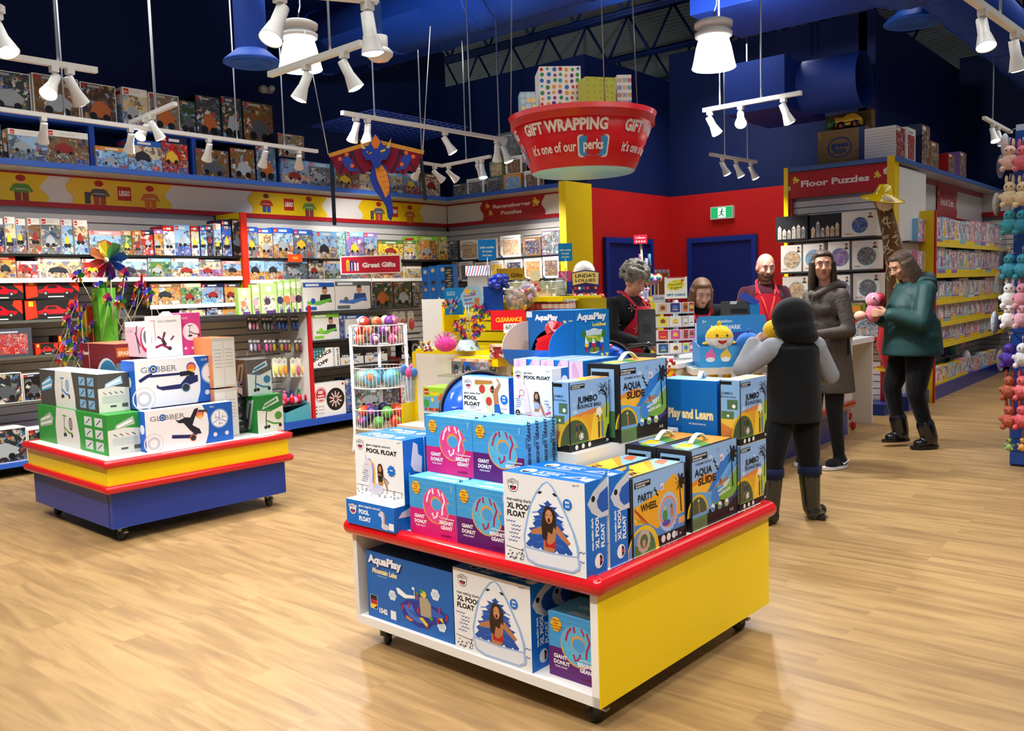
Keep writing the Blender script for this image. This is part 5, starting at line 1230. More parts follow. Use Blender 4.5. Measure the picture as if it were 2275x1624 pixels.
def wheel_box(P, deg, w, d, h, label):
 c = Carton(P, w, d, h, deg, (0x14161a, 0x14161a, 0x14161a)); m = c.mb; F = c.side
 sky(m, F, 9, y0=0.3)
 m.poly(F, [(0.05, 0.62), (0.4, 0.7), (0.78, 0.9), (0.97, 0.7), (0.97, 0.2), (0.3, 0.2), (0.05, 0.4)], 0xe8a428)
 for i in range(4): m.poly(F, [(0.3, 0.2), (0.05, 0.62 - 0.12 * i), (0.05, 0.57 - 0.12 * i), (0.36, 0.3)], 0xd0602c if i % 2 == 0 else 0xf0c838)
 m.poly(F, [(0.05, 0.4), (0.3, 0.36), (0.45, 0.25), (0.6, 0.3), (0.97, 0.34), (0.97, 0.14), (0.05, 0.14)], 0x4f88d0)
 kx = F.h / F.w
 m.poly(F, [(0.66 + (0.25 + 0.02 * (i % 2)) * kx * cos(i * pi / 20) * 0.9, 0.42 + (0.25 + 0.02 * (i % 2)) * sin(i * pi / 20)) for i in range(40)], 0xa8c4e4); m.ring(F, 0.66, 0.42, 0.17, 0.21, 0xd8867a); m.ell(F, 0.66, 0.42, 0.165, 0x7fa8d8)
 m.ell(F, 0.6, 0.38, 0.06, 0x3f8a4a, ry=0.08); m.ell(F, 0.73, 0.4, 0.04, 0xb8785a, ry=0.07); m.ell(F, 0.6, 0.48, 0.03, 0xd8b070); m.ell(F, 0.72, 0.48, 0.03, 0x8a5436); m.ell(F, 0.62, 0.28, 0.1, 0x5a4aa0, ry=0.04)
 m.rect(F, 0, 0, 1, 0.15, 0x17171a)
 m.ell(F, 0.2, 0.0, 0.36, 0xe8c020, a0=0, a1=180, n=20); m.ell(F, 0.18, 0.0, 0.31, 0x6a90c0, a0=0, a1=180, n=20); m.ell(F, 0.18, 0.0, 0.3, 0x47703a, a0=0, a1=100, n=10); m.poly(F, [(0.05, 0.0), (0.42, 0.0), (0.38, 0.12), (0.05, 0.14)], 0x4f7a3c)
 m.poly(F, [(0.21 + (0.14 + 0.016 * (i % 2)) * kx * cos(i * pi / 14), 0.16 + (0.14 + 0.016 * (i % 2)) * sin(i * pi / 14)) for i in range(28)], 0xbcae9c); m.ell(F, 0.21, 0.16, 0.09, 0x55684a); m.ell(F, 0.21, 0.13, 0.035, 0xc8987a, ry=0.05)
 for i in range(3): m.ell(F, 0.56 + 0.1 * i, 0.085, 0.05, 0xe4e4e0, n=14)
 m.rect(F, 0.85, 0.2, 0.98, 0.29, 0xd8a070); m.rect(F, 0.78, 0.05, 0.83, 0.11, 0xa8c4e4); m.text(F, '5+', 0.87, 0.05, 0.05, 0xd8d8d8, 0.03)
 xtag(m, F, 0.06, 0.855, 0.28); m.text(F, 'PARTY', 0.12, 0.675, 0.13, 0x101014, 0.025, fit=0.26); m.text(F, 'WHEEL', 0.16, 0.54, 0.13, 0x101014, 0.025, fit=0.3)
 for x, y in ((0.42, 0.8), (0.45, 0.74)): m.line(F, [(x, y), (x - 0.01, y - 0.03), (x + 0.03, y - 0.06)], 0.024, 0x101014)
 m.rect(F, 0.51, 0.73, 0.58, 0.82, 0xd8d8ea); m.text(F, 'LK', 0.52, 0.75, 0.05, 0x5a3a9a, 0.05)
 palm(m, F, 0.88, 0.78, 0.25)
 m.line(F, [(0.015, 0), (0.015, 1)], 0.04, 0x101012); m.line(F, [(0.985, 0), (0.985, 1)], 0.03, 0x101012)
 T = c.topside; m.rect(T, 0.0, 0.12, 1.0, 0.98, 0x8fbfe8); m.poly(T, [(0.1, 0.12), (0.5, 0.12), (0.9, 0.98), (0.3, 0.98)], 0xe8a030); m.poly(T, [(0.2, 0.12), (0.42, 0.12), (0.75, 0.98), (0.5, 0.98)], 0xf0cc38); m.poly(T, [(0.75, 0.3), (0.98, 0.5), (0.98, 0.8), (0.8, 0.7)], 0xd86a34)
 m.text(T, 'PARTY', 0.38, 0.8, 0.34, 0x14140c, 0.05, rot=180); m.text(T, 'WHEEL', 0.3, 0.45, 0.34, 0x14140c, 0.05, rot=180)
 return c.done('wheel_box', label, 'toy box', 'boxed inflatable wheels')
# ================================================================ DISPLAY TABLES
def rim(t, A, ex, ey, w, d, z, r, over, name='bumper_rail'):
 """rounded rail round a rectangle whose near corner is A (w along -ex, d along ey)"""
 m = MB()
 c = [A + ex * over - ey * over, A + ex * over + ey * (d + over), A - ex * (w + over) + ey * (d + over), A - ex * (w + over) - ey * over]
 c = [Vector((p.x, p.y, z)) for p in c]
 for i in range(4):
  m.tube([c[i], c[(i + 1) % 4]], r, 0xc8141c, 'gloss', n=18, caps=False)
  m.ball(c[i], r, 0xc8141c, 'gloss', n=18, m=10)
 return m.obj(name, t)
def panel(m, A, ex, ey, x0, x1, y0, y1, z0, z1, col, mat='laminate'):
 vs = [A + ex * x + ey * y + Z_ * z for z in (z0, z1) for y in (y0, y1) for x in (x0, x1)]
 m.add(vs, [(0, 2, 3, 1), (4, 5, 7, 6), (0, 1, 5, 4), (2, 6, 7, 3), (0, 4, 6, 2), (1, 3, 7, 5)], col, mat)
TD = -2.0
ex, ey = yaw_axes(TD)
A = Vector((-1.567, 2.266, 0)); TW, TDp = 1.254, 1.216
ZT = 0.525
t = thing('display_table', 'white and yellow rolling display table with red rail, stacked with pool float boxes', 'display table', A)
m = MB(); panel(m, A, ex, ey, -TW, 0, 0, TDp, ZT - 0.055, ZT, 0xf0eeea); m.obj('table_top', t)
rim(t, A, ex, ey, TW, TDp, 0.5, 0.033, 0.002)
m = MB(); panel(m, A, ex, ey, -TW, 0, 0, TDp, 0.09, 0.125, 0xe8e6e2); m.obj('base_board', t)
m = MB(); panel(m, A, ex, ey, -TW, -TW + 0.025, 0, TDp, 0.125, ZT - 0.055, 0xdedcd8); m.obj('side_panel', t)
m = MB(); panel(m, A, ex, ey, -0.03, -0.001, 0, TDp, 0.09, ZT - 0.055, 0xf0eeea); panel(m, A, ex, ey, -0.001, 0.003, 0, TDp, 0.09, ZT - 0.055, 0xf4d200); m.obj('end_panel', t, 'yellow faced end panel with white edge')
m = MB(); panel(m, A, ex, ey, -TW + 0.025, -0.03, 0.6, 0.62, 0.125, ZT - 0.055, 0xcfcac4); m.obj('middle_panel', t)
for u, v in ((-0.08, 0.05), (-0.08, TDp - 0.16), (-TW + 0.13, 0.06), (-TW + 0.13, TDp - 0.12)): p = A + ex * u + ey * v; caster(t, p, TD + (60 if u > -0.5 else 150))
# risers
t = thing('display_riser', 'low white display riser with black sides on the pool float table', 'riser', (-2.2, 3.0, ZT))
m = MB(); R0 = Vector((-1.872, 2.585, 0)); panel(m, R0, ex, ey, -0.72, 0, 0, 0.72, 0.79, 0.845, 0xe9e7e3); m.obj('top', t)
m = MB(); panel(m, R0, ex, ey, -0.70, -0.012, 0.012, 0.7, ZT, 0.79, 0x2a2b2a); m.obj('body', t, 'black riser body')
m = MB(); panel(m, Vector((-2.3, 3.22, 0)), ex, ey, -0.36, 0, 0, 0.36, 0.845, 1.1, 0xeae8e4); m.obj('display_riser', None, 'small white riser block under the open blue water play box', 'riser')
# ---- front table, lower row on the table top
flat_float_box((-2.507, 2.262, ZT), TD, 0.298, 0.2, 0.1, 'flat blue pool float box lying at the left front corner of the table')
unicorn_box((-2.502, 2.316, ZT + 0.101), TD, 0.299, 0.11, 0.255, 'white unicorn pool float box standing on the flat blue box')
unicorn_box((-2.498, 2.43, ZT + 0.101), TD, 0.299, 0.11, 0.255, 'unicorn pool float box hidden behind the front unicorn box')
W_ = 0.2555
for i in range(3):
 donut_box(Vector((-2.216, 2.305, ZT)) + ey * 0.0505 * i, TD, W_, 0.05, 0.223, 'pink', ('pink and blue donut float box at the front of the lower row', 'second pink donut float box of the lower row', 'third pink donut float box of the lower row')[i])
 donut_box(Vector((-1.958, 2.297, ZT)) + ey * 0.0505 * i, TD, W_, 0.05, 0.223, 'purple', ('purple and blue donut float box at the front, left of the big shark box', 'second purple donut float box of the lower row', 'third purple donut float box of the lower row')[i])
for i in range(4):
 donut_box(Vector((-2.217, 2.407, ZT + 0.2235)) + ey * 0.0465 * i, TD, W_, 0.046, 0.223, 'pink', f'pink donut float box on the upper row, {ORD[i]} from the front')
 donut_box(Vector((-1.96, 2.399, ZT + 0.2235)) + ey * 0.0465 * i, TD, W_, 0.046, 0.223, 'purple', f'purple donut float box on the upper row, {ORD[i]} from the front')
m = MB()
for k_ in range(1): panel(m, Vector((-1.958, 2.46, 0)), ex, ey, -0.51, 0, 0, 0.15, ZT, ZT + 0.2, 0x58a8de, 'card')
m.obj('float_carton', None, 'plain blue carton behind the lower donut boxes', 'toy box')
shark_box((-1.589, 2.241, ZT), TD, 0.35, 0.114, 0.31, 'big white shark pool float box at the near corner of the table')
shark_box((-1.587, 2.375, ZT), TD, 0.35, 0.105, 0.306, 'second shark pool float box directly behind the corner one')
wheel_box((-1.584, 2.503, ZT), TD, 0.13, 0.356, 0.276, 'party wheel box with sunset print behind the shark boxes')
wheel_box((-1.722, 2.508, ZT), TD, 0.13, 0.356, 0.276, 'second party wheel box, further in from the yellow end')
slide_box((-1.571, 2.897, ZT), TD, 0.146, 0.366, 0.309, 'water slide box with palm print on the table edge, beside the party wheel box')
slide_box((-1.722, 2.902, ZT), TD, 0.146, 0.366, 0.309, 'water slide box inside of the one on the table edge')
jumbo_box((-1.559, 3.286, ZT), TD, 0.09, 0.239, 0.266, 'bounce ball box standing on the table at its far right corner')
jumbo_box((-1.563, 3.302, ZT + 0.267), TD, 0.087, 0.24, 0.267, 'bounce ball box stacked on top at the far right corner')
m = None
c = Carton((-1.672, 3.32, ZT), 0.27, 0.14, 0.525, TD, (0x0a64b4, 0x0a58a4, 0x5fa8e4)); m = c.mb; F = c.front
m.text(F, 'Play and Learn', 0.13, 0.69, 0.1, 0xc8a848, 0.08, fit=0.8); m.text(F, 'Play and Learn', 0.13, 0.69, 0.1, 0xf0e8c0, 0.03, fit=0.8); m.text(F, 'with educational water toys', 0.5, 0.64, 0.025, 0xd8e4f0, 0.01, fit=0.3)
m.rect(F, 0.13, 0.1, 0.5, 0.48, 0xb8c4c8); m.rect(F, 0.14, 0.11, 0.49, 0.47, 0x36492e); m.ell(F, 0.25, 0.36, 0.07, 0xc49a72); m.rect(F, 0.16, 0.11, 0.32, 0.28, 0x2a4a7c); m.ell(F, 0.41, 0.35, 0.065, 0xd8b490); m.ell(F, 0.41, 0.4, 0.06, 0xd4c49a, a0=0, a1=180); m.rect(F, 0.34, 0.11, 0.48, 0.27, 0xe0c8a0)
m.rect(F, 0.55, 0.1, 0.82, 0.47, 0xa8c0d0); m.rect(F, 0.56, 0.11, 0.81, 0.46, 0x1c48a8); m.poly(F, [(0.62, 0.3), (0.78, 0.42), (0.8, 0.36), (0.66, 0.24)], 0xb8242c); m.ell(F, 0.62, 0.17, 0.04, 0xc8302c); m.ell(F, 0.75, 0.14, 0.04, 0x2f7a40)
m.rect(F, 0.0, 0.1, 0.1, 0.47, 0xb84028); m.ell(F, 0.04, 0.2, 0.06, 0xd8b030)
for i in range(3): m.text(c.top, 'Play and Learn', 0.9, 0.3 + 0.3 * i, 0.2, 0xd8e8f4, 0.04, rot=180)
o = m.obj('water_play_box', None, 'blue play and learn box between the water slide and bounce ball boxes', 'toy box')
carry_handle(o, Carton((-1.69, 3.34, ZT), 0.2, 0.13, 0.52, TD)); m = None
# ---- riser row
flat_float_box((-2.21, 2.605, 0.8455), TD, 0.33, 0.3, 0.058, 'flat white topped float box under the pizza box', False)
flat_float_box((-1.985, 2.60, 0.8455), TD, 0.215, 0.2, 0.054, 'flat white topped float box under the llama box', False)
pizza_box((-2.266, 2.687, 0.9045), TD, 0.262, 0.05, 0.195, 'white pizza slice pool float box on the upper riser')
llama_box((-2.022, 2.656, 0.9), TD, 0.198, 0.1, 0.247, 'tall white llama pool float box beside the bounce ball box')
jumbo_box((-1.905, 2.60, 0.8455), TD, 0.075, 0.25, 0.261, 'bounce ball box on the riser beside the llama box')
slide_box((-1.858, 2.865, 0.8455), TD, 0.15, 0.346, 0.306, 'tall water slide box on the riser behind a bounce ball box')
for i in range(5):
 P = Vector((-2.4 + 0.075 * i, 2.97, 0.905)); c = Carton(P, 0.073, 0.26, 0.245, TD, (0xd6bcd8, BMB, 0x6aa4dc)); F = c.front; m = c.mb
 m.rect(F, 0.0, 0, 0.42, 1, BMB) if i % 2 else None
 m.poly(F, [(0.45, 0), (0.9, 0.1), (0.7, 0.8), (0.4, 1), (0.2, 0.9)], 0xc8a0c4); m.ell(F, 0.6, 0.25, 0.1, 0xe8e0ee); m.rect(c.top, 0.05, 0.1, 0.5, 0.9, 0xc8b8e0)
 c.done('pool_float_box', f'lilac flamingo pool float box behind the pizza box, {ORD[i]} from the aisle side', 'toy box', 'boxed pool floats')
# blue play shells with dark rims
def shell(c, R, label, sq=0.75):
 t = thing('play_shell', label, 'toy', (c[0], c[1], c[2] - R * sq))
 m = MB(); C_ = Vector(c)
 prof = [(R * cos(radians(a)), -0.03 + R * 0.5 * sin(radians(a))) for a in range(0, 91, 10)]
 ax = Vector((0.62, -0.72, 0.3)).normalized()
 m.lathe(prof, C_, 0x2458c8, 'gloss', n=32, axis=ax)
 for i in range(6):
  a = i * pi / 3; u = ax.cross(Z_).normalized(); v = ax.cross(u)
  p = C_ + (u * cos(a) + v * sin(a)) * R * 0.62 + ax * R * 0.36
  m.ball(p, (R * 0.14, R * 0.14, R * 0.06), 0x1e4cb8, 'gloss', n=10, m=6)
 m.obj('dome', t)
 m = MB(); m.lathe([(R * 1.0, -0.05), (R * 1.08, -0.05), (R * 1.08, 0.0), (R * 1.0, 0.0), (R * 1.0, -0.05)], C_, 0x2a221e, 'plastic', n=36, axis=ax); m.obj('rim', t, 'dark brown rim')
shell((-2.58, 2.86, 0.93), 0.17, 'blue moulded play shell with dark rim behind the pizza float box')
p = at_d(1352, 812, 4.35)
shell((p.x, p.y, p.z), 0.12, 'blue moulded play shell with dark rim behind the water play box')
m = MB(); m.ball((p.x + 0.02, p.y - 0.04, p.z + 0.1), (0.03, 0.03, 0.012), 0xe0586a, 'gloss'); m.obj('toy_button', None, 'small pink red cap on top of the rear blue play shell', 'toy')
# ---- the open water play display box
P = Vector((-2.359, 3.28, 1.1)); c = Carton(P, 0.29, 0.27, 0.25, TD, (0x0d62b0, 0x0a66b8, 0x2f8ad0)); m = MB(); F = c.front; G = c.side
AB, AB2 = 0x0e60ac, 0x0a78c8
wd, hd = F.w, F.h
# shell panels: front with an arched opening, side, back, top
ctr, rr = (0.5, 0.12), 0.5
arc = [(0.5 + 0.43 * cos(radians(a)), 0.1 + 0.55 * sin(radians(a))) for a in range(180, -1, -12)]
m.prism(F, [(0, 0), (0.05, 0)] + [(0.07, 0.1)] + arc + [(0.93, 0), (1, 0), (1, 1), (0, 1)], 0.003, AB, off=-0.003)
m.prism(G, [(0, 0), (1, 0), (1, 1), (0, 1)], 0.003, AB2, off=-0.003)
m.prism(c.top, [(0, 0), (1, 0), (1, 1), (0, 1)], 0.003, 0x2f8ad0, off=-0.003)
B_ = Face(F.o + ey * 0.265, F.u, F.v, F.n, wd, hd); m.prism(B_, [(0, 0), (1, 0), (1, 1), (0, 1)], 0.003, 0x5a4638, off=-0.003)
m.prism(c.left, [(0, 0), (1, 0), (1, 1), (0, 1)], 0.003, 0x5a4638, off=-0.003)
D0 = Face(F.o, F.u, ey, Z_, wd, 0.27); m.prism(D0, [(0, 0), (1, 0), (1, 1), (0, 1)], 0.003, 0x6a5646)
m.text(F, 'AquaPlay', 0.18, 0.83, 0.14, 0xf2f4f8, 0.06, fit=0.48); m.text(F, '3-7', 0.77, 0.7, 0.16, 0xd8cc70, 0.06, fit=0.2); m.rect(F, 0.0, 0.88, 0.12, 0.99, 0xd8e0e8)
G.o = G.o + ex * 0.001
m.text(G, 'AquaPlay', 0.05, 0.81, 0.17, 0x0a4a9a, 0.09, fit=0.88); m.text(G, 'AquaPlay', 0.05, 0.82, 0.17, 0xf4f6f8, 0.05, fit=0.86); m.text(G, 'LockBoat', 0.5, 0.69, 0.09, 0xf0dc60, 0.05, fit=0.4)
m.ell(G, 0.54, 0.41, 0.29, 0xe6ecec, ry=0.24); m.ell(G, 0.54, 0.42, 0.27, 0x76b03c, ry=0.2); m.rect(G, 0.3, 0.52, 0.78, 0.62, 0xc8dcec); m.ell(G, 0.25, 0.55, 0.07, 0x3a7a30); m.ell(G, 0.82, 0.53, 0.07, 0x3a7a30); m.line(G, [(0.35, 0.5), (0.6, 0.48), (0.7, 0.4)], 0.03, 0xe0cc40)
m.ell(G, 0.54, 0.3, 0.3, 0x1a3f98, ry=0.1); m.ell(G, 0.54, 0.25, 0.16, 0x4f9434, ry=0.05)
for x, cc in ((0.32, 0xe8cc30), (0.52, 0xb8282c), (0.76, 0x2a58c0)):
 m.ell(G, x, 0.34, 0.07, cc, ry=0.035); m.poly(G, [(x - 0.05, 0.37), (x + 0.06, 0.37), (x - 0.02, 0.48)], 0xf2f4f4); m.rect(G, x - 0.02, 0.2, x + 0.03, 0.3, 0xb8282c)
m.text(G, '280', 0.06, 0.03, 0.12, 0xf2f4f8, 0.05, fit=0.24); m.ell(G, 0.42, 0.07, 0.04, 0xd88878); m.text(G, '3-7', 0.72, 0.06, 0.14, 0xf0dc60, 0.06, fit=0.24)
o = m.obj('water_play_box', None, 'open blue water play display box, arched front filled with boats', 'toy box')
t_ = o
# hinged tray flap: curved blue apron with pale inside and two quarter round cheeks
m = MB()
QF = F.p(0, 0, 0); 
n = 8; prof = [(0.0, 0.0), (0.07, -0.012), (0.13, 0.0), (0.17, 0.03), (0.19, 0.08)]
vs = []
for a, z in prof:
 for x in (0.02, 0.99): vs.append(F.p(x, 0, a) + Z_ * z)
m.add(vs, [(2 * i, 2 * i + 1, 2 * i + 3, 2 * i + 2) for i in range(len(prof) - 1)], 0x0e66ba)
m.obj('tray', o)
for x, cc in ((0.99, 0x0c72c4), (0.02, 0xd8cabc)):
 m = MB(); q = Face(F.p(x, 0, 0), F.n, Z_, F.u, 0.2, 0.2)
 pts = [(0, -0.06), (0.3, -0.05), (0.65, 0.0), (0.85, 0.15), (0.95, 0.4)] + [(0.95 * cos(radians(a)), 0.4 + 0.62 * sin(radians(a))) for a in range(15, 91, 15)] + [(0, 1.02)]
 m.prism(q, pts, 0.003, cc); m.obj('cheek', o, 'blue rounded cheek' if x > 0.5 else 'pale inner side of the rounded cheek')
def boat(cx, off, z, L, hull, col2, deg, tilt, label):
 m = MB(); M_ = Matrix.Translation(F.p(cx, 0, off) + Z_ * z) @ Matrix.Rotation(radians(deg), 4, 'Z') @ Matrix.Rotation(radians(tilt), 4, 'Y')
 m.M = M_
 prof = [(-L, 0.25), (-L * 0.8, 0.5), (0, 0.55), (L * 0.6, 0.42), (L, 0.0)]
 for s, cc, zz in ((1.0, hull, 0), (0.85, col2, 0.02)):
  pts = [(x * s, w * L * s) for x, w in prof] + [(x * s, -w * L * s) for x, w in reversed(prof[:-1])]
  m.prism_z(pts, zz, zz + 0.022, cc, 'gloss')
 m.M = None
 return m.obj('toy_boat', None, label, 'toy boat', 'toy boats heaped in the open box')
for i in range(4): boat(0.62, 0.02, 0.05 + 0.018 * i, 0.085, 0xc8141c, 0xd8242a, 20 - 4 * i, -20, ('lowest of the nested red boats in the open box', 'second of the nested red boats', 'third of the nested red boats', 'topmost nested red boat')[i])
boat(0.62, 0.03, 0.145, 0.05, 0xd01c22, 0xb81018, -30, 40, 'red boat tipped upright on the nested red boats')
boat(0.72, 0.015, 0.15, 0.045, 0xd01c22, 0xc01a20, 60, -50, 'red boat lying crosswise on top of the heap')
for cx, of, lb in ((0.32, 0.1, 'yellow rimmed white boat at the front of the tray'), (0.82, 0.11, 'yellow rimmed white boat near the blue cheek')):
 boat(cx, of, 0.015, 0.06, 0xe8e2d4, 0xf0c020, 10, 5, lb)
boat(0.62, 0.12, 0.01, 0.035, 0x2448a8, 0x1c3a98, 80, 0, 'small blue boat in the front tray')
# ---- lower shelf
c = Carton((-2.254, 2.31, 0.1255), 0.507, 0.3, 0.278, TD, (0x0a60b4, 0x0a58a4, 0x0c2f66)); m = c.mb; F = c.front
m.text(F, 'AquaPlay', 0.03, 0.815, 0.16, 0x0a2a6a, 0.09, fit=0.42); m.text(F, 'AquaPlay', 0.02, 0.83, 0.16, 0xf2f4f8, 0.05, fit=0.41); m.text(F, 'Mountain Lake', 0.07, 0.69, 0.1, 0xd8b030, 0.06, fit=0.3, shear=.2); m.text(F, 'Mountain Lake', 0.07, 0.69, 0.1, 0xf4ecc8, 0.015, fit=0.3, shear=.2); m.text(F, 'Set with lift and boats', 0.13, 0.645, 0.025, 0xd8e4f0, 0.01)
m.rect(F, 0.03, 0.13, 0.12, 0.34, 0xe8e8ec); m.rect(F, 0.033, 0.265, 0.117, 0.337, 0x181818); m.rect(F, 0.033, 0.2, 0.117, 0.265, 0xb8202c); m.rect(F, 0.033, 0.135, 0.117, 0.2, 0xe8c830); m.poly(F, [(0.117, 0.135), (0.117, 0.2), (0.07, 0.135)], 0x2a2a6a)
m.text(F, '1542', 0.14, 0.1, 0.1, 0xf4f4f8, 0.05, fit=0.1); m.rect(F, 0.28, 0.06, 0.345, 0.19, 0xe4e8ee)
def cloud(x, y, s):
 for a, b in ((0, 0), (-.6, 0), (.6, .05), (-.3, .5), (.3, .5), (-.3, -.45), (.35, -.45)): m.ell(F, x + a * s * F.h / F.w, y + b * s, s * 0.52, 0xd8e4ee, n=12)
 for i in range(4): m.rect(F, x - 0.03, y - 0.03 + 0.018 * i, x + 0.03, y - 0.022 + 0.018 * i, 0xa8bccc)
cloud(0.31, 0.42, 0.075); cloud(0.81, 0.62, 0.08); cloud(0.87, 0.2, 0.08)
m.poly(F, [(0.4, 0.34), (0.44, 0.18), (0.6, 0.08), (0.72, 0.1), (0.76, 0.18), (0.92, 0.26), (0.94, 0.38), (0.8, 0.44), (0.62, 0.46), (0.48, 0.42)], 0x1c2f94)
m.poly(F, [(0.44, 0.33), (0.5, 0.2), (0.6, 0.14), (0.68, 0.16), (0.58, 0.26), (0.54, 0.38)], 0x3f6cc8); m.poly(F, [(0.6, 0.4), (0.74, 0.3), (0.88, 0.29), (0.9, 0.36), (0.76, 0.41)], 0x2f58b8); m.poly(F, [(0.5, 0.3), (0.56, 0.22), (0.62, 0.2), (0.58, 0.28)], 0x0a60b4)
m.poly(F, [(0.64, 0.26), (0.63, 0.52), (0.72, 0.54), (0.76, 0.46), (0.76, 0.26)], 0xa89c86); m.poly(F, [(0.36, 0.56), (0.38, 0.48), (0.46, 0.44), (0.58, 0.48), (0.58, 0.52), (0.48, 0.5), (0.4, 0.56)], 0xf0f2f4); m.ell(F, 0.68, 0.58, 0.06, 0xe0c030, ry=0.05); m.ell(F, 0.66, 0.62, 0.03, 0x3f8a3c); m.ell(F, 0.61, 0.56, 0.03, 0x3f8a3c)
m.line(F, [(0.575, 0.5), (0.575, 0.64)], 0.01, 0xe8eaf0); m.rect(F, 0.55, 0.6, 0.575, 0.64, 0xe8eaf0)
for x, y in ((0.42, 0.26), (0.5, 0.32), (0.6, 0.28), (0.7, 0.1), (0.82, 0.22), (0.84, 0.38), (0.92, 0.3), (0.6, 0.48)): m.rect(F, x, y, x + 0.022, y + 0.08, 0xb0242c)
m.poly(F, [(0.47, 0.2), (0.56, 0.15), (0.52, 0.13), (0.47, 0.15)], 0xd8803c); m.poly(F, [(0.62, 0.22), (0.7, 0.12), (0.72, 0.16), (0.66, 0.24)], 0xe4c430); m.ell(F, 0.76, 0.26, 0.03, 0x3f9a3c); m.poly(F, [(0.84, 0.3), (0.9, 0.24), (0.88, 0.32)], 0xe4c430)
m.text(c.top, 'AquaPlay', 0.98, 0.55, 0.25, 0x8a98a8, 0.04, rot=180); m.text(c.top, 'Mountain Lake', 0.5, 0.55, 0.22, 0x8a8a50, 0.04, rot=180)
c.done('water_play_box', 'large blue mountain lake water play box on the lower shelf', 'toy box')
shark_box((-1.861, 2.287, 0.1255), TD, 0.379, 0.105, 0.308, 'white shark pool float box on the lower shelf')
shark_box((-1.862, 2.40, 0.1255), TD, 0.379, 0.105, 0.308, 'shark pool float box behind the lower shelf one')
for i in range(3): donut_box(Vector((-1.60, 2.316, 0.1255)) + ey * 0.06 * i, TD, 0.213, 0.058, 0.224, 'purple', ('purple donut float box at the front of the lower shelf', 'second purple donut float box on the lower shelf', 'rear purple donut float box on the lower shelf')[i])
# ================================================================ LEFT SCOOTER TABLE
LD = -2.55
ex, ey = yaw_axes(LD)
A = Vector((-5.186, 2.428, 0)); LW_, LDp = 1.242, 1.204
t = thing('display_table', 'blue and yellow rolling table with two red rails, stacked with scooter boxes', 'display table', A)
m = MB(); panel(m, A, ex, ey, -LW_, 0, 0, LDp, 0.09, 0.315, 0x1c3a96); panel(m, A, ex, ey, -0.05, -0.046, -0.002, 0, 0.09, 0.315, 0x142c74); m.obj('base', t)
A2 = A + ex * 0.022 - ey * 0.022
m = MB(); panel(m, A2, ex, ey, -LW_ - 0.044, 0, 0, LDp + 0.044, 0.36, 0.475, 0xf4d400); m.obj('band', t)
rim(t, A2, ex, ey, LW_ + 0.044, LDp + 0.044, 0.338, 0.025, 0.006); rim(t, A2, ex, ey, LW_ + 0.044, LDp + 0.044, 0.492, 0.025, 0.006)
m = MB(); panel(m, A2, ex, ey, -LW_ - 0.04, 0, 0, LDp + 0.04, 0.475, 0.513, 0xe6f0ea); m.obj('table_top', t)
for u, v in ((-0.05, 0.06), (-0.05, LDp - 0.12), (-LW_ + 0.16, 0.07), (-LW_ + 0.16, LDp - 0.12)): caster(t, A + ex * u + ey * v, 120)
Z2 = 0.5135
GRN, GRY = 0x2f8a34, 0x4a4844
def scoot(m, F, x, y, s, body, deck=0x2a2a2c):
 k = F.h / F.w
 def T(a, b): return (x + a * s * k, y + b * s)
 m.line(F, [T(-0.05, 0.5), T(-0.12, 0.05), T(-0.1, -0.3)], 0.05 * s, deck); m.line(F, [T(-0.12, 0.02), T(0.3, -0.18), T(0.7, -0.22)], 0.09 * s, body); m.line(F, [T(-0.25, 0.5), T(0.18, 0.5)], 0.06 * s, body)
 for a, b in ((-0.15, -0.32), (0.02, -0.3), (0.66, -0.3)): m.ell(F, *T(a, b), 0.09 * s, 0x222226, n=12)
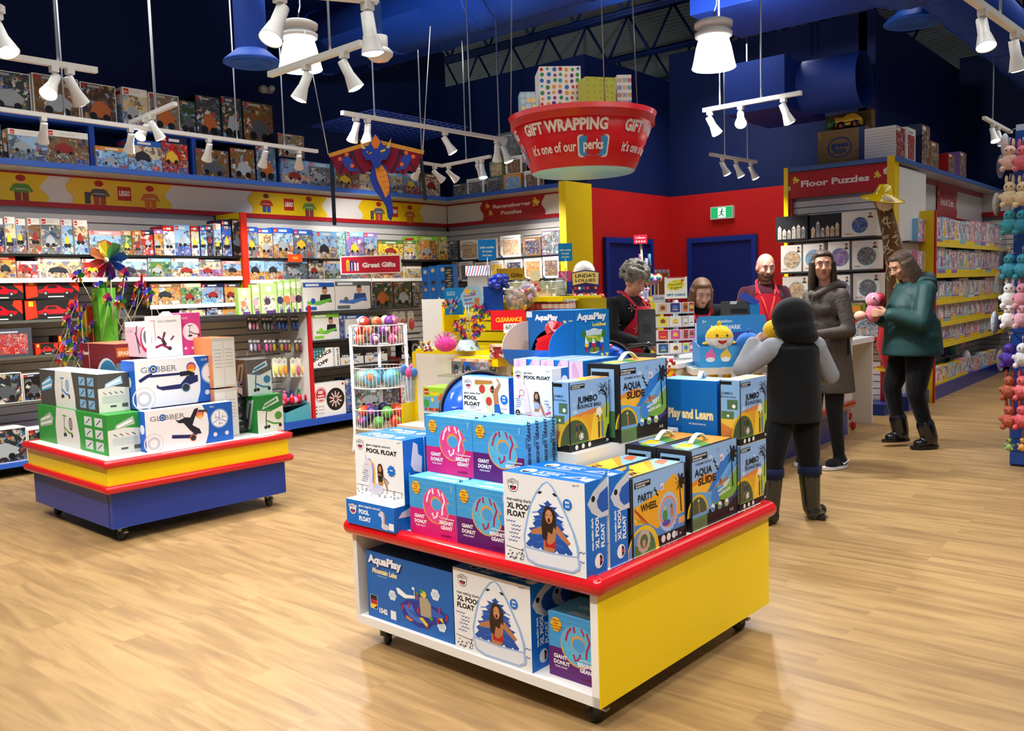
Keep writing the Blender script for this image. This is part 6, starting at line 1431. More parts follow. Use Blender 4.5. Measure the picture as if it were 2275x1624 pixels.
def scooter_carton(P, w, d, h, col, label, blue=False):
 c = Carton(P, w, d, h, LD, (col, 0xd4d4cc, 0xb8cce0 if blue else col)); m = c.mb; F = c.front; G = c.side
 m.poly(F, [(0.28, 0), (0.64, 0), (0.58, 1), (0.3, 1), (0.27, 0.5)], 0xd4d2cc); m.rect(F, 0.62, 0.02, 0.99, 0.98, col)
 scoot(m, F, 0.42, 0.5, 0.62, 0x2f78c0 if blue else 0x5f8f2a); m.ell(F, 0.5, 0.62, 0.13, 0x5f9cc8 if blue else 0x5a5a56, ry=0.17)
 for i in range(5): m.rect(F, 0.47, 0.52 + 0.045 * i, 0.53, 0.54 + 0.045 * i, 0xb8b8b0)
 for i in range(2):
  for j in range(3): m.rect(F, 0.7 + 0.14 * i, 0.08 + 0.3 * j, 0.8 + 0.14 * i, 0.3 + 0.3 * j, 0xc4ccc8 if not blue else 0x78a4c4); m.line(F, [(0.72 + 0.14 * i, 0.12 + 0.3 * j), (0.78 + 0.14 * i, 0.26 + 0.3 * j)], 0.03, 0x2c3030)
 m.poly(F, [(0.03, 0.38), (0.22, 0.5), (0.25, 0.7), (0.2, 0.85), (0.03, 0.6)], 0x5fa0c8 if blue else 0x9aa892); m.line(F, [(0.04, 0.46), (0.22, 0.6)], 0.06, 0xdce4e4); m.line(F, [(0.05, 0.58), (0.2, 0.74)], 0.05, 0xe4eae6)
 m.poly(G, [(0, 0.62), (0.5, 0.66), (1, 0.6), (1, 1), (0, 1)], col); m.poly(G, [(0.2, 0.62), (0.8, 0.72), (0.76, 0.92), (0.25, 0.74)], 0xa8c8dc if blue else 0xa8b8a0); m.line(G, [(0.28, 0.68), (0.72, 0.82)], 0.05, 0xe8eeee)
 R_ = random.Random(int(h * 1e4))
 for i in range(4): m.line(G, [(0.16 + 0.18 * i, 0.52), (0.26 + 0.18 * i, 0.46)], 0.025, R_.choice((0x4a4a4a, 0xb86a78, 0x5a5a60)))
 for i in range(5): m.rect(G, 0.12, 0.24 + 0.04 * i, 0.86, 0.255 + 0.04 * i, 0xa8b8bc)
 m.rect(G, 0.36, 0.12, 0.56, 0.17, 0x4a4a4a); m.rect(G, 0.74, 0.1, 0.93, 0.2, 0x50504e)
 return c.done('scooter_box', label, 'toy box', 'boxed scooters')
scooter_carton((-5.314, 2.493, Z2), 1.12, 0.213, 0.252, GRN, 'long green and white scooter box lying at the front of the scooter table')
scooter_carton((-5.466, 2.522, Z2 + 0.253), 0.95, 0.195, 0.242, GRY, 'long dark grey and blue scooter box lying on the green one', True)
def globber(P, w, d, h, label, low):
 c = Carton(P, w, d, h, LD, (0x1458b8, 0xe6e6ea, 0xdfe6f2)); m = c.mb; F = c.side; G = c.front
 m.poly(F, [(0.66, 0), (1, 0), (1, 1), (0.64, 1), (0.7, 0.75), (0.71, 0.5), (0.7, 0.25)], 0x1558b4)
 m.ring(F, 0.08, 0.2, 0.1, 0.16, 0xc4c4c8); m.ring(F, 0.08, 0.2, 0.22, 0.25, 0xd4d4d8)
 m.text(F, 'GL BBER', 0.06 if not low else 0.05, 0.74, 0.17, 0x8a8a8e, 0.02, fit=0.39); k = F.h / F.w
 m.ring(F, 0.195 if not low else 0.19, 0.805, 0.045, 0.085, 0x2a5ca8); m.ring(F, 0.195 if not low else 0.19, 0.805, 0.0, 0.03, 0x2a2a30)
 m.ell(F, 0.61, 0.78, 0.11, 0x8a3a98); m.ell(F, 0.61, 0.76, 0.09, 0xe07a3c); m.ell(F, 0.61, 0.74, 0.065, 0xe8b830, a0=180, a1=360); m.poly(F, [(0.6, 0.67), (0.62, 0.67), (0.66, 0.56)], 0xdcd8c8)
 IND, BLK = 0x1f2458, 0x1c1e2a
 if not low:
  m.line(F, [(0.04, 0.57), (0.12, 0.66), (0.18, 0.7)], 0.07, IND); m.line(F, [(0.16, 0.66), (0.5, 0.66)], 0.05, IND); m.line(F, [(0.48, 0.65), (0.58, 0.66), (0.64, 0.6)], 0.1, BLK)
  m.poly(F, [(0.22, 0.48), (0.25, 0.42), (0.48, 0.44), (0.56, 0.6), (0.68, 0.6), (0.68, 0.46), (0.58, 0.4), (0.5, 0.34), (0.28, 0.34), (0.22, 0.4)], IND); m.ell(F, 0.54, 0.35, 0.1, 0x6a9cb8); m.ell(F, 0.54, 0.35, 0.08, 0x2a2a30)
 else:
  m.poly(F, [(0.32, 0.74), (0.36, 0.68), (0.44, 0.74), (0.5, 0.72), (0.55, 0.92), (0.6, 0.94), (0.54, 0.64), (0.52, 0.52), (0.6, 0.4), (0.62, 0.28), (0.54, 0.28), (0.48, 0.42), (0.42, 0.6), (0.36, 0.62)], BLK)
  m.line(F, [(0.28, 0.3), (0.5, 0.24), (0.56, 0.3)], 0.09, IND); m.ell(F, 0.52, 0.2, 0.09, 0xd8743c); m.ell(F, 0.52, 0.2, 0.07, 0x2a2a34); m.line(F, [(0.6, 0.85), (0.7, 0.84)], 0.06, 0x4a3a34)
 m.ell(F, 0.84, 0.62 if not low else 0.6, 0.22, 0xe4e8ee, n=28); m.ring(F, 0.84, 0.62 if not low else 0.6, 0.23, 0.245, 0xa8c0e0)
 if not low: scoot(m, F, 0.84, 0.62, 0.3, 0x3a3a50)
 else:
  for a in (90, 210, 330): m.line(F, [(0.84, 0.6), (0.84 + 0.21 * k * cos(radians(a)), 0.6 + 0.21 * sin(radians(a)))], 0.015, 0x1558b4)
  for a in (30, 150, 270): scoot(m, F, 0.84 + 0.11 * k * cos(radians(a)), 0.6 + 0.11 * sin(radians(a)), 0.11, 0x3a3a50)
 for x in (0.78, 0.92): m.ell(F, x, 0.2, 0.055, 0xd4d8e0)
 m.text(F, 'ELITE' if not low else '5IN1', 0.73, 0.9, 0.06, 0xc8d4e8, 0.02)
 m.ell(G, 0.5, 0.55, 0.12, 0xd4dce8)
 return c.done('scooter_box', label, 'toy box', 'boxed scooters')
globber((-5.221, 2.686, Z2), 0.092, 0.595, 0.257, 'white and blue scooter box at the bottom, along the table edge', True)
globber((-5.374, 2.719, Z2 + 0.258), 0.19, 0.619, 0.306, 'white and blue scooter box stacked over the lower white and blue one', False)
m = MB(); panel(m, Vector((-5.32, 2.73, 0)), ex, ey, -0.6, 0, 0, 0.6, Z2, Z2 + 0.25, 0x4f6f9a, 'card'); m.obj('scooter_box', None, 'blue grey scooter carton inside the stack, behind the bottom white one', 'toy box', 'boxed scooters')
# pink scooter boxes
c = Carton((-5.56, 2.93, 1.08), 0.36, 0.16, 0.235, LD, (0xe4bcc8, 0xe8e0e4, 0xf2eef0)); m = c.mb; F = c.front
m.rect(F, 0, 0.86, 1, 1, 0xf2f0f0); m.text(F, 'GLOBBER', 0.06, 0.7, 0.11, 0xb8a0a8, 0.02, fit=0.26); m.line(F, [(0.5, 0.9), (0.46, 0.6), (0.56, 0.1)], 0.06, 0x3a2a34); m.line(F, [(0.42, 0.7), (0.6, 0.3)], 0.07, 0x8a2050); m.ell(F, 0.85, 0.5, 0.36, 0xc81c50); m.ell(F, 0.87, 0.55, 0.3, 0xf0f0f0); m.ell(F, 0.88, 0.58, 0.2, 0x6a6c6e)
c.done('scooter_box', 'pale pink scooter box with round window on the upper stack', 'toy box', 'boxed scooters')
c = Carton((-5.535, 2.905, 1.08), 0.03, 0.235, 0.275, LD, (0xe8e8ea, 0xeeeeee, 0xf4f4f4)); m = c.mb; F = c.side
m.text(F, 'GLOBBER', 0.3, 0.84, 0.07, 0x9a9498, 0.02, fit=0.58); m.line(F, [(0.08, 0.88), (0.24, 0.88), (0.2, 0.88), (0.22, 0.4)], 0.012, 0xb85a7c); m.line(F, [(0.28, 0.5), (0.42, 0.42), (0.5, 0.6)], 0.06, 0x6a2a44); m.line(F, [(0.2, 0.24), (0.4, 0.3), (0.6, 0.2)], 0.06, 0x8a2048); m.line(F, [(0.42, 0.42), (0.5, 0.28)], 0.08, 0x3a2430); m.ell(F, 0.62, 0.2, 0.05, 0x2a2428); m.line(F, [(0.66, 0.4), (0.76, 0.5)], 0.04, 0x6a2a44)
m.prism(F, [(0.35, 1), (0.5, 1.1), (0.68, 1.1), (0.8, 1)], 0.002, 0xf4f4f4, off=-0.012)
c.done('scooter_box', 'slim white scooter pack with hang tab on the upper stack', 'toy box', 'boxed scooters')
c = Carton((-5.545, 3.145, 1.08), 0.3, 0.145, 0.285, LD, (0xc4508c, 0xc83c84, 0xd870a4)); m = c.mb; F = c.side
m.text(F, 'ELITE', 0.1, 0.86, 0.06, 0xe8c0d4, 0.02); m.ell(F, 0.5, 0.55, 0.21, 0xeee4ea); scoot(m, F, 0.5, 0.55, 0.3, 0x6a3a5a)
for x in (0.2, 0.56, 0.72, 0.88): m.ell(F, x, 0.16, 0.035, 0xe8d4e0)
c.done('scooter_box', 'bright pink scooter box at the end of the upper stack', 'toy box', 'boxed scooters')
for i, z in enumerate((Z2, Z2 + 0.33)):
 c = Carton((-5.89, 2.85, z), 0.55, 0.3, 0.325, LD, (0x6e1c20, 0x7a2422, 0xb86a50)); m = c.mb; F = c.front; G = c.side
 m.ell(F, 0.75, 0.2, 0.55, 0xc4ccd0, ry=0.5, a0=0, a1=180); m.ell(F, 0.78, 0.16, 0.5, 0x2f6f98, ry=0.5, a0=0, a1=180); m.rect(F, 0.22, 0.0, 0.235, 1, 0xc8a8a4); m.line(F, [(0.55, 0.2), (0.8, 0.35), (1, 0.3)], 0.05, 0xc85a94); m.text(F, 'Razor', 0.05, 0.75, 0.12, 0xe8d0c8, 0.03)
 for x in (0.02, 0.52):
  m.rect(G, x, 0.05, x + 0.46, 0.6, 0x5f8498); m.rect(G, x + 0.02, 0.72, x + 0.44, 0.92, 0xc86a2c); m.text(G, 'SPARK', x + 0.05, 0.76, 0.12, 0xf0d8b0, 0.04, fit=0.36); m.line(G, [(x + 0.2, 0.1), (x + 0.26, 0.5)], 0.04, 0xb8ccd4)
 c.done('scooter_box', ('dark red scooter box at the back, bottom one', 'dark red scooter box at the back, top one')[i], 'toy box', 'boxed scooters')
for i, z in enumerate((Z2, Z2 + 0.345)):
 c = Carton((-5.3, 3.22, z), 0.3, 0.17, 0.335, LD, (0xc87848, 0xcac6be, 0xb86a3c)); m = c.mb; G = c.side
 for x in (0.04, 0.52):
  m.rect(G, x, 0.04, x + 0.44, 0.93, 0xdad8d2)
  for j in range(6): m.rect(G, x + 0.05, 0.4 + 0.07 * j, x + 0.38, 0.42 + 0.07 * j, 0xb4b4b0)
 c.done('scooter_box', ('pale lettered carton on the table, behind the white scooter boxes', 'pale lettered carton stacked on its twin')[i], 'toy box', 'boxed scooters')
def rear_scoot(P, w, d, h, col, wt, acc, label):
 c = Carton(P, w, d, h, LD, (col, wt, col)); m = c.mb; G = c.side; F = c.front
 m.poly(G, [(0, 0.62), (0.5, 0.55), (1, 0.68), (1, 1), (0, 1)], col); m.poly(G, [(0.18, 0.62), (0.86, 0.8), (0.8, 0.95), (0.3, 0.78)], 0xc0d4dc); m.line(G, [(0.28, 0.7), (0.76, 0.86)], 0.06, acc)
 scoot(m, G, 0.4, 0.32, 0.55, acc); m.ell(G, 0.8, 0.42, 0.11, acc); m.poly(F, [(0.1, 0.05), (0.5, 0.1), (0.8, 0.9), (0.4, 0.85)], 0xa8b4b0); m.line(F, [(0.3, 0.15), (0.6, 0.8)], 0.1, 0x4f5a54)
 c.done('scooter_box', label, 'toy box', 'boxed scooters')
rear_scoot((-5.235, 3.501, Z2), 0.195, 0.206, 0.262, 0x1f7a34, 0xd8dcd2, 0x4f8a3a, 'green and white scooter box at the far end of the scooter table')
rear_scoot((-5.29, 3.475, Z2 + 0.263), 0.19, 0.19, 0.25, 0x5a5856, 0xc8d8da, 0x2f78a8, 'grey and white scooter box on top of the green one at the far end')
# black knee guard with its white header card
p = at_d(533, 958, 6.18)
t = thing('guard_pack', 'black padded guard set with white header card between the scooter boxes', 'toy pack', (p.x, p.y, Z2))
m = MB()
m.ball((p.x, p.y, Z2 + 0.06), (0.065, 0.07, 0.06), 0x14161c, 'gloss'); m.ball((p.x, p.y, Z2 + 0.15), (0.05, 0.055, 0.07), 0x1a1c24, 'gloss'); m.ball((p.x - 0.01, p.y, Z2 + 0.23), (0.06, 0.06, 0.06), 0x14161c, 'gloss'); m.obj('guards', t)
G = Face(Vector((p.x - 0.05, p.y - 0.06, Z2 + 0.25)), Vector((0.75, 0.66, 0)), Z_, Vector((0.66, -0.75, 0)), 0.14, 0.12)
m = MB(); m.prism(G, [(0, 0), (1, 0.08), (0.95, 1), (0.02, 0.8)], 0.002, 0xeaeaee); G.o = G.o + G.n * 0.002; m.ring(G, 0.78, 0.76, 0.0, 0.09, 0x101014); m.ring(G, 0.78, 0.76, 0.12, 0.2, 0x3f80c8); m.rect(G, 0.4, 0.2, 0.6, 0.3, 0x4a70b8); m.ell(G, 0.1, 0.2, 0.06, 0x202028, ry=0.1); m.obj('header_card', t)
# ================================================================ GOODS ON THE SHELVES
CN = {0xe8e4de: 'white', 0x1f57b0: 'blue', 0x141c40: 'navy', 0x151517: 'black', 0xb02018: 'red', 0x7fb4e0: 'pale blue', 0xc88a3c: 'orange', 0x7a5a3c: 'brown', 0x4f7a3a: 'green', 0x5f6a70: 'grey', 0x8fc4c4: 'teal', 0x8a6ab0: 'purple', 0xd8b890: 'tan', 0x86c83c: 'lime green', 0xe8c020: 'yellow', 0xe088b0: 'pink', 0x3c4048: 'dark grey', 0xe8a0a0: 'peach'}
HEX = {v: k for k, v in CN.items()}
def print_front(m, F, style, c0, c1, R_):
 A_ = HEX[c1]
 k = F.h / F.w
 if style == 'set':
  m.rect(F, 0, 0.4, 1, 0.82, R_.choice((0x8fb4d8, 0xc8b890, A_, 0x7a94b8, A_)), 'art_soft'); m.rect(F, 0.0, 0, 1, 0.42, A_, 'art'); m.rect(F, 0.05, 0.84, 0.05 + 0.13 * min(1.6, k), 0.97, 0xc81c18); m.rect(F, 0.3, 0.87, 0.7, 0.94, 0xdcd8d0)
  m.text(F, 'LEGO', 0.06, 0.88, 0.05, 0xf4ecd8, 0.04, fit=0.1 * min(1.6, k))
  x, y = R_.uniform(.3, .5), R_.uniform(.25, .4)
  m.poly(F, [(x - .2, y), (x + .3, y - .05), (x + .25, y + .15), (x + .05, y + .28), (x - .15, y + .18)], R_.choice((0xd8b030, 0x8a2a24, 0x9aa0a4, 0x2a2c34)))
  for i in range(2): m.ell(F, x - .1 + .3 * i, y - .02, 0.06, 0x1a1a1c, n=10)
  m.rect(F, 0.7, 0.06, 0.95, 0.2, R_.choice((0xe0d8c8, 0xb82c20, 0x2a4a90)), 'art_fine')
 elif style == 'frame':
  m.rect(F, 0.12, 0.1, 0.9, 0.8, A_, 'art_fine'); m.rect(F, 0.12, 0.84, 0.7, 0.9, 0xa8a8b0); m.rect(F, 0.03, 0.5, 0.09, 0.8, 0xd08078); m.poly(F, [(0, 0), (0.16, 0), (0, 0.16)], 0x1f4fa8)
 elif style == 'car':
  m.rect(F, 0.0, 0.0, 1, 1, 0x1c1a1a); m.poly(F, [(0, 0), (0.22, 0.12), (0.2, 1), (0, 1)], 0xe02c12); m.poly(F, [(0.8, 0.75), (1, 0.3), (1, 1), (0.84, 1)], 0xe02c12); m.rect(F, 0.07, 0.7, 0.15, 0.95, 0xf0c020)
  m.poly(F, [(0.24, 0.28), (0.86, 0.28), (0.9, 0.45), (0.7, 0.52), (0.58, 0.72), (0.4, 0.72), (0.32, 0.5), (0.22, 0.44)], 0xb8121c, 'gloss'); m.poly(F, [(0.38, 0.52), (0.6, 0.52), (0.55, 0.67), (0.43, 0.67)], 0x2a1a1c, 'gloss')
  for x in (0.36, 0.76): m.ell(F, x, 0.28, 0.12, 0x101010, n=14); m.ell(F, x, 0.28, 0.07, 0x8a8a90, n=10)
  m.rect(F, 0.4, 0.06, 0.7, 0.12, 0xc8c8c8)
 elif style == 'circle':
  m.ell(F, 0.55, 0.45, 0.33, 0x5fa8b8, n=26); m.ell(F, 0.55, 0.45, 0.31, A_, n=26, mat='art_fine'); m.rect(F, 0.1, 0.08, 0.34, 0.13, 0xb8a070); m.ell(F, 0.86, 0.84, 0.05, 0xc8987a); m.poly(F, [(0.76, 0.72), (0.97, 0.72), (0.9, 0.8), (0.82, 0.8)], 0x4a3430); m.ell(F, 0.86, 0.88, 0.05, 0x2a2220, a0=0, a1=180)
 elif style == 'castle':
  m.rect(F, 0, 0, 1, 1, 0x1a1c20)
  for i in range(6): x = 0.06 + 0.15 * i; h = R_.uniform(.3, .62); m.rect(F, x, 0.06, x + 0.12, h, R_.choice((0xb8b4ac, A_, 0x8a8680)), 'art_fine'); m.poly(F, [(x, h), (x + 0.12, h), (x + 0.06, h + 0.12)], 0xd0ccc4)
 elif style == 'doll':
  m.rect(F, 0.06, 0.22, 0.94, 0.95, 0xf0dce4, 'art_soft'); m.rect(F, 0, 0, 1, 0.16, 0xf0d000) if R_.random() < .6 else m.rect(F, 0, 0, 1, 0.14, A_)
  x = R_.uniform(.35, .6); m.ell(F, x, 0.74, 0.09, 0xd8a888, n=10); m.ell(F, x, 0.79, 0.09, R_.choice((0xd8b050, 0x4a2c1c, 0xa84a2c)), n=8, a0=0, a1=180); m.poly(F, [(x - .2, .26), (x + .2, .26), (x + .07, .66), (x - .07, .66)], A_); m.rect(F, 0.75, 0.5, 0.92, 0.8, R_.choice((0x8a6ab0, 0x5fa8c8, 0xe088b0)), 'art_fine')
 elif style == 'game':
  m.rect(F, 0, 0.84, 1, 1, A_); m.rect(F, 0.08, 0.88, 0.5, 0.96, 0xe8e8e8); m.ell(F, 0.68, 0.7, 0.12, 0xc08a68); m.ell(F, 0.68, 0.77, 0.11, 0x3a2a20, a0=0, a1=180); m.poly(F, [(.5, .3), (.9, .3), (.86, .58), (.54, .58)], R_.choice((0x1c1c22, 0x8a3a3a, 0x2a4a8a))); m.poly(F, [(.1, .25), (.5, .2), (.9, .36), (.86, .44), (.4, .34), (.12, .36)], R_.choice((0xd8803c, 0x6ab84a, 0x3f78c8))); m.ell(F, .3, .36, .1, A_); m.rect(F, .05, .04, .4, .16, A_)
 elif style == 'art': m.rect(F, 0.02, 0.02, 0.98, 0.98, A_, 'art'); m.rect(F, 0.06, 0.86, 0.5, 0.95, 0xe0dcd4)
 elif style == 'dark':
  m.rect(F, 0.02, 0.02, 0.98, 0.98, sum(int(((A_ >> q) & 255) * .55) << q for q in (0, 8, 16)), 'art_soft'); m.rect(F, 0.05, 0.88, 0.15, 0.96, 0xb81c18); m.rect(F, 0.2, 0.9, 0.55, 0.95, 0xa8a8a8)
  m.poly(F, [(.2, .2), (.75, .16), (.85, .4), (.6, .6), (.35, .55)], R_.choice((0x4a4e54, 0x9aa0a4, 0xa85a24))); m.ell(F, .32, .2, 0.1, 0x0c0c0e, n=10); m.ell(F, .7, .18, 0.1, 0x0c0c0e, n=10)
def goods(axis, plane, z, py, depth, items, shelfname, kind, group, gap=0.002, tilt=0):
 """axis 'x': boxes face +x on the plane x=plane; 'y': they face -y. items: (px0, px1, top row, style, body colour, print colour)"""
 for i, (p0, p1, pt, st, c0, c1) in enumerate(items):
  R_ = random.Random(int(p0 * 7 + py))
  pick = at_x if axis == 'x' else at_y
  a, b, c_ = pick(p0, py, plane), pick(p1, py, plane), pick((p0 + p1) / 2, pt, plane)
  h = max(0.04, c_.z - z)
  col = HEX[c0]
  dd = depth * R_.uniform(0.8, 1.0)
  pull = R_.uniform(0.0, 0.03)
  if axis == 'x':
   w = b.y - a.y
   c = Carton((plane - pull, a.y + gap, z + 0.0005), dd, max(0.02, w - 2 * gap), h, 0, (col,) * 3); F = c.side; S = c.front
  else:
   w = b.x - a.x
   c = Carton((b.x - gap, plane + pull, z + 0.0005), max(0.02, w - 2 * gap), dd, h, 0, (col,) * 3); F = c.front; S = c.side
  print_front(c.mb, F, st, c0, c1, R_)
  if st in ('set', 'frame', 'doll'):
   c.mb.rect(S, 0.1, 0.1, 0.9, 0.6, HEX[c1], 'art'); c.mb.rect(S, 0.2, 0.84, 0.8, 0.93, 0xc81c18 if st == 'set' else 0xb0b0b8)
  c.done(kind[0], f"{c0}{'' if c0 == c1 else ' and ' + c1} {kind[1]}, {ORD[i]} from left, {shelfname}", 'toy box', group)
def G_(s):
 out = []
 for l in s.split(';'):
  q = l.split(',')
  out.append((float(q[0]), float(q[1]), float(q[2]), q[3].strip(), q[4].strip(), q[5].strip()))
 return out
BS = ('brick_set_box', 'brick set box')
g1 = 'brick set boxes on the left wall'
goods('x', -8.1, ROWZ['a1'], 563, 0.3, G_('-25,13,484,set,white,navy;15,39,482,set,white,dark grey;41,63,486,set,white,grey;66,94,485,set,white,brown;96,140,485,set,white,grey;143,168,487,set,white,pale blue;169,200,489,set,white,pale blue;201,272,513,set,peach,grey;274,296,513,set,tan,green;297,318,513,set,orange,brown;319,344,512,set,navy,red;345,365,510,set,purple,orange;366,392,502,set,red,white;393,428,500,set,pale blue,blue;429,447,502,set,red,white;448,462,502,set,blue,pale blue;463,479,500,set,dark grey,navy;480,496,497,set,white,black;497,518,488,set,navy,blue;519,538,487,dark,black,dark grey'), 'top left-bay shelf', BS, g1)
goods('x', -8.1, ROWZ['a2'], 618, 0.26, G_('-10,40,568,set,red,orange;43,89,580,set,white,red;90,185,572,set,white,tan;187,238,575,set,white,red;262,331,574,set,white,dark grey;332,383,574,set,pale blue,green;384,445,574,set,white,tan;446,495,575,set,grey,purple;496,537,580,set,peach,orange'), 'second left-bay shelf', BS, g1)
goods('x', -8.1, ROWZ['a3'], 676, 0.24, G_('338,404,630,set,brown,orange;405,450,630,set,tan,green;451,500,630,set,navy,pale blue;501,537,630,set,dark grey,orange'), 'third left-bay shelf', BS, g1)
goods('x', -8.1, ROWZ['a4'], 714, 0.24, G_('400,458,683,set,navy,orange;460,495,683,set,navy,tan;496,534,680,set,dark grey,orange'), 'fourth left-bay shelf', BS, g1)
goods('x', -8.1, ROWZ['a5'], 752, 0.24, G_('400,454,722,set,navy,blue;456,490,722,set,teal,navy;491,534,722,set,navy,blue'), 'fifth left-bay shelf', BS, g1)
CR_ = ('model_car_box', 'boxed red model car')
goods('x', -8.1, ROWZ['r2'] + (ROWZ['r1'] - ROWZ['r2']) * 1.02, 665, 0.2, G_('-60,55,622,car,black,red;60,180,620,car,black,red'), 'upper car layer', CR_, 'boxed red model cars')
goods('x', -8.1, ROWZ['r2'], 712, 0.2, G_('-60,55,668,car,black,red;60,180,667,car,black,red'), 'lower car layer', CR_, 'boxed red model cars')
goods('x', -8.1, ROWZ['r3'], 791, 0.2, G_('-30,75,730,frame,dark grey,red;80,131,763,car,red,red;133,172,745,car,black,red'), 'shelf below the red cars', ('model_car_box', 'model car box'), 'model car boxes')
goods('x', -8.1, ROWZ['r4'], 892, 0.22, G_('-30,53,830,dark,white,dark grey;56,100,830,dark,white,black'), 'low car shelf', ('drone_box', 'boxed remote control toy'), 'boxed remote control toys')
goods('x', -7.98, 0.1305, 1030, 0.3, G_('-60,66,955,dark,white,dark grey;68,150,950,dark,white,black'), 'blue left-bay base', ('drone_box', 'boxed remote control toy'), 'boxed remote control toys')
goods('x', -8.1, ROWZ['b1'], 575, 0.28, G_('549,576,504,set,blue,grey;578,610,507,set,blue,orange;612,657,506,set,blue,orange;658,700,510,set,blue,grey;704,750,515,set,pale blue,tan;751,771,515,art,teal,teal;772,811,515,set,pale blue,purple;812,842,517,set,purple,brown;844,900,535,set,green,yellow;901,929,534,set,green,white;930,977,525,set,lime green,orange;978,997,525,set,lime green,yellow'), 'top shelf past the red upright', BS, g1)
goods('x', -8.1, ROWZ['b2'], 621, 0.26, G_('549,591,576,set,pale blue,orange;592,633,576,set,pale blue,orange;634,688,577,set,pale blue,grey;689,722,577,set,navy,grey;723,762,578,set,tan,green;763,820,580,set,purple,grey;822,896,582,set,yellow,orange;900,938,592,set,white,yellow'), 'second shelf past the red upright', BS, g1)
g2 = 'large boxes above the left wall'
goods('x', -8.3, lz, 395, 0.25, G_('-25,12,275,dark,black,dark grey;14,24,290,dark,orange,orange;25,110,290,set,white,grey;111,204,292,set,white,brown;217,288,327,set,orange,pale blue;289,364,312,set,blue,pale blue;365,424,304,set,navy,red;440,514,332,dark,dark grey,orange;515,570,330,dark,black,orange;571,616,326,dark,navy,pale blue;628,688,355,set,pale blue,tan;690,744,362,set,pale blue,grey;746,798,366,set,pale blue,brown;800,848,380,set,grey,tan;850,898,383,set,pale blue,grey;900,934,385,set,pale blue,red;936,978,386,set,brown,tan'), 'the long blue ledge', ('large_set_box', 'large toy box'), g2)
goods('x', -8.42, uz, 270, 0.25, G_('-30,76,158,dark,white,grey;78,180,170,dark,white,orange;185,263,187,dark,white,brown;277,332,197,set,white,pale blue;333,400,210,dark,white,tan;402,438,224,dark,dark grey,green;439,494,213,dark,black,grey;496,540,216,dark,dark grey,grey;541,609,228,dark,black,orange'), 'the upper rack board', ('large_set_box', 'large toy box'), g2)
goods('x', -8.25, at_x(650, 352, -8.3).z, 350, 0.2, G_('620,680,298,dark,navy,tan'), 'stack past the upper rack', ('large_set_box', 'toy box'), g2)
PZ = ('puzzle_box', 'jigsaw puzzle box')
g3 = 'jigsaw boxes in the back bay'
goods('y', YF, ZB1, 573, 0.06, G_('1000,1017,535,art,dark grey,grey;1020,1062,533,frame,white,tan;1064,1104,530,frame,white,tan;1111,1157,523,frame,white,tan;1160,1200,527,frame,brown,navy;1202,1242,512,art,purple,grey'), 'the upper puzzle shelf', PZ, g3)
goods('y', YF, ZB2, 622, 0.06, G_('1002,1020,582,frame,white,grey;1022,1051,580,frame,white,grey;1053,1087,582,frame,white,green;1089,1118,578,frame,white,yellow;1120,1160,573,frame,white,navy;1163,1203,570,frame,white,orange;1206,1243,568,frame,white,brown'), 'the second puzzle shelf', PZ, g3)
goods('y', YF, 1.3, 680, 0.06, G_('1000,1050,640,frame,white,navy;1055,1110,638,frame,white,tan;1115,1170,636,frame,white,green;1175,1235,634,frame,white,orange'), 'the third puzzle shelf', PZ, g3)
goods('y', YB - 0.2, lz, 428, 0.12, G_('1005,1035,408,art,navy,grey;1036,1075,396,frame,white,grey;1078,1117,393,frame,grey,dark grey;1119,1158,386,frame,orange,pale blue;1163,1196,378,frame,white,brown'), 'short blue ledge', PZ, 'puzzle boxes on short blue ledge')
goods('y', YB - 0.17, at_y(1110, 392, YB - 0.2).z, 388, 0.1, G_('1086,1117,357,frame,green,tan;1121,1158,346,frame,white,brown'), 'second layer over short ledge', PZ, 'puzzle boxes on short blue ledge')
goods('y', YB - 0.12, at_y(1130, 350, YB - 0.17).z, 345, 0.1, G_('1103,1152,293,frame,grey,grey'), 'topmost layer over short ledge', PZ, 'puzzle boxes on short blue ledge')
# low gondola, boxes facing the shop floor
goods('x', GX - 0.01, GZ[0], 689, 0.25, G_('676,746,628,game,white,blue;748,826,625,game,white,grey;828,877,625,dark,brown,green;880,919,625,dark,brown,green;921,937,626,art,navy,dark grey'), 'low gondola top', ('game_box', 'sports game box'), 'sports games on the low gondola')
goods('x', GX - 0.02, GZ[1], 752, 0.25, G_('698,757,697,game,white,lime green;758,769,700,art,blue,blue;771,818,700,game,white,blue;868,884,700,art,black,dark grey'), 'second gondola shelf', ('game_box', 'catch game box'), 'sports games on the low gondola')
for i, (a, b) in enumerate(((757, 809), (811, 862))):
 ya, yb = at_x(a, 812, GX - 0.02).y, at_x(b, 812, GX - 0.02).y
 c = Carton((GX - 0.02, ya, GZ[2]), 0.05, yb - ya - 0.004, 0.135, 0, (0x1c1c1e,) * 3); F = c.side; m = c.mb
 m.rect(F, 0, 0, 1, 0.62, 0xd8d6d2); m.text(F, 'NHL-OPOLY', 0.08, 0.66, 0.2, 0xe8e8e4, 0.04, fit=0.8); m.line(F, [(0.2, 0.1), (0.5, 0.45), (0.8, 0.1)], 0.05, 0x2a2a2c); m.ell(F, 0.2, 0.25, 0.12, 0xd8a030); m.rect(F, 0.4, 0.45, 0.7, 0.6, 0x2a5aa0)
 c.done('game_box', ('black and white hockey trading game box, nearer one', 'black and white hockey trading game box, farther one')[i], 'toy box', 'sports games on the low gondola')
ya, yb = at_x(696, 812, GX - 0.02).y, at_x(741, 812, GX - 0.02).y
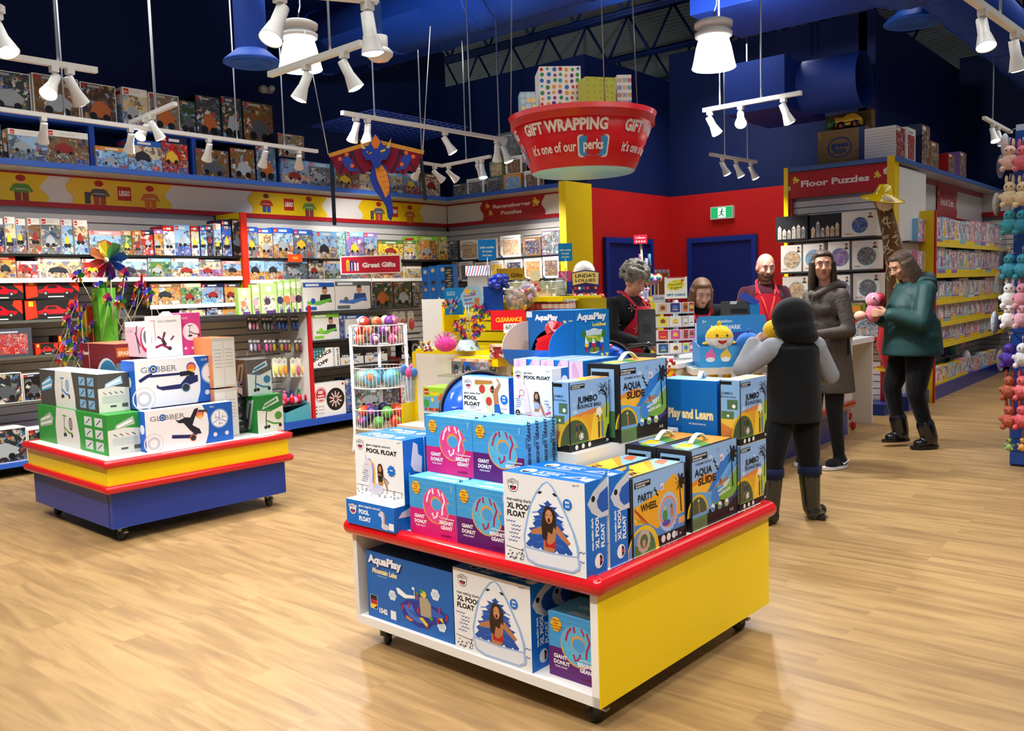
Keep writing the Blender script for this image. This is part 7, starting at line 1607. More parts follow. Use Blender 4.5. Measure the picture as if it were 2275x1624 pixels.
c = Carton((GX - 0.02, ya, GZ[2]), 0.06, yb - ya, 0.205, 0, (0xeceae6, 0xeceae6, 0x5f9a90)); F = c.side; m = c.mb
m.rect(F, 0, 0.45, 0.62, 1, 0x3a5a5a)
for i in range(4):
 for j in range(3): m.ell(F, 0.08 + 0.14 * i, 0.55 + 0.15 * j, 0.06, 0x5fa8b0, n=10)
m.ell(F, 0.55, 0.8, 0.1, 0x8a8430); m.poly(F, [(0, 0), (1, 0), (1, 0.9), (0.9, 1), (0, 0.42)], 0xeceae6); m.text(F, 'BOUNCE', 0.02, 0.3, 0.24, 0x141414, 0.05, rot=22, fit=0.98); m.text(F, 'OFF', 0.24, 0.06, 0.24, 0x141414, 0.05, rot=18, fit=0.55)
c.done('game_box', 'white game box reading bounce off beside the red upright', 'toy box')
c = Carton((GX - 0.02, yb + 0.03, GZ[2]), 0.06, 0.06, 0.2, 0, (0xeceae6,) * 3); c.mb.text(c.side, 'BOUNCE OFF', 0.75, 0.05, 0.16, 0x141414, 0.04, rot=90, fit=3.0); c.done('game_box', 'white game box seen spine on, next to the bounce off box', 'toy box')
ya, yb = at_x(696, 915, GX - 0.02).y, at_x(769, 915, GX - 0.02).y
c = Carton((GX - 0.02, ya, 0.17), 0.1, yb - ya, 0.36, 0, (0xe8e6e2, 0xe8e6e2, 0xf0f0ee)); F = c.side; m = c.mb
m.ell(F, 0.25, 0.66, 0.22, 0xb82028); m.ell(F, 0.25, 0.66, 0.2, 0xe8e6e2); m.ell(F, 0.25, 0.66, 0.18, 0xb82028); m.text(F, 'KID', 0.25, 0.7, 0.11, 0xf0ece8, 0.05, 'c'); m.text(F, 'DARTS', 0.25, 0.6, 0.075, 0xf0ece8, 0.05, 'c'); m.rect(F, 0.15, 0.52, 0.35, 0.56, 0xf0ece8)
m.ell(F, 0.69, 0.48, 0.34, 0x1c1a1a, n=28)
for i in range(20): m.line(F, [(0.69 + 0.06 * F.h / F.w * cos(i * pi / 10), 0.48 + 0.06 * sin(i * pi / 10)), (0.69 + 0.24 * F.h / F.w * cos(i * pi / 10), 0.48 + 0.24 * sin(i * pi / 10))], 0.035 if i % 2 else 0.01, (0xe0dcd4, 0xa82828)[i % 2 == 0])
m.ell(F, 0.69, 0.48, 0.03, 0xa82828); m.ell(F, 0.93, 0.92, 0.04, 0xb82028)
for i in range(3): m.ell(F, 0.1, 0.12 + 0.1 * i, 0.025, (0x222222, 0xb82028, 0x444444)[i]); m.rect(F, 0.16, 0.1 + 0.1 * i, 0.34, 0.13 + 0.1 * i, 0xb8b8b4)
c.done('game_box', 'white kid darts box with black dartboard on the gondola base', 'toy box')
goods('x', GX - 0.03, 0.17, 905, 0.2, G_('772,788,840,art,navy,blue;789,850,855,dark,green,teal;852,892,850,art,navy,dark grey;894,934,792,art,red,white'), 'gondola base past the dartboard', ('game_box', 'outdoor game box'), 'outdoor games on the gondola base')
def blister(P, w, h, card, blob, label, nm='blister_pack', cat='toy pack', grp=None, ax=X_, uu=Y_, shape='egg'):
 """hanging card with a moulded bubble"""
 F = Face(P, uu, Z_, ax, w, h); m = MB(); m.prism(F, [(0.08, 0), (0.92, 0), (1, 0.1), (1, 0.9), (0.7, 1), (0.3, 1), (0, 0.9), (0, 0.1)], 0.002, card); F.o = F.o + ax * 0.002
 m.ell(F, 0.5, 0.93, 0.02, 0x2a2a2a, n=8); m.rect(F, 0.15, 0.72, 0.85, 0.88, 0xe8e4e0, 'art_fine')
 c = F.p(0.5, 0.36, 0.012)
 if shape == 'egg': m.ball(c, (w * 0.34, w * 0.34, h * 0.28), blob, 'gloss', n=10, m=7)
 else: m.box(c - Vector((w * .3, w * .3, h * .28)), c + Vector((w * .3, w * .3, h * .28)), blob, 'gloss')
 return m.obj(nm, None, label, cat, grp)
GXH = -7.62
for r, (pyt, pyb, cols, nm, n, p0, p1) in enumerate(((702, 736, (0xd8c8cc, 0xc0607c, 0xd8a8a8, 0x6a6460, 0x5f6a50, 0x70588c, 0x2a4a80, 0x2c4474, 0x2a4078, 0x223660, 0x2a3c70), 'hanging slime cup pack', 11, 549, 668), (752, 784, (0xb8b4c8, 0x9a98a8, 0xa84870, 0xc05888, 0xa84a6a, 0xb8942c, 0x9a7a28, 0x8a3a54, 0x94702c, 0x8a6a28, 0x7a3048), 'hanging egg pack', 11, 552, 676), (795, 838, (0xd8dc70, 0xe0a83c, 0xd89030, 0xe0c060, 0xc85a70, 0xd8c880), 'hanging bubble toy pack', 6, 606, 686))):
 for i in range(n):
  a = at_x(p0 + (p1 - p0) * i / n, pyb, GXH); b = at_x(p0 + (p1 - p0) * (i + 0.86) / n, pyb, GXH); tz_ = at_x(p0 + (p1 - p0) * i / n, pyt, GXH).z
  blister(Vector((GXH - 0.02 * (i % 3), a.y, a.z)), b.y - a.y, tz_ - a.z, (0x3a3c40, 0x4a4a4c, 0xd8d8c0)[r], cols[i], f"{('silver and pink', 'violet and gold', 'yellow')[r]} {nm}, {ORD[i]} from left, {('top', 'middle', 'lower')[r]} hook row", grp=nm + 's left of the red upright')
for i in range(5):
 a = at_x(610 + 17 * i, 873, GXH)
 m = MB(); c = (0x2a3a90, 0xd84a8c, 0xc86aa0, 0x3a2a70, 0x2f8a50)[i]
 m.lathe([(0.001, 0), (0.028, 0), (0.03, 0.05), (0.028, 0.1), (0.014, 0.115), (0.02, 0.12), (0.02, 0.14), (0.001, 0.14)], (GXH - 0.1, a.y, GZ[2] - 0.36), c, 'gloss', n=14); m.obj('bubble_bottle', None, f"{('blue', 'pink', 'rose', 'violet', 'green')[i]} bubble bottle on the little shelf left of the red upright", 'bottle', 'bubble bottles')
 m = MB(); m.lathe([(0.001, 0), (0.02, 0.008), (0.03, 0.035), (0.026, 0.07), (0.012, 0.1), (0.001, 0.105)], (GXH, a.y + 0.02, GZ[2] - 0.36), 0xb81c2c, 'gloss', n=14); m.obj('toy_egg', None, f'shiny red toy egg, {ORD[i]} from the left before the bubble bottles', 'toy egg', 'red toy eggs')
t_ = MB(); a = at_x(606, 873, GXH); b = at_x(688, 870, GXH); t_.box((GB, a.y, GZ[2] - 0.372), (GXH + 0.05, b.y, GZ[2] - 0.36), 0x3a3c3c, 'laminate'); t_.obj('small_shelf', None, 'little grey shelf holding bubble bottles and red eggs', 'shelf')
ya, yb = at_x(634, 935, GX - 0.03).y, at_x(688, 930, GX - 0.03).y
m = MB(); x0, x1 = -7.92, GX - 0.02
m.add([(x1, ya, .172), (x1, yb, .172), (x1, yb, .34), (x1, ya, .27), (x0, ya, .172), (x0, yb, .172), (x0, yb, .44), (x0, ya, .44)], [(0, 1, 2, 3), (0, 3, 7, 4), (4, 7, 6, 5), (1, 5, 6, 2), (0, 4, 5, 1)], 0x4a9aa8); m.obj('display_tray', None, 'turquoise card tray on the gondola base left of the red upright', 'tray')
for i in range(4):
 m = MB(); m.ball((-7.66 - 0.06 * (i % 2), ya + 0.05 + 0.075 * i, 0.37), (0.07, 0.05, 0.045), (0xd85a94, 0xc84a8c, 0xe088b0, 0xb83a80)[i], 'crinkle', n=10, m=7); m.obj('toy_pouch', None, f'pink toy pouch, {ORD[i]} from the left in the turquoise tray', 'toy pack', 'pink pouches in the turquoise tray')
for i, (p0, p1, pt) in enumerate(((531, 560, 640), (562, 580, 632), (581, 618, 630), (619, 632, 625), (633, 648, 622), (650, 660, 620), (661, 672, 620))):
 a, b = at_x(p0, 691, GX - 0.02), at_x(p1, 691, GX - 0.02)
 c = Carton((GX - 0.02, a.y, GZ[0] + 0.001), 0.06, b.y - a.y - 0.005, at_x(p0, pt, GX).z - GZ[0], 0, (0x9ccc5a, 0xb8d88a, 0x7ab83c)); F = c.side; m = c.mb
 m.ell(F, 0.5, 0.82, 0.11, 0xe4f0d0); m.rect(F, 0.15, 0.1, 0.85, 0.6, 0xe8dcc0, 'art_soft'); m.ell(F, 0.4, 0.4, 0.12, (0xd8784a, 0xc89aa0, 0x4a3a50, 0x3a3a60)[i % 4]); m.rect(F, 0.3, 0.0, 0.9, 0.1, 0x5a3a7a)
 c.done('nature_kit_box', f'lime green nature kit box, {ORD[i]} from the left on top of the low gondola', 'toy box', 'lime green nature kits')
for i, (p0, cc) in enumerate(((873, 0xb02a2c), (888, 0xb83a30), (907, 0xc8343a), (893, 0x16161a), (916, 0x16161a))):
 z_ = GZ[1] if i < 3 else GZ[2]
 a = at_x(p0, 752 if i < 3 else 812, GX - 0.03)
 if i < 3: blister(Vector((GX - 0.03, a.y, z_ + 0.02)), 0.1, 0.24, 0xc8ccb0, cc, f"red paddle set on a hanging card, {ORD[i]} from the left", 'paddle_pack', 'toy pack', 'paddle packs')
 else:
  c = Carton((GX - 0.03, a.y, z_), 0.1, 0.12, 0.2, 0, (0x18181a,) * 3); c.mb.rect(c.side, 0, 0, 1, 0.25, 0xd8d8d8); c.mb.ring(c.side, 0.5, 0.55, 0.16, 0.28, 0x8a8a78); c.done('goggle_box', f"black boxed round target game, {('nearer', 'farther')[i - 3]} one on the gondola", 'toy box', 'black target games')
# orange price card on the second shelf
p = at_x(640, 582, -8.07); m = MB(); G = Face(p, Y_, Z_, X_, 0.19, 0.085); m.prism(G, [(0, 0), (1, 0), (1, 1), (0, 1)], 0.002, 0xe0481c); G.o += X_ * 0.002; m.text(G, 'SALE', 0.5, 0.4, 0.4, 0xf0d040, 0.03, 'c'); m.obj('price_card', None, 'orange price card clipped to the black shelf edge', 'price card')
# ---- end cap and aisle goods
g5 = 'three dimensional puzzle boxes on the end cap'
P3 = ('puzzle_box', 'puzzle box')
goods('y', YE - 0.31, EZ[0], 529, 0.25, G_('1723,1794,480,castle,black,grey;1796,1868,475,castle,black,tan;1869,1944,470,circle,white,blue'), 'the top end cap shelf', P3, g5)
goods('y', YE - 0.29, EZ[1], 601, 0.2, G_('1734,1780,545,circle,white,tan;1783,1829,541,circle,white,pale blue;1839,1887,537,circle,white,purple;1891,1951,534,circle,white,grey'), 'the second end cap shelf', P3, g5)
goods('y', YE - 0.29, EZ[2], 668, 0.2, G_('1738,1795,614,circle,white,tan;1797,1833,612,circle,white,pale blue;1846,1888,611,circle,white,purple;1893,1953,607,circle,white,grey'), 'the third end cap shelf', P3, g5)
for i, (a, b) in enumerate(((1846, 1885), (1894, 1956))):
 pa, pb = at_y(a, 757, YE - 0.3), at_y(b, 757, YE - 0.3)
 w, F = pb.x - pa.x, Face(pa, X_, Z_, -Y_, pb.x - pa.x, 0.27); m = MB()
 out = [(0, 0), (1, 0), (1, 0.62)] + [(0.5 + 0.5 * cos(radians(q)), 0.62 + 0.38 * sin(radians(q))) for q in range(15, 180, 15)] + [(0, 0.62)]
 m.prism(F, out, 0.02, 0xb8201c, 'plastic', off=-0.18); F.o = F.o - Y_ * 0.0
 m.poly(F, [(0.06, 0.1), (0.9, 0.1), (0.92, 0.6), (0.7, 0.88), (0.4, 0.94), (0.1, 0.7)], 0xa8c0d0, 'art'); m.rect(F, 0.04, 0.02, 0.96, 0.16, 0xb8201c); m.rect(F, 0.2, 0.3, 0.6, 0.5, 0xd8d0c0, 'art_fine')
 m.prism(Face(F.o + Y_ * 0.0, F.u, F.v, F.n, F.w, F.h), out, 0.16, 0xc02420, 'plastic', off=-0.17)
 m.obj('toy_case', None, ('red arched toy carry case partly behind the card rack', 'red arched toy carry case with printed window on the end cap')[i], 'toy case', 'red arched toy cases')
p = at_y(1890, 696, YE - 0.28); blister(p, 0.155, 0.13, 0x8ab83c, 0xd89030, 'green and yellow hanging pack on the end cap', ax=-Y_, uu=X_, shape='box')
R9 = random.Random(31)
DN = ('pink', 'purple', 'peach', 'pale blue', 'yellow', 'white', 'teal')
for r, z in enumerate(AZ[:5] + [0.16]):
 it = []
 y = yp + 0.08
 i = 0
 hh = (0.34, 0.33, 0.26, 0.24, 0.26, 0.22)[r]
 while y < 14.6:
  w = R9.uniform(0.22, 0.36); c0 = R9.choice(DN); c1 = R9.choice(DN)
  c = Carton((-2.82, y, z + 0.001), 0.1, w, hh * R9.uniform(0.85, 1), 0, (HEX[c0],) * 3); print_front(c.mb, c.side, 'doll', c0, c1, R9)
  c.done('doll_box', f"{c0}{'' if c0 == c1 else ' and ' + c1} doll box, {ORD[i]} from yellow divider, {('top', 'second', 'third', 'fourth', 'fifth', 'base')[r]} aisle shelf", 'toy box', 'doll boxes in the aisle')
  y += w + 0.01; i += 1
for r, z in enumerate((AZ[0], AZ[1], AZ[2], AZ[4])):
 for i in range(3):
  c0 = ('pale blue', 'pink', 'teal', 'purple')[(r + i) % 4]
  c = Carton((-2.86, YE + 0.62 + 0.24 * i, z + 0.001), 0.1, 0.2, 0.26, 0, (HEX[c0],) * 3); print_front(c.mb, c.side, 'doll', c0, 'pink', R9)
  c.done('craft_box', f"{c0} craft box, {ORD[i]} from the front on the {('top', 'second', 'third', 'fourth')[r]} shelf behind giraffe", 'toy box', 'craft boxes behind the giraffe')
for r, z in enumerate((0.25, 0.6, 0.95, 1.3, 1.68)):
 for i in range(5):
  c0 = R9.choice(DN); c = Carton((-2.25 + 0.36 * i, 14.8, z + 0.001), 0.33, 0.2, 0.24, 0, (HEX[c0],) * 3); print_front(c.mb, c.front, 'doll', c0, R9.choice(DN), R9)
  c.done('doll_box', f"{c0} box, {ORD[i]} from left, {('lowest', 'second', 'third', 'fourth', 'top')[r]} shelf, far cross bay", 'toy box', 'boxes in the far cross bay')
# ---- on top of the end cap block
P = at_y(1926, 352, 10.35); P.z = lz2
c = Carton((P.x, 10.35, lz2), 0.56, 0.3, 0.42, 0, (0x8a6c40, 0x7a6038, 0x6a5230)); m = c.mb; F = c.front
for i in range(5): m.rect(F, 0, 0.19 * i + 0.17, 1, 0.19 * i + 0.178, 0x5a4426)
m.rect(F, 0.84, 0, 0.97, 1, 0x23407a); m.rect(F, 0.0, 0.8, 0.07, 1, 0x9a7a48)
m.ring(F, 0.45, 0.52, 0.29, 0.335, 0x23407a, sy=0.85); m.text(F, 'green', 0.45, 0.53, 0.2, 0x23407a, 0.05, 'c'); m.text(F, 'toys', 0.45, 0.38, 0.2, 0x23407a, 0.05, 'c'); m.rect(c.side, 0.3, 0, 0.6, 1, 0x23407a)
o = c.done('display_crate', 'cardboard toy chest with blue print and open lid standing on the end cap', 'crate')
t0 = Vector((P.x, 10.35, lz2 + 0.42))
m = MB(); L = Face(t0 + Vector((-0.56, 0.29, 0.0)), X_, Vector((0, -0.25, 0.97)).normalized(), -Y_, 0.56, 0.22); m.prism(L, [(0, 0), (1, 0), (1.02, 1), (-0.02, 1)], 0.004, 0x5a4428); m.prism(L, [(0.93, 0), (1, 0), (1.02, 1), (0.94, 1)], 0.008, 0x8a6c40)
q = Vector(o['_w']); o['_w'] = tuple(q); m.obj('lid', o)
t = thing('toy_truck', 'yellow toy dump truck in the open chest on the end cap', 'toy', t0 + Vector((-0.24, 0.12, 0)))
b0 = t0 + Vector((-0.38, 0.08, 0))
m = MB(); m.box(b0 + Vector((0, 0, 0.05)), b0 + Vector((0.27, 0.12, 0.09)), 0xd8a818, 'plastic'); Fq = Face(b0 + Vector((0, 0, 0.08)), X_, Z_, -Y_, 0.28, 0.1); m.prism(Fq, [(0, 0), (0.5, 0), (0.5, 0.3), (0.7, 0.3), (0.75, 0), (1, 0), (0.95, 0.5), (0.75, 0.95), (0.45, 0.9), (0.3, 0.6), (-0.05, 0.75)], 0.01, 0xd8a818, 'plastic', off=-0.1); m.prism(Fq, [(0, 0), (1, 0), (0.95, 0.5), (0.75, 0.95), (0.45, 0.9), (0.3, 0.6), (-0.05, 0.75)], 0.1, 0xd8a818, 'plastic', off=-0.1); m.obj('body', t)
for x in (0.06, 0.22):
 m = MB(); m.lathe([(0.001, 0), (0.05, 0), (0.05, 0.03), (0.001, 0.03)], b0 + Vector((x, -0.01, 0.05)), 0x1a1210, 'plastic', n=16, axis=(0, 1, 0)); m.lathe([(0.02, -0.003), (0.001, -0.003)], b0 + Vector((x, -0.01, 0.05)), 0xb83020, 'plastic', n=10, axis=(0, 1, 0)); m.obj('wheel', t)
m = MB(); m.ball(t0 + Vector((-0.45, 0.1, 0.08)), 0.045, 0x2f6a34, 'plastic'); m.tube([t0 + Vector((-0.52, 0.1, 0.05)), t0 + Vector((-0.38, 0.1, 0.12))], 0.02, 0x2f6a34, 'plastic'); m.tube([t0 + Vector((-0.47, 0.08, 0.0)), t0 + Vector((-0.46, 0.08, 0.18))], 0.012, 0x2f6a34, 'plastic'); m.obj('toy_plane', None, 'green toy plane poking from the open chest on the end cap', 'toy')
for i, (a, b, pt, yy, c0, st) in enumerate(((1951, 2022, 283, 10.2, 'white', 'art'), (2024, 2060, 280, 10.6, 'white', 'frame'), (2062, 2095, 272, 11.2, 'navy', 'art'), (2096, 2145, 310, 11.6, 'orange', 'art'), (2148, 2185, 335, 12.4, 'red', 'art'), (2187, 2230, 330, 13.0, 'purple', 'art'))):
 pa, pb = at_y(a, 350, yy), at_y(b, 350, yy); h = at_y(a, pt, yy).z - lz2
 c = Carton((min(pb.x, -2.98), yy, lz2 + 0.001), min(0.55, max(0.15, pb.x - pa.x)), 0.34, h, 0, (HEX[c0],) * 3); print_front(c.mb, c.side, st, c0, 'brown' if c0 != 'white' else 'red', R9)
 if i == 0:
  for j in range(11): c.mb.rect(c.front, 0.0, 0.09 * j, 1, 0.09 * j + 0.012, 0xa8a8a8)
 c.done('large_set_box', f'{c0} box, {ORD[i]} from the toy chest on the end cap ledge', 'toy box', 'boxes on the end cap ledge')
# ================================================================ CASH DESK, CANDY FIXTURES
UC = Vector((CR.x, CR.y, 0)).normalized(); NC = Vector((-CF.x, -CF.y, 0)).normalized()
def pface(x0, y0, x1, y1, D):
 """upright face square to the aisle (turned to the shop entrance), from its corners in the photograph at distance D"""
 a, b = at_d(x0, y1, D), at_d(x1, y1, D)
 h = at_d((x0 + x1) / 2, y0, D).z - at_d((x0 + x1) / 2, y1, D).z
 u = Vector((b.x - a.x, b.y - a.y, 0)); w = u.length; u.normalize()
 return Face(a, u, Z_, Vector((u.y, -u.x, 0)), w, h)
def sq(m, F, t, col, mat='card', off=0.0): m.prism(F, [(0, 0), (1, 0), (1, 1), (0, 1)], t, col, mat, off=off - t); F.k = 0
YS = 4.75
xa, xb = at_y(938, 700, YS).x, at_y(987, 700, YS).x
zt_ = at_y(960, 664, YS).z
t = thing('gift_fixture', 'yellow slatted gift fixture with tall white end panel before the cash desk', 'shelving', (-3.9, YS, 0))
m = MB(); m.box((xa, YS, 0), (xb - 0.02, YS + 0.55, zt_), 0xdedad4, 'laminate'); m.box((xb - 0.02, YS - 0.005, 0), (xb, YS + 0.55, zt_ - 0.02), 0xf0d000, 'laminate'); m.obj('end_panel', t, 'white end panel edged yellow')
xr = at_y(1325, 700, YS).x
m = MB(); m.box((xa, YS + 0.1, zt_ - 0.03), (xb + 0.3, YS + 0.75, zt_), 0xe6e2dc, 'laminate'); m.obj('top_board', t)
m = MB(); slat_panel(m, Face((xb, YS + 0.1, 0.1), X_, Z_, -Y_, xr - xb, zt_ - 0.12), 0xe0c800, groove=0x9a8a10); m.obj('slat_panel', t)
ZJ, ZK = at_y(1200, 692, YS).z, at_y(1200, 660, YS).z
m = MB(); m.box((-4.15, YS - 0.08, ZJ - 0.015), (xr, YS + 0.1, ZJ), 0xb8b8b0, 'acrylic'); m.obj('shelf', t)
m = MB(); m.box((-4.2, YS - 0.06, ZK - 0.03), (at_y(1262, 660, YS).x, YS + 0.4, ZK), 0xe8cc00, 'laminate'); m.obj('ledge', t, 'yellow ledge')
# cash desk
t = thing('cash_desk', 'white and yellow cash desk with the tills', 'counter', (-3.7, 5.3, 0))
m = MB(); m.box((-4.85, 5.02, 0.08), (-2.8, 5.5, 0.92), 0xe6e2dc, 'laminate'); m.box((-3.35, 5.0, 0.3), (-3.05, 5.02, 0.92), 0xf0cc00, 'laminate'); m.box((-2.87, 5.0, 0.3), (-2.82, 5.02, 0.92), 0xe8c400, 'laminate'); m.box((-4.85, 5.04, 0), (-2.82, 5.48, 0.08), 0x1c3c9a, 'laminate'); m.obj('front', t)
m = MB(); m.box((-3.1, 5.5, 0.25), (-2.82, 8.36, 0.92), 0xe4e2de, 'laminate'); m.box((-3.08, 5.5, 0), (-2.86, 8.36, 0.25), 0x1c3c9a, 'laminate'); m.obj('return', t)
m = MB(); m.box((-4.87, 4.98, 0.92), (-2.78, 5.52, 0.95), 0xeceae6, 'laminate'); m.box((-3.14, 5.52, 0.92), (-2.8, 8.4, 0.95), 0xeceae6, 'laminate'); m.obj('worktop', t)
m = MB(); m.tube([(-2.8, 5.6, 0.3), (-2.8, 8.3, 0.3)], 0.035, 0xc8181e, 'gloss', n=14); m.obj('bumper_rail', t, 'red bumper rail')
wz = at_y(1876, 757, 8.39).z
t = thing('packing_table', 'white open packing table at the end of the cash desk', 'counter', (-3.2, 8.75, 0))
m = MB(); m.box((-3.7, 8.37, wz - 0.05), (-2.86, 9.12, wz), 0xf2f2f4, 'laminate'); m.obj('top', t)
for y in (8.37, 9.08):
 m = MB(); m.box((-3.7, y, 0), (-2.87, y + 0.035, wz - 0.05), 0xe2ded8, 'laminate'); m.obj('side_panel', t)
# low set display in front (white panels, yellow edge)
YL = 4.28
xa, xb = at_y(926, 850, YL).x, at_y(1130, 850, YL).x
z1 = at_y(985, 777, YL).z
t = thing('set_display', 'white panelled low display with yellow edge and brick sets on clear shelves', 'shelving', ((xa + xb) / 2, YL, 0))
m = MB(); m.box((xa, YL, 0), (xb, YL + 0.03, z1 - 0.03), 0xe8e0d2, 'laminate'); m.box((xa - 0.03, YL - 0.005, 0), (xa, YL + 0.45, z1 - 0.02), 0xf0d000, 'laminate'); m.obj('back_panel', t)
m = MB(); m.box((xa, YL, z1 - 0.03), (xb + 0.3, YL + 0.4, z1), 0xf4d600, 'laminate'); x_ = at_y(1010, 790, YL - 0.1).x; m.box((x_, YL - 0.1, z1 - 0.09), (xb, YL, z1 - 0.035), 0xf0d000, 'laminate'); m.obj('top', t, 'yellow top boards')
zs1 = at_y(1030, 834, YL - 0.16).z; zs2 = at_y(980, 950, YL - 0.2).z
m = MB(); m.box((at_y(982, 834, YL - 0.16).x, YL - 0.2, zs1 - 0.012), (xb, YL, zs1), 0x7a7a60, 'acrylic'); m.obj('shelf', t)
m = MB(); m.box((xa + 0.05, YL - 0.25, 0.08), (xb, YL, zs2 - 0.001), 0xd8d0c4, 'laminate'); m.obj('base', t)
m = MB(); xq = at_y(897, 920, YL - 0.1).x; m.box((xq, YL - 0.12, 0), (xa - 0.03, YL + 0.1, at_y(910, 897, YL - 0.1).z), 0xf2d400, 'laminate'); m.obj('side_bin', t, 'yellow side bin')
goods('y', YL - 0.16, zs1, 833, 0.1, G_('999,1022,797,set,tan,grey;1024,1050,798,set,tan,blue;1053,1080,799,set,tan,grey'), 'the clear shelf', ('brick_set_box', 'small brick set box'), 'small brick sets before the cash desk')
goods('y', YL - 0.12, z1 - 0.035, 800, 0.06, G_('1084,1128,766,set,tan,red;1130,1160,770,set,tan,brown'), 'the yellow top', ('brick_set_box', 'robot set box'), 'robot set boxes')
a, b = at_y(943, 950, YL - 0.24), at_y(1012, 950, YL - 0.24)
c = Carton((b.x, YL - 0.24, zs2), b.x - a.x, 0.2, at_y(980, 862, YL - 0.24).z - zs2, 0, (0x5fa8d8, 0x2f6ab8, 0x9ccc3a)); F = c.front; m = c.mb
m.poly(F, [(0, 1), (0, 0.75), (0.4, 0.78), (0.8, 0.9), (1, 1)], 0x9ccc3a); m.rect(F, 0.04, 0.82, 0.18, 0.96, 0xc81c18); m.text(F, 'LEGO', 0.05, 0.87, 0.045, 0xf4ecd8, 0.04, fit=0.12); m.text(F, 'duplo', 0.24, 0.82, 0.12, 0xf0d020, 0.05, fit=0.3)
m.rect(F, 0, 0.36, 1, 0.4, 0xe8e4d0); m.rect(F, 0.5, 0.4, 0.95, 0.7, 0xe09030); m.rect(F, 0.56, 0.42, 0.72, 0.6, 0xf0c860); m.poly(F, [(0.45, 0.7), (1, 0.7), (0.85, 0.86), (0.55, 0.86)], 0xd86a28); m.ell(F, 0.1, 0.6, 0.1, 0x3f9a4a); m.ell(F, 0.3, 0.7, 0.05, 0xf0d030)
for i in range(7): m.ell(F, 0.08 + 0.07 * i, 0.46, 0.04, (0xc8302c, 0xd8702c, 0x8a2a30)[i % 3], n=8)
for i in range(5): m.rect(F, 0.2 + 0.15 * i, 0.05, 0.32 + 0.15 * i, 0.34, (0x2a6ab0, 0x3f9a4a, 0xc8302c, 0x2f8ac0, 0xe0a030)[i])
m.rect(F, 0.02, 0.0, 0.18, 0.34, 0x4a8ab0)
c.done('brick_set_box', 'large green and blue toddler brick house box on the low display', 'toy box')
goods('y', YL - 0.2, zs2, 950, 0.1, G_('1016,1034,864,set,blue,pale blue'), 'low display beside toddler set', ('brick_set_box', 'brick set box'), 'brick sets on the low display')
t = thing('pen_cup', 'clear cup of fluffy blue and pink troll pens on the yellow side bin', 'cup', at_y(912, 893, YL - 0.02))
p = at_y(912, 893, YL - 0.02); m = MB(); m.lathe([(0.04, 0), (0.042, 0.16), (0.039, 0.16), (0.037, 0.004), (0.001, 0.004)], p, 0xdfe6ea, 'film', n=20); m.obj('cup', t)
for i in range(7):
 a = i * 0.9; q = p + Vector((0.022 * cos(a), 0.022 * sin(a), 0.01)); m = MB(); m.tube([q, q + Vector((0.014 * cos(a), 0.014 * sin(a), 0.17))], 0.004, 0x6a8ab0, 'plastic'); m.ball(q + Vector((0.02 * cos(a), 0.02 * sin(a), 0.2 + 0.012 * (i % 3))), (0.026, 0.026, 0.035), (0x4f86d8, 0x4f86d8, 0xe85a9a, 0x5a90e0)[i % 4], 'fur', n=10, m=7); m.obj('pen', t)
# signs on stems
def stem_sign(nm, x0, y0, x1, y1, D, col, stem_to, label, draw, cat='sign', tilt=0.0, border=None):
 F = pface(x0, y0, x1, y1, D); p = F.p(0.5, 0, -0.004)
 t = thing(nm, label, cat, (p.x, p.y, stem_to))
 m = MB(); sq(m, F, 0.004, border or col)
 if border: m.rect(F, 0.02, 0.05, 0.98, 0.95, col)
 draw(m, F); m.obj('card', t)
 m = MB(); m.tube([(p.x, p.y, stem_to), (p.x, p.y, p.z + 0.02)], 0.005, 0xb8bcc0, 'metal', n=6); m.lathe([(0.001, 0), (0.05, 0), (0.045, 0.008), (0.001, 0.01)], (p.x, p.y, stem_to), 0x3a3a3c, 'metal', n=16); m.obj('stem', t)
def dg(m, F):
 for x, w, h, cc, rb in ((0.1, 0.05, 0.55, 0xe8c020, 0x3a2a7a), (0.16, 0.06, 0.5, 0x2a2a7a, 0xe8e4e0), (0.23, 0.07, 0.46, 0xf0ece8, 0x2a2a7a)): m.rect(F, x, 0.18, x + w, 0.18 + h, cc); m.rect(F, x + w * 0.4, 0.18, x + w * 0.6, 0.18 + h, rb); m.ell(F, x + w / 2, 0.2 + h, 0.07, cc if cc != 0xf0ece8 else rb, n=8)
 m.text(F, 'Great Gifts', 0.36, 0.36, 0.36, 0xf4eeea, 0.05, fit=0.55)
stem_sign('great_gifts_sign', 757, 570, 892, 610, 9.7, 0xc0142c, GZ[0], 'red great gifts sign with parcel pictures on the low gondola', dg, border=0xeceae6)
def dc(m, F):
 m.text(F, 'CLEARANCE', 0.52, 0.42, 0.3, 0xf0d020, 0.035, 'c', fit=0.76); m.rect(F, 0.36, -0.16, 0.76, 0.32, 0xf2f0ec); m.text(F, '60', 0.42, 0.02, 0.34, 0x16161a, 0.01, fit=0.17); m.text(F, '%', 0.61, 0.16, 0.16, 0x16161a, 0.01); m.text(F, 'OFF', 0.62, 0.04, 0.08, 0x4a4a4a, 0.01)
stem_sign('clearance_sign', 1091, 690, 1168, 734, 5.55, 0xe01420, z1, 'red clearance sign with yellow letters and sixty percent card', dc)
def lg(m, F):
 for i, s in enumerate(('Little goodies', 'for sweet', 'loot bags')): m.text(F, s, 0.5, 0.58 - 0.19 * i, 0.15, 0xd8e4d0, 0.03, 'c', fit=(0.78, 0.52, 0.5)[i])
stem_sign('goodies_sign', 1063, 533, 1103, 579, 6.15, 0x0a7ac4, ZK, 'blue loot bag sign standing among the candy, left one', lg)
stem_sign('goodies_sign', 1241, 541, 1272, 581, 6.2, 0x0a7ac4, ZK, 'blue loot bag sign before the yellow pillar', lg)
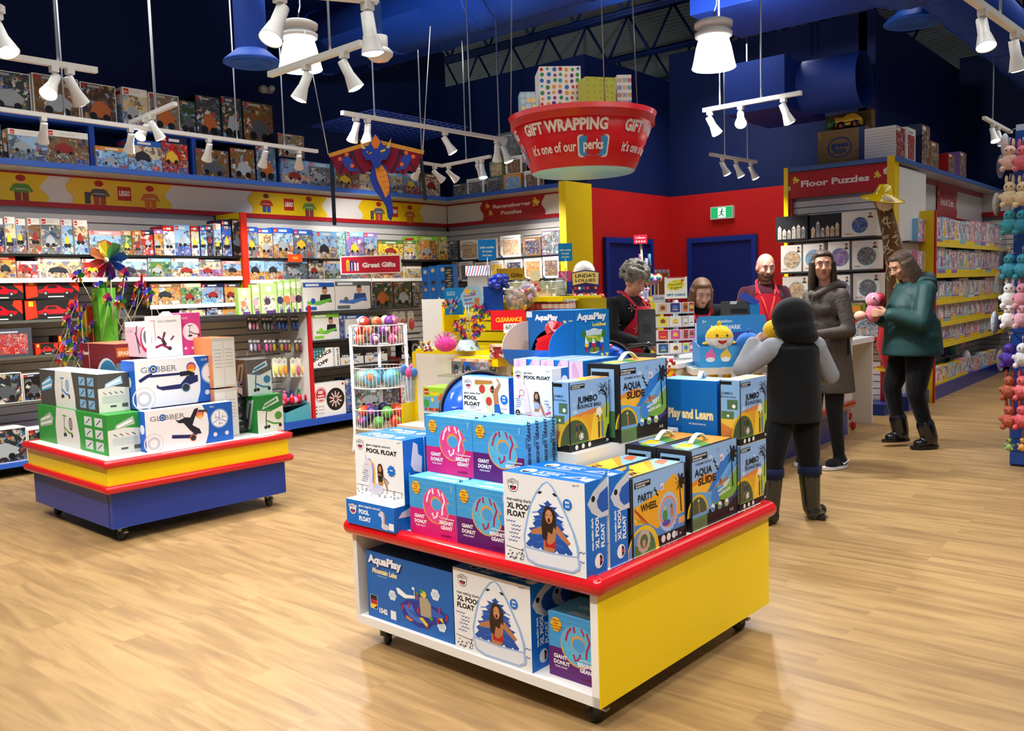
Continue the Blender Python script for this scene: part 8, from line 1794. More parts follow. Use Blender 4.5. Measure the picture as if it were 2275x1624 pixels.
F = pface(1104, 597, 1166, 622, 6.25); m = MB(); sq(m, F, 0.004, 0xb08a18); m.text(F, 'Gifts', 0.5, 0.2, 0.5, 0x3a2a10, 0.03, fit=0.42); m.tube([F.p(0.1, 0, 0), Vector((F.o.x, F.o.y, ZK))], 0.004, 0xb8bcc0, 'metal', n=5); m.obj('gold_sign', None, 'gold gifts sign behind the clear candy racks', 'sign')
# blue building plank boxes, striped stall, perks holder, bags
for i, (x0, x1, y0, D) in enumerate(((939, 954, 594, 6.25), (955, 972, 590, 6.15), (973, 1012, 588, 6.05))):
 a, b = at_d(x0, 664, D), at_d(x1, 664, D)
 c = Carton((b.x, b.y, zt_ + 0.001), (b - a).length, 0.1, at_d(x0, y0, D).z - at_d(x0, 664, D).z, 30, (0x1264b4, 0x1060b0, 0x2f78c0)); F = c.front; m = c.mb
 m.ell(F, 0.3 if i == 2 else 0.5, 0.86, 0.06, 0xc8b890); m.ell(F, 0.3 if i == 2 else 0.5, 0.5, 0.06, 0x3a2c30); m.ell(F, 0.3 if i == 2 else 0.5, 0.3, 0.05, 0xc89a80)
 if i == 2:
  m.rect(F, 0.42, 0.25, 0.9, 0.95, 0x23303c)
  for j in range(8): m.line(F, [(0.48 + 0.06 * (j % 3), 0.3 + 0.075 * j), (0.74 + 0.05 * (j % 3), 0.32 + 0.075 * j)], 0.03, 0xb89a60)
 c.done('plank_game_box', ('blue plank building box on the tall white panel, narrow left one', 'blue plank building box on the tall white panel, middle one', 'blue plank building box with window on the tall white panel')[i], 'toy box', 'blue plank building boxes')
F = pface(1040, 612, 1086, 668, 6.7); t = thing('candy_stall', 'grey candy stall with red white and blue striped awning', 'display', F.o)
m = MB(); sq(m, F, 0.12, 0xb4b4b8, 'plastic'); m.obj('box', t); m = MB(); q = Face(F.p(-0.08, 0.98, 0.02), F.u, (Z_ * 0.8 - F.n * 0.5).normalized(), F.n, F.w * 1.16, 0.09)
sq(m, q, 0.006, 0xe0e0e4)
for i in range(9): m.poly(q, [(i / 9, 0), ((i + 0.45) / 9, 0), ((i + 1.4) / 9 if i < 8 else 1, 1), ((i + 0.95) / 9, 1)], (0xb83038, 0x4a6aa8)[i % 2])
m.obj('awning', t)
F = pface(989, 640, 1030, 700, 5.95); m = MB(); sq(m, F, 0.03, 0x1484c4); m.rect(F, 0.14, 0.72, 0.56, 0.86, 0xbfe0f0); m.rect(F, 0.17, 0.74, 0.53, 0.84, 0x1484c4); m.text(F, 'perks', 0.22, 0.77, 0.06, 0xe8f2f8, 0.03, fit=0.26)
for i in range(4): m.rect(F, 0.2, 0.3 + 0.06 * i, 0.5, 0.32 + 0.06 * i, 0x5fb0dc)
m.obj('leaflet_holder', None, 'blue perks leaflet holder behind the small pinwheel stand', 'leaflet holder')
c = Carton(at_d(1118, 692, 5.9), 0.13, 0.1, 0.17, 38, (0x1c48b0, 0x2454c0, 0x2a5cc8), 'crinkle'); o = c.done('gift_bag', 'blue gift bag with shiny blue bow behind the clearance sign', 'gift')
m = MB(); p = at_d(1108, 625, 5.9)
for i in range(11): a = i * 2.4; q = p + Vector((0.05 * cos(a), 0.05 * sin(a), 0.03 * sin(i * 1.7))); m.ball(q, (0.03, 0.03, 0.02), 0x1a3cc0, 'gloss', n=9, m=6, R=Matrix.Rotation(a, 3, 'Z') @ Matrix.Rotation(0.8, 3, 'Y'))
m.obj('bow', o)
RB = random.Random(4)
for i, (x, y, D, cc, lb) in enumerate(((1147, 668, 5.95, 0xb89a80, 'bag of mixed wrapped sweets beside the blue gift bag'), (1172, 655, 6.0, 0xc8a8d0, 'bag of pink and lilac sweets beside the mixed sweets bag'), (1420, 662, 7.0, 0xb8a0d8, 'cellophane basket of sweets behind the curly haired cashier'))):
 t = thing('sweets_bag', lb, 'sweets', at_d(x, y, D)); p = at_d(x, y, D)
 for j in range(60):
  m = MB() if j == 0 else m
  m.ball(p + Vector((RB.uniform(-.06, .06), RB.uniform(-.06, .06), RB.uniform(-.05, .07))), RB.uniform(.012, .02), RB.choice((0xb82c30, 0xd8a030, 0x3a5aa8, cc, 0xe0d0d8, cc)), 'gloss', n=6, m=4)
 o = m.obj('sweets', t); o['kind'] = 'stuff'
 m = MB(); m.ball(p, (0.078, 0.078, 0.088), 0xe8ecf4, 'film', n=14, m=9); m.obj('cellophane', t)
F = pface(1400, 640, 1440, 690, 7.05); m = MB(); m.prism(F, [(0, 0.2), (0.8, 0), (1, 0.1), (0.75, 0.95), (0.1, 1)], 0.03, 0x2a5ac8, 'crinkle'); m.obj('tissue_sheet', None, 'blue tissue bag behind the sweets basket by the cashier', 'wrapping')
# jars and acrylic racks
for i in range(8):
 p = at_y(1174 + 13.4 * i, 690, YS - 0.02); p.z = ZJ
 t = thing('candy_jar', f'red sweet jar with dark lid under the yellow ledge, {ORD[i]} from the left', 'jar', p, 'sweet jars under the yellow ledge')
 m = MB(); m.lathe([(0.001, 0), (0.03, 0), (0.032, 0.01), (0.032, 0.06), (0.001, 0.06)], p, 0x8a2422, 'gloss', n=14); m.lathe([(0.033, 0.02), (0.033, 0.05)], p, 0xc8b0a8 if i > 2 else 0x9a3a34, 'card', n=14); m.obj('jar', t)
 m = MB(); m.lathe([(0.033, 0.06), (0.034, 0.064), (0.034, 0.078), (0.001, 0.08)], p, 0x2a2626 if i < 4 else 0x9a9490, 'plastic', n=14); m.obj('lid', t)
for i, (x, cc) in enumerate(((1148, 0x6a7a90), (1166, 0x8a8a90), (1186, 0xd8a0b0), (1206, 0x3a3a3e), (1226, 0x50504e), (1244, 0xb8bcc0))):
 F = pface(x - 8, 618, x + 8, 652, 6.45); m = MB(); sq(m, F, 0.03, cc); m.rect(F, 0.1, 0.1, 0.9, 0.6, cc, 'art_fine'); m.ell(F, 0.5, 0.75, 0.12, 0xd8d4d0, n=10); m.obj('sweet_packet', None, f'small sweet packet in the clear rack, {ORD[i]} from the left', 'sweets', 'sweet packets in the clear rack')
F = pface(1132, 628, 1256, 662, 6.4); m = MB(); sq(m, F, 0.004, 0xe8eef2, 'acrylic'); 
for x in (0, 0.25, 0.5, 0.75, 1): m.tube([F.p(x, 0, 0), F.p(x, 1, 0)], 0.003, 0xc8ccd0, 'metal', n=4)
for y in (0, 0.5, 1): m.tube([F.p(0, y, 0), F.p(1, y, 0)], 0.003, 0xc8ccd0, 'metal', n=4)
m.obj('candy_rack', None, 'clear wire fronted sweet rack on the yellow ledge', 'rack')
F = pface(1180, 600, 1200, 648, 6.38); m = MB(); m.ell(F, 0.5, 0.72, 0.26, 0xf0ece6); m.prism(F, [(0.1, 0), (0.9, 0), (0.85, 0.5), (0.15, 0.5)], 0.003, 0xd88a98); m.prism(F, [(0.5 + 0.5 * cos(i * pi / 8) * (0.9 + 0.1 * (i % 2)), 0.7 + 0.28 * sin(i * pi / 8) * (0.9 + 0.1 * (i % 2))) for i in range(16)], 0.003, 0xf0ece6); m.obj('sheep_card', None, 'white sheep shaped card clipped to the sweet rack', 'card')
c = Carton(at_d(1272, 653, 6.5), 0.1, 0.06, 0.17, 38, (0x2340a8, 0x1c3896, 0xd870a0)); c.mb.rect(c.front, 0, 0.55, 1, 1, 0xd84a78); c.mb.line(c.front, [(0.2, 0.95), (0.6, 0.6)], 0.1, 0xf0a0c0); c.done('sweet_box', 'pink and blue sweet box at the right end of the yellow ledge', 'box')
# lolly display
F = pface(1270, 604, 1334, 692, 6.35); t = thing('lolly_display', 'purple lollipop display board headed with black on yellow lettering', 'display', F.o)
m = MB(); m.prism(F, [(0.28, 0), (0.72, 0), (0.8, 0.3), (0.98, 0.62), (0.98, 0.98), (0.5, 1.04), (0.02, 0.98), (0.02, 0.62), (0.2, 0.3)], 0.012, 0x33206e); F.o += F.n * 0.012
m.poly(F, [(0.06, 0.66), (0.04, 0.96), (0.5, 1.01), (0.96, 0.96), (0.94, 0.66), (0.5, 0.72)], 0xe0cc80); m.text(F, "LINDA'S", 0.5, 0.85, 0.12, 0x1c1420, 0.03, 'c', fit=0.7); m.text(F, 'LOLLIES', 0.5, 0.74, 0.1, 0x1c1420, 0.03, 'c', fit=0.7)
for j in range(3):
 for i in range((6, 6, 5)[j]): m.ell(F, 0.5 + (i - (2.5, 2.5, 2)[j]) * 0.14, 0.58 - 0.15 * j, 0.04, (0xc83a4a, 0xe8e8e8, 0x3f70c0, 0xd8404a, 0x2a2a34, 0xe07a3a, 0x2f8a5a, 0xe0c040)[(i + 3 * j) % 8], n=12)
m.obj('board', t); m = MB(); p = F.p(0.5, 1.0, -0.1); m.ball(p, 0.08, 0xf2ece2, 'gloss', n=18, m=10); m.obj('globe', t, 'white globe on top')
for i in range(13):
 p = at_d(1274 + 5.2 * i, 672 + 12 * ((i * 7) % 3 - 1), 6.25); m = MB(); m.ball(p, 0.026, (0xc83a40, 0xb84a6a, 0xc8303a, 0x8a8a92, 0x9a4a7a, 0x5a8ab0)[i % 6], 'gloss', n=12, m=8); m.tube([p, Vector((p.x, p.y, p.z - 0.14))], 0.003, 0xe8e8e4, 'plastic', n=5); m.obj('lollipop', None, 'shiny wrapped ball lollipop below the purple lolly board', 'lollipop', 'ball lollipops below the purple board')
F = pface(1412, 668, 1468, 690, 7.45); t = thing('lolly_stand', 'wooden lollipop stand with swirl lollies, tall candy tubes and a red sign', 'display', F.o)
m = MB(); sq(m, F, 0.3, 0xd8c020, 'laminate', off=0.15); q = F.p(0.5, 0, 0); m.box((q.x - 0.1, q.y - 0.08, 0), (q.x + 0.1, q.y + 0.08, q.z), 0xd8c020, 'laminate'); sq(m, Face(F.p(0.1, 1, 0), F.u, F.v, F.n, F.w * 0.8, 0.03), 0.2, 0xc8b070, 'laminate', off=0.1); m.obj('base', t)
for i in range(6):
 p = at_d(1408 + 7 * i, 610 - 10 * (i % 3), 7.5); m = MB(); m.tube([p - Z_ * 0.02, p + Z_ * 0.1], 0.013, (0x8a8ab0, 0x3a6a90, 0xa85a70, 0x4a7a6a)[i % 4], 'gloss', n=10)
 for j in range(5): m.tube([p + Z_ * (0.02 * j) + Vector((-.014, 0, 0)), p + Z_ * (0.02 * j + 0.012) + Vector((.014, 0, 0))], 0.004, 0xd8c8b0, 'gloss', n=4)
 m.obj('candy_tube', t)
for i in range(7):
 p = at_d(1414 + 8 * i, 618 + 5 * (i % 2), 7.35); m = MB(); 
 for r, cc in ((0.04, 0xc83a40), (0.03, 0xe0c040), (0.02, 0x3f8ac0), (0.01, 0x3f9a4a)): m.lathe([(0.001, 0.045 - r), (r, 0.045 - r), (r, 0.0), (0.001, 0.0)], p, (cc, 0x5a7ad0, 0xb06ac0)[i % 3] if i % 2 else cc, 'gloss', n=16, axis=NC)
 m.tube([p, p - Z_ * 0.16], 0.004, 0xe8e4dc, 'plastic', n=5); m.obj('swirl_lolly', t)
p = F.p(0.35, 1, 0); q = at_d(1424, 540, 7.45); m = MB(); m.tube([p, q], 0.01, 0xa89a7a, 'plastic', n=6); m.obj('pole', t)
G = pface(1408, 522, 1438, 542, 7.42); m = MB(); sq(m, G, 0.004, 0xc8243c); m.text(G, 'Lollipops', 0.5, 0.6, 0.26, 0xf0dcdc, 0.03, 'c', fit=0.7)
for i in range(4): m.ell(G, 0.2 + 0.2 * i, 0.25, 0.12, 0xe8b8bc, n=8)
m.obj('sign', t)
F = pface(1450, 655, 1478, 673, 6.9); m = MB(); sq(m, F, 0.004, 0xd0d4dc); m.text(F, '2 for $20', 0.1, 0.4, 0.4, 0x2a2a34, 0.02, fit=0.8); m.obj('price_sign', None, 'pale two for twenty dollars price sign beside the gift cards', 'sign')
# tills
def monitor(x0, y0, x1, y1, D, label, back=0x1c1d20, tilt=12):
 F = pface(x0, y0, x1, y1, D); t = thing('till_monitor', label, 'monitor', (F.o.x, F.o.y, 0.95))
 q = Face(F.o, F.u, (Z_ * cos(radians(tilt)) - F.n * sin(radians(tilt))).normalized(), F.n, F.w, F.h)
 m = MB(); m.prism(q, [(0.06, 0), (1, 0), (0.96, 1), (0.12, 1)], 0.05, back, 'plastic', off=-0.05); q.k = 0; m.rect(q, 0.3, 0.35, 0.7, 0.6, 0x101012); m.ell(q, 0.5, 0.75, 0.04, 0x3a3a3c); m.obj('screen', t)
 p = q.p(0.5, 0, -0.05); m = MB(); m.tube([p + Z_ * 0.05, Vector((p.x, p.y, 0.97))], 0.025, 0x1a1a1c, 'plastic'); m.lathe([(0.001, 0), (0.11, 0), (0.1, 0.015), (0.001, 0.02)], (p.x, p.y, 0.95), 0x1a1a1c, 'plastic', n=20); m.obj('stand', t)
 return t, q
monitor(1418, 684, 1462, 770, 6.3, 'black till monitor seen from behind, next to the curly haired cashier', tilt=18)
t, q = monitor(1596, 670, 1690, 712, 6.7, 'dark till monitor with blue leaflets clipped on, before the bearded cashier', 0x34373a, 8)
m = MB(); q.o += q.n * 0.004; m.prism(q, [(0.76, 0.15), (0.98, 0.18), (0.98, 0.85), (0.74, 0.8)], 0.004, 0x1478b8); m.prism(q, [(0.5, 1.2), (0.62, 1.5), (1.0, 0.95), (0.86, 0.75)], 0.004, 0x2c4cae); m.prism(q, [(0.28, 0.85), (0.44, 0.85), (0.46, 1.0), (0.3, 1.0)], 0.004, 0xc8d0d4); m.obj('leaflets', t, 'blue leaflets')
p = at_d(1420, 785, 6.15); p.z = 0.952; m = MB(); m.box(p - Vector((0.09, 0.06, 0)), p + Vector((0.09, 0.08, 0.03)), 0x17181a, 'plastic'); m.tube([p + Vector((-0.11, -0.03, 0.05)), p + Vector((-0.06, -0.02, 0.085)), p + Vector((0.05, 0, 0.1)), p + Vector((0.1, 0.01, 0.08))], [0.03, 0.02, 0.02, 0.03], 0x141416, 'gloss', n=10); m.obj('telephone', None, 'black telephone on the cash desk before the first till', 'telephone')
p = at_d(1385, 790, 6.0); m = MB(); m.ball((p.x, p.y, 0.99), (0.045, 0.04, 0.04), 0xe8e4e0, 'crinkle', n=10, m=7); m.obj('paper_scrap', None, 'crumpled white tissue paper on the cash desk', 'paper')
# gift card spinner
def card_rack(x0, y0, x1, y1, D, rows, cols, label, head):
 F = pface(x0, y0, x1, y1, D); t = thing('card_spinner', label, 'card rack', (F.p(.5, 0, 0).x, F.p(.5, 0, 0).y, 0.951))
 RC = random.Random(int(x0)); u2 = (F.u * 0.7 - F.n * 0.72).normalized(); n2 = Vector((u2.y, -u2.x, 0))
 wl = F.w * 0.64
 for (o_, u_, n_, w_, nc) in ((F.o, F.u, F.n, wl, cols), (F.p(0.66, 0, 0), (F.u * 0.9 + -F.n * 0.44).normalized(), None, F.w * 0.38, 2)):
  n_ = n_ or Vector((u_.y, -u_.x, 0))
  for j in range(rows):
   q = Face(o_ + Z_ * (F.h * j / rows), u_, Z_, n_, w_, F.h / rows * 0.8); m = MB(); sq(m, q, 0.035, 0xd4d4d8); m.obj('pocket', t)
   for i in range(nc):
    g = Face(q.p((i + 0.06) / nc, 0.1, 0.003), u_, Z_, n_, w_ / nc * 0.88, q.h * 0.94); m = MB(); sq(m, g, 0.002, 0xf0ece6, off=0.002); cc = RC.choice((0x4a3a80, 0xd8d04a, 0xb8d0cc, 0xc83a30, 0xd0508c, 0xe8dcc8, 0x34506a, 0xd8742c, 0xc8b890, 0xe8e4e0)); g.o = g.o + n_ * 0.002
    m.rect(g, 0.05, 0.05, 0.95, 0.95, cc); m.ell(g, 0.5, 0.5, 0.25, RC.choice((0xc83a40, 0xe0c040, 0x4a7ab0, 0xe8e0d0, 0x8a4a30)), n=9); m.line(g, [(0.25, 0.3), (0.75, 0.3)], 0.07, RC.choice((0x2a2a3a, 0xe0c850, 0xd0607a))); m.obj('gift_card', t)
 m = MB(); p = F.p(0.55, 0, -0.08); m.tube([Vector((p.x, p.y, 0.955)), p + Z_ * F.h], 0.02, 0xb8bcc2, 'metal'); m.lathe([(0.001, 0), (0.13, 0), (0.13, 0.015), (0.001, 0.02)], (p.x, p.y, 0.951), 0xd0d4d8, 'acrylic', n=24); m.obj('post', t)
 if head:
  H = pface(1477, 616, 1527, 664, D); m = MB(); sq(m, H, 0.004, 0xf0ece2); m.ell(H, 0.5, 0.62, 0.26, 0xd8cc30, ry=0.24); m.ell(H, 0.3, 0.58, 0.2, 0xe4d838); m.ell(H, 0.66, 0.66, 0.22, 0xe4d838); m.text(H, 'Peaceable', 0.5, 0.62, 0.13, 0x3a5a3a, 0.02, 'c', rot=6, fit=0.6); m.text(H, 'Kingdom', 0.52, 0.47, 0.13, 0x3a5a3a, 0.02, 'c', rot=6, fit=0.5); m.text(H, 'GIFT CARDS', 0.5, 0.13, 0.13, 0x1a7a9a, 0.05, 'c', fit=0.84); m.poly(H, [(0.72, 0.72), (0.74, 0.9), (0.9, 0.86)], 0xd8402c); m.rect(H, 0.1, 0.95, 0.9, 1.0, 0xc84a40); m.obj('header', t)
card_rack(1460, 668, 1546, 788, 6.0, 4, 2, 'clear spinner of square gift cards with a gift cards header', True)
card_rack(1842, 666, 1882, 768, 7.6, 4, 2, 'clear spinner of small cards behind the woman in the grey coat', False)
F = pface(1546, 718, 1568, 792, 5.9); m = MB(); sq(m, F, 0.02, 0xdce4e6); m.text(F, 'gift wrap', 0.1, 0.72, 0.1, 0x3f9ac0, 0.03, fit=0.8)
for i in range(9): m.ell(F, 0.2 + 0.3 * (i % 3), 0.15 + 0.2 * (i // 3), 0.04, (0xc8506a, 0x3a4a7a, 0xe0c040)[i % 3], n=8)
m.obj('card_sign', None, 'white card sign with little cupcakes between the gift cards and the plush box', 'sign')
# plush display box on its white shelf
zp = at_d(1620, 820, 5.75).z
A0, B0 = at_d(1535, 818, 5.55), at_d(1700, 832, 5.3)
t = thing('plush_stand', 'white slatted side table carrying the blue plush box', 'stand', at_z(1615, 960, 0.0))
Fp = pface(1536, 818, 1702, 832, 5.55); m = MB(); sq(m, Fp, 0.4, 0xd8d0c4, 'laminate', off=0.05); T = Face(Fp.p(0.02, 1, 0.04), Fp.u, -Fp.n, Z_, Fp.w * 0.96, 0.36); m.rect(T, 0, 0, 1, 1, 0x7fb8cc, 'art_soft'); m.obj('top', t)
for x in (0.1, 0.32, 0.5, 0.72, 0.92):
 m = MB(); p = Fp.p(x, 0, -0.05); m.box((p.x - 0.02, p.y - 0.02, 0), (p.x + 0.02, p.y + 0.02, p.z), (0xe8c800, 0xd0ccc8)[int(x * 100) % 3 == 0], 'laminate'); m.obj('leg', t)
zt_p = Fp.p(0, 1, 0).z
Fb = pface(1557, 772, 1728, 818, 5.55); Fb.o.z = zt_p + 0.001; Fb.o -= Fb.n * 0.03
t = thing('plush_box', 'blue display box of plush toys with three small fish on its front', 'display box', Fb.p(.5, 0, 0))
m = MB(); sq(m, Fb, 0.004, 0x3f9ad8)
for x, cc in ((0.14, 0xd86aa0), (0.34, 0xe8c048), (0.56, 0x2f68b8)):
 m.ell(Fb, x, 0.5, 0.26, cc, n=18); m.ell(Fb, x, 0.36, 0.22, 0xe8ecf0, ry=0.12, n=14); m.poly(Fb, [(x - 0.03, 0.74), (x + 0.02, 0.92), (x + 0.04, 0.72)], cc)
m.text(Fb, 'BABY SHARK', 0.72, 0.36, 0.2, 0xe4f0f8, 0.04, fit=0.26); m.obj('front', t)
m = MB(); D0 = Face(Fb.p(0, 0, -0.004), Fb.u, -Fb.n, Z_, Fb.w, 0.22); sq(m, D0, 0.004, 0x2f86c8, off=0.004)
for x in (0.0, 1.0): q = Face(Fb.p(x, 0, -0.004), -Fb.n, Z_, Fb.u, 0.22, Fb.h); m.prism(q, [(0, 0), (1, 0), (1, 1.3), (0, 1)], 0.004, 0x2f86c8)
m.obj('tray', t)
q = Face(Fb.p(0.06, 0, -0.22), Fb.u, Z_, Fb.n, Fb.w * 0.94, 0.315); m = MB(); m.prism(q, [(0, 0), (1, 0), (1, 0.93), (0.97, 1), (0.03, 1), (0, 0.93)], 0.004, 0x2f8cd8); q.o += q.n * 0.004; m.text(q, 'pinkfong', 0.42, 0.86, 0.08, 0xd8ecf8, 0.03, 'c', fit=0.18); m.text(q, 'BABY SHARK', 0.42, 0.72, 0.12, 0xe8f4fc, 0.04, 'c', fit=0.44); m.text(q, '2+', 0.08, 0.86, 0.08, 0xd8ecf8, 0.03); m.rect(q, 0.15, 0.5, 0.8, 0.66, 0x3a4aa0); m.obj('back_card', t)
def plush(c, r, top, belly, label, tilt=0, sq_=1.0):
 """plain round plush fish: two-tone body, fins"""
 t = thing('plush_fish', label, 'plush toy', (c.x, c.y, c.z - r), 'plush fish in the blue box')
 m = MB(); m.ball(c, (r, r, r * 0.95), belly, 'fur', n=22, m=14); m.obj('body', t)
 m = MB(); n = 22; vs = []; mm = 7
 for i in range(mm + 1):
  th = radians(84) * i / mm
  for k in range(n): vs.append(c + Vector((r * 1.02 * sin(th) * cos(2 * pi * k / n), r * 1.02 * sin(th) * sin(2 * pi * k / n), r * 0.97 * cos(th))))
 m.add(vs, [(i * n + k, (i + 1) * n + k, (i + 1) * n + (k + 1) % n, i * n + (k + 1) % n) for i in range(mm) for k in range(n)], top, 'fur', True); m.obj('coat', t)
 m = MB(); m.ball(c + Z_ * r * 1.05, (r * 0.1, r * 0.3, r * 0.25), top, 'fur', n=10, m=7); m.ball(c + UC * r * 0.95 - Z_ * r * 0.35, (r * 0.3, r * 0.3, r * 0.14), top, 'fur', n=10, m=7); m.ball(c - UC * r * 0.95 - Z_ * r * 0.35, (r * 0.3, r * 0.3, r * 0.14), top, 'fur', n=10, m=7); m.obj('fins', t)
 for sx in (-0.36, 0.36):
  m = MB(); m.ball(c + UC * r * sx + NC * r * 0.9 + Z_ * r * 0.26, r * 0.09, 0x141414, 'gloss', n=10, m=7); m.obj('eye', t)
 m = MB(); G = Face(c - UC * r * 0.4 + NC * r * 0.985 - Z_ * r * 0.42, UC, Z_, NC, r * 0.8, r * 0.4); m.prism(G, [(0.08, 0.9), (0.5, 0.75), (0.92, 0.9), (0.8, 0.4), (0.5, 0.15), (0.2, 0.4)], r * 0.06, 0xb02a28, 'fur', off=-r * 0.05); m.obj('mouth', t)
cz = zt_p + 0.008
p = at_d(1598, 752, 5.62); plush(Vector((p.x, p.y, p.z)), 0.088, 0xf0c420, 0xeeece6, 'round yellow and white plush fish in the blue box')
p = at_d(1663, 765, 5.6); plush(Vector((p.x, p.y, p.z)), 0.08, 0x2a74d0, 0x2f7ad4, 'round blue plush fish in the blue box')
p = at_d(1722, 735, 5.5); plush(Vector((p.x, p.y, p.z)), 0.075, 0xf0c420, 0xf0c420, 'yellow plush fish the child in the black hood is touching')
# push toy with red beads by the packing table
a, b = at_z(1886, 952, 0.02), at_z(1880, 900, 0.0)
p = at_z(1887, 955, 0.0); t = thing('push_toy', 'thin metal push toy with red feet leaning by the packing table', 'toy', p)
m = MB(); m.tube([p + Z_ * 0.1, p + Z_ * 0.62, p + Vector((-0.02, 0.06, 0.64)), p + Vector((-0.04, 0.12, 0.62))], 0.006, 0xb8a8a0, 'metal', n=6); m.obj('handle', t)
for d in ((-0.02, -0.02), (0.03, 0.02), (0.0, 0.0)):
 m = MB(); z = 0.045 if d != (0, 0) else 0.14; m.ball(p + Vector((d[0], d[1], z)), (0.028, 0.028, 0.045), 0xc01c20, 'gloss', n=12); m.obj('bead', t)
# giraffe leaves, berries by the cash desk front
m = MB(); p = at_d(1488, 818, 5.6)
for i in range(16): m.ball(p + Vector((RB.uniform(-.03, .03), RB.uniform(-.03, .03), RB.uniform(-.1, .06))), RB.uniform(.008, .016), RB.choice((0xc8201c, 0xd8702c, 0x2a6a2c, 0x2a1a14, 0xc8201c)), 'gloss', n=8, m=6)
m.obj('berry_spray', None, 'red and orange bead spray hanging on the yellow counter front', 'decoration')
# ================================================================ PEOPLE
def meld(mb, name, parent, col, mat, vox=0.009, sm=6, label=None):
 """one continuous skin over all the overlapping limbs in mb"""
 me = bpy.data.meshes.new('t'); me.from_pydata([tuple(v) for v in mb.v], [], mb.f); me.update()
 o = bpy.data.objects.new('t', me); COL.objects.link(o)
 r = o.modifiers.new('r', 'REMESH'); r.mode = 'VOXEL'; r.voxel_size = vox
 s = o.modifiers.new('s', 'SMOOTH'); s.factor = 0.5; s.iterations = sm
 e = o.evaluated_get(bpy.context.evaluated_depsgraph_get()).to_mesh()
 out = MB(); out.add([v.co.copy() for v in e.vertices], [tuple(p.vertices) for p in e.polygons], col, mat, True)
 bpy.data.objects.remove(o); bpy.data.meshes.remove(me)
 return out.obj(name, parent, label)
def cap(m, a, b, r0, r1=None, n=10):
 r1 = r1 or r0; m.tube([a, b], [r0, r1], 0, 'skin', n=n); m.ball(a, r0, 0, 'skin', n=n, m=7); m.ball(b, r1, 0, 'skin', n=n, m=7)
def hand(m, w, d, nrm, curl, s=1.0, sg=1):
 """palm, four unequal bent fingers and a side thumb; nrm: the way the fingers curl"""
 d, nrm = Vector(d).normalized(), Vector(nrm).normalized(); nrm = (nrm - d * nrm.dot(d)).normalized(); l = d.cross(nrm) * sg; w = Vector(w)
 for k in (-.024, -.008, .008, .024): cap(m, w + d * .015 * s, w + (d * .085 + l * k) * s, .014 * s, .0125 * s, 8)
 for k, L in ((-.029, .062), (-.01, .075), (.01, .082), (.029, .072)):
  a = w + (d * .09 + l * k) * s; b = a + (d * cos(curl * .6) + nrm * sin(curl * .6)) * L * .5 * s; c = b + (d * cos(curl * 1.6) + nrm * sin(curl * 1.6)) * L * .5 * s
  cap(m, a, b, .0095 * s, .009 * s, 8); cap(m, b, c, .009 * s, .0075 * s, 8)
 a = w + (d * .025 + l * .024) * s; b = a + (d * .03 + l * .026 + nrm * .012) * s; cap(m, a, b, .012 * s, .0105 * s, 8); cap(m, b, b + (d * .03 + nrm * .014) * s, .0105 * s, .0085 * s, 8)
JD = dict(ank=(.09, 0, .08), kne=(.1, .02, .47), hip=(.095, 0, .9), sho=(.158, 0, 1.35), elb=(.25, -.03, 1.1), wri=(.25, .08, .88))
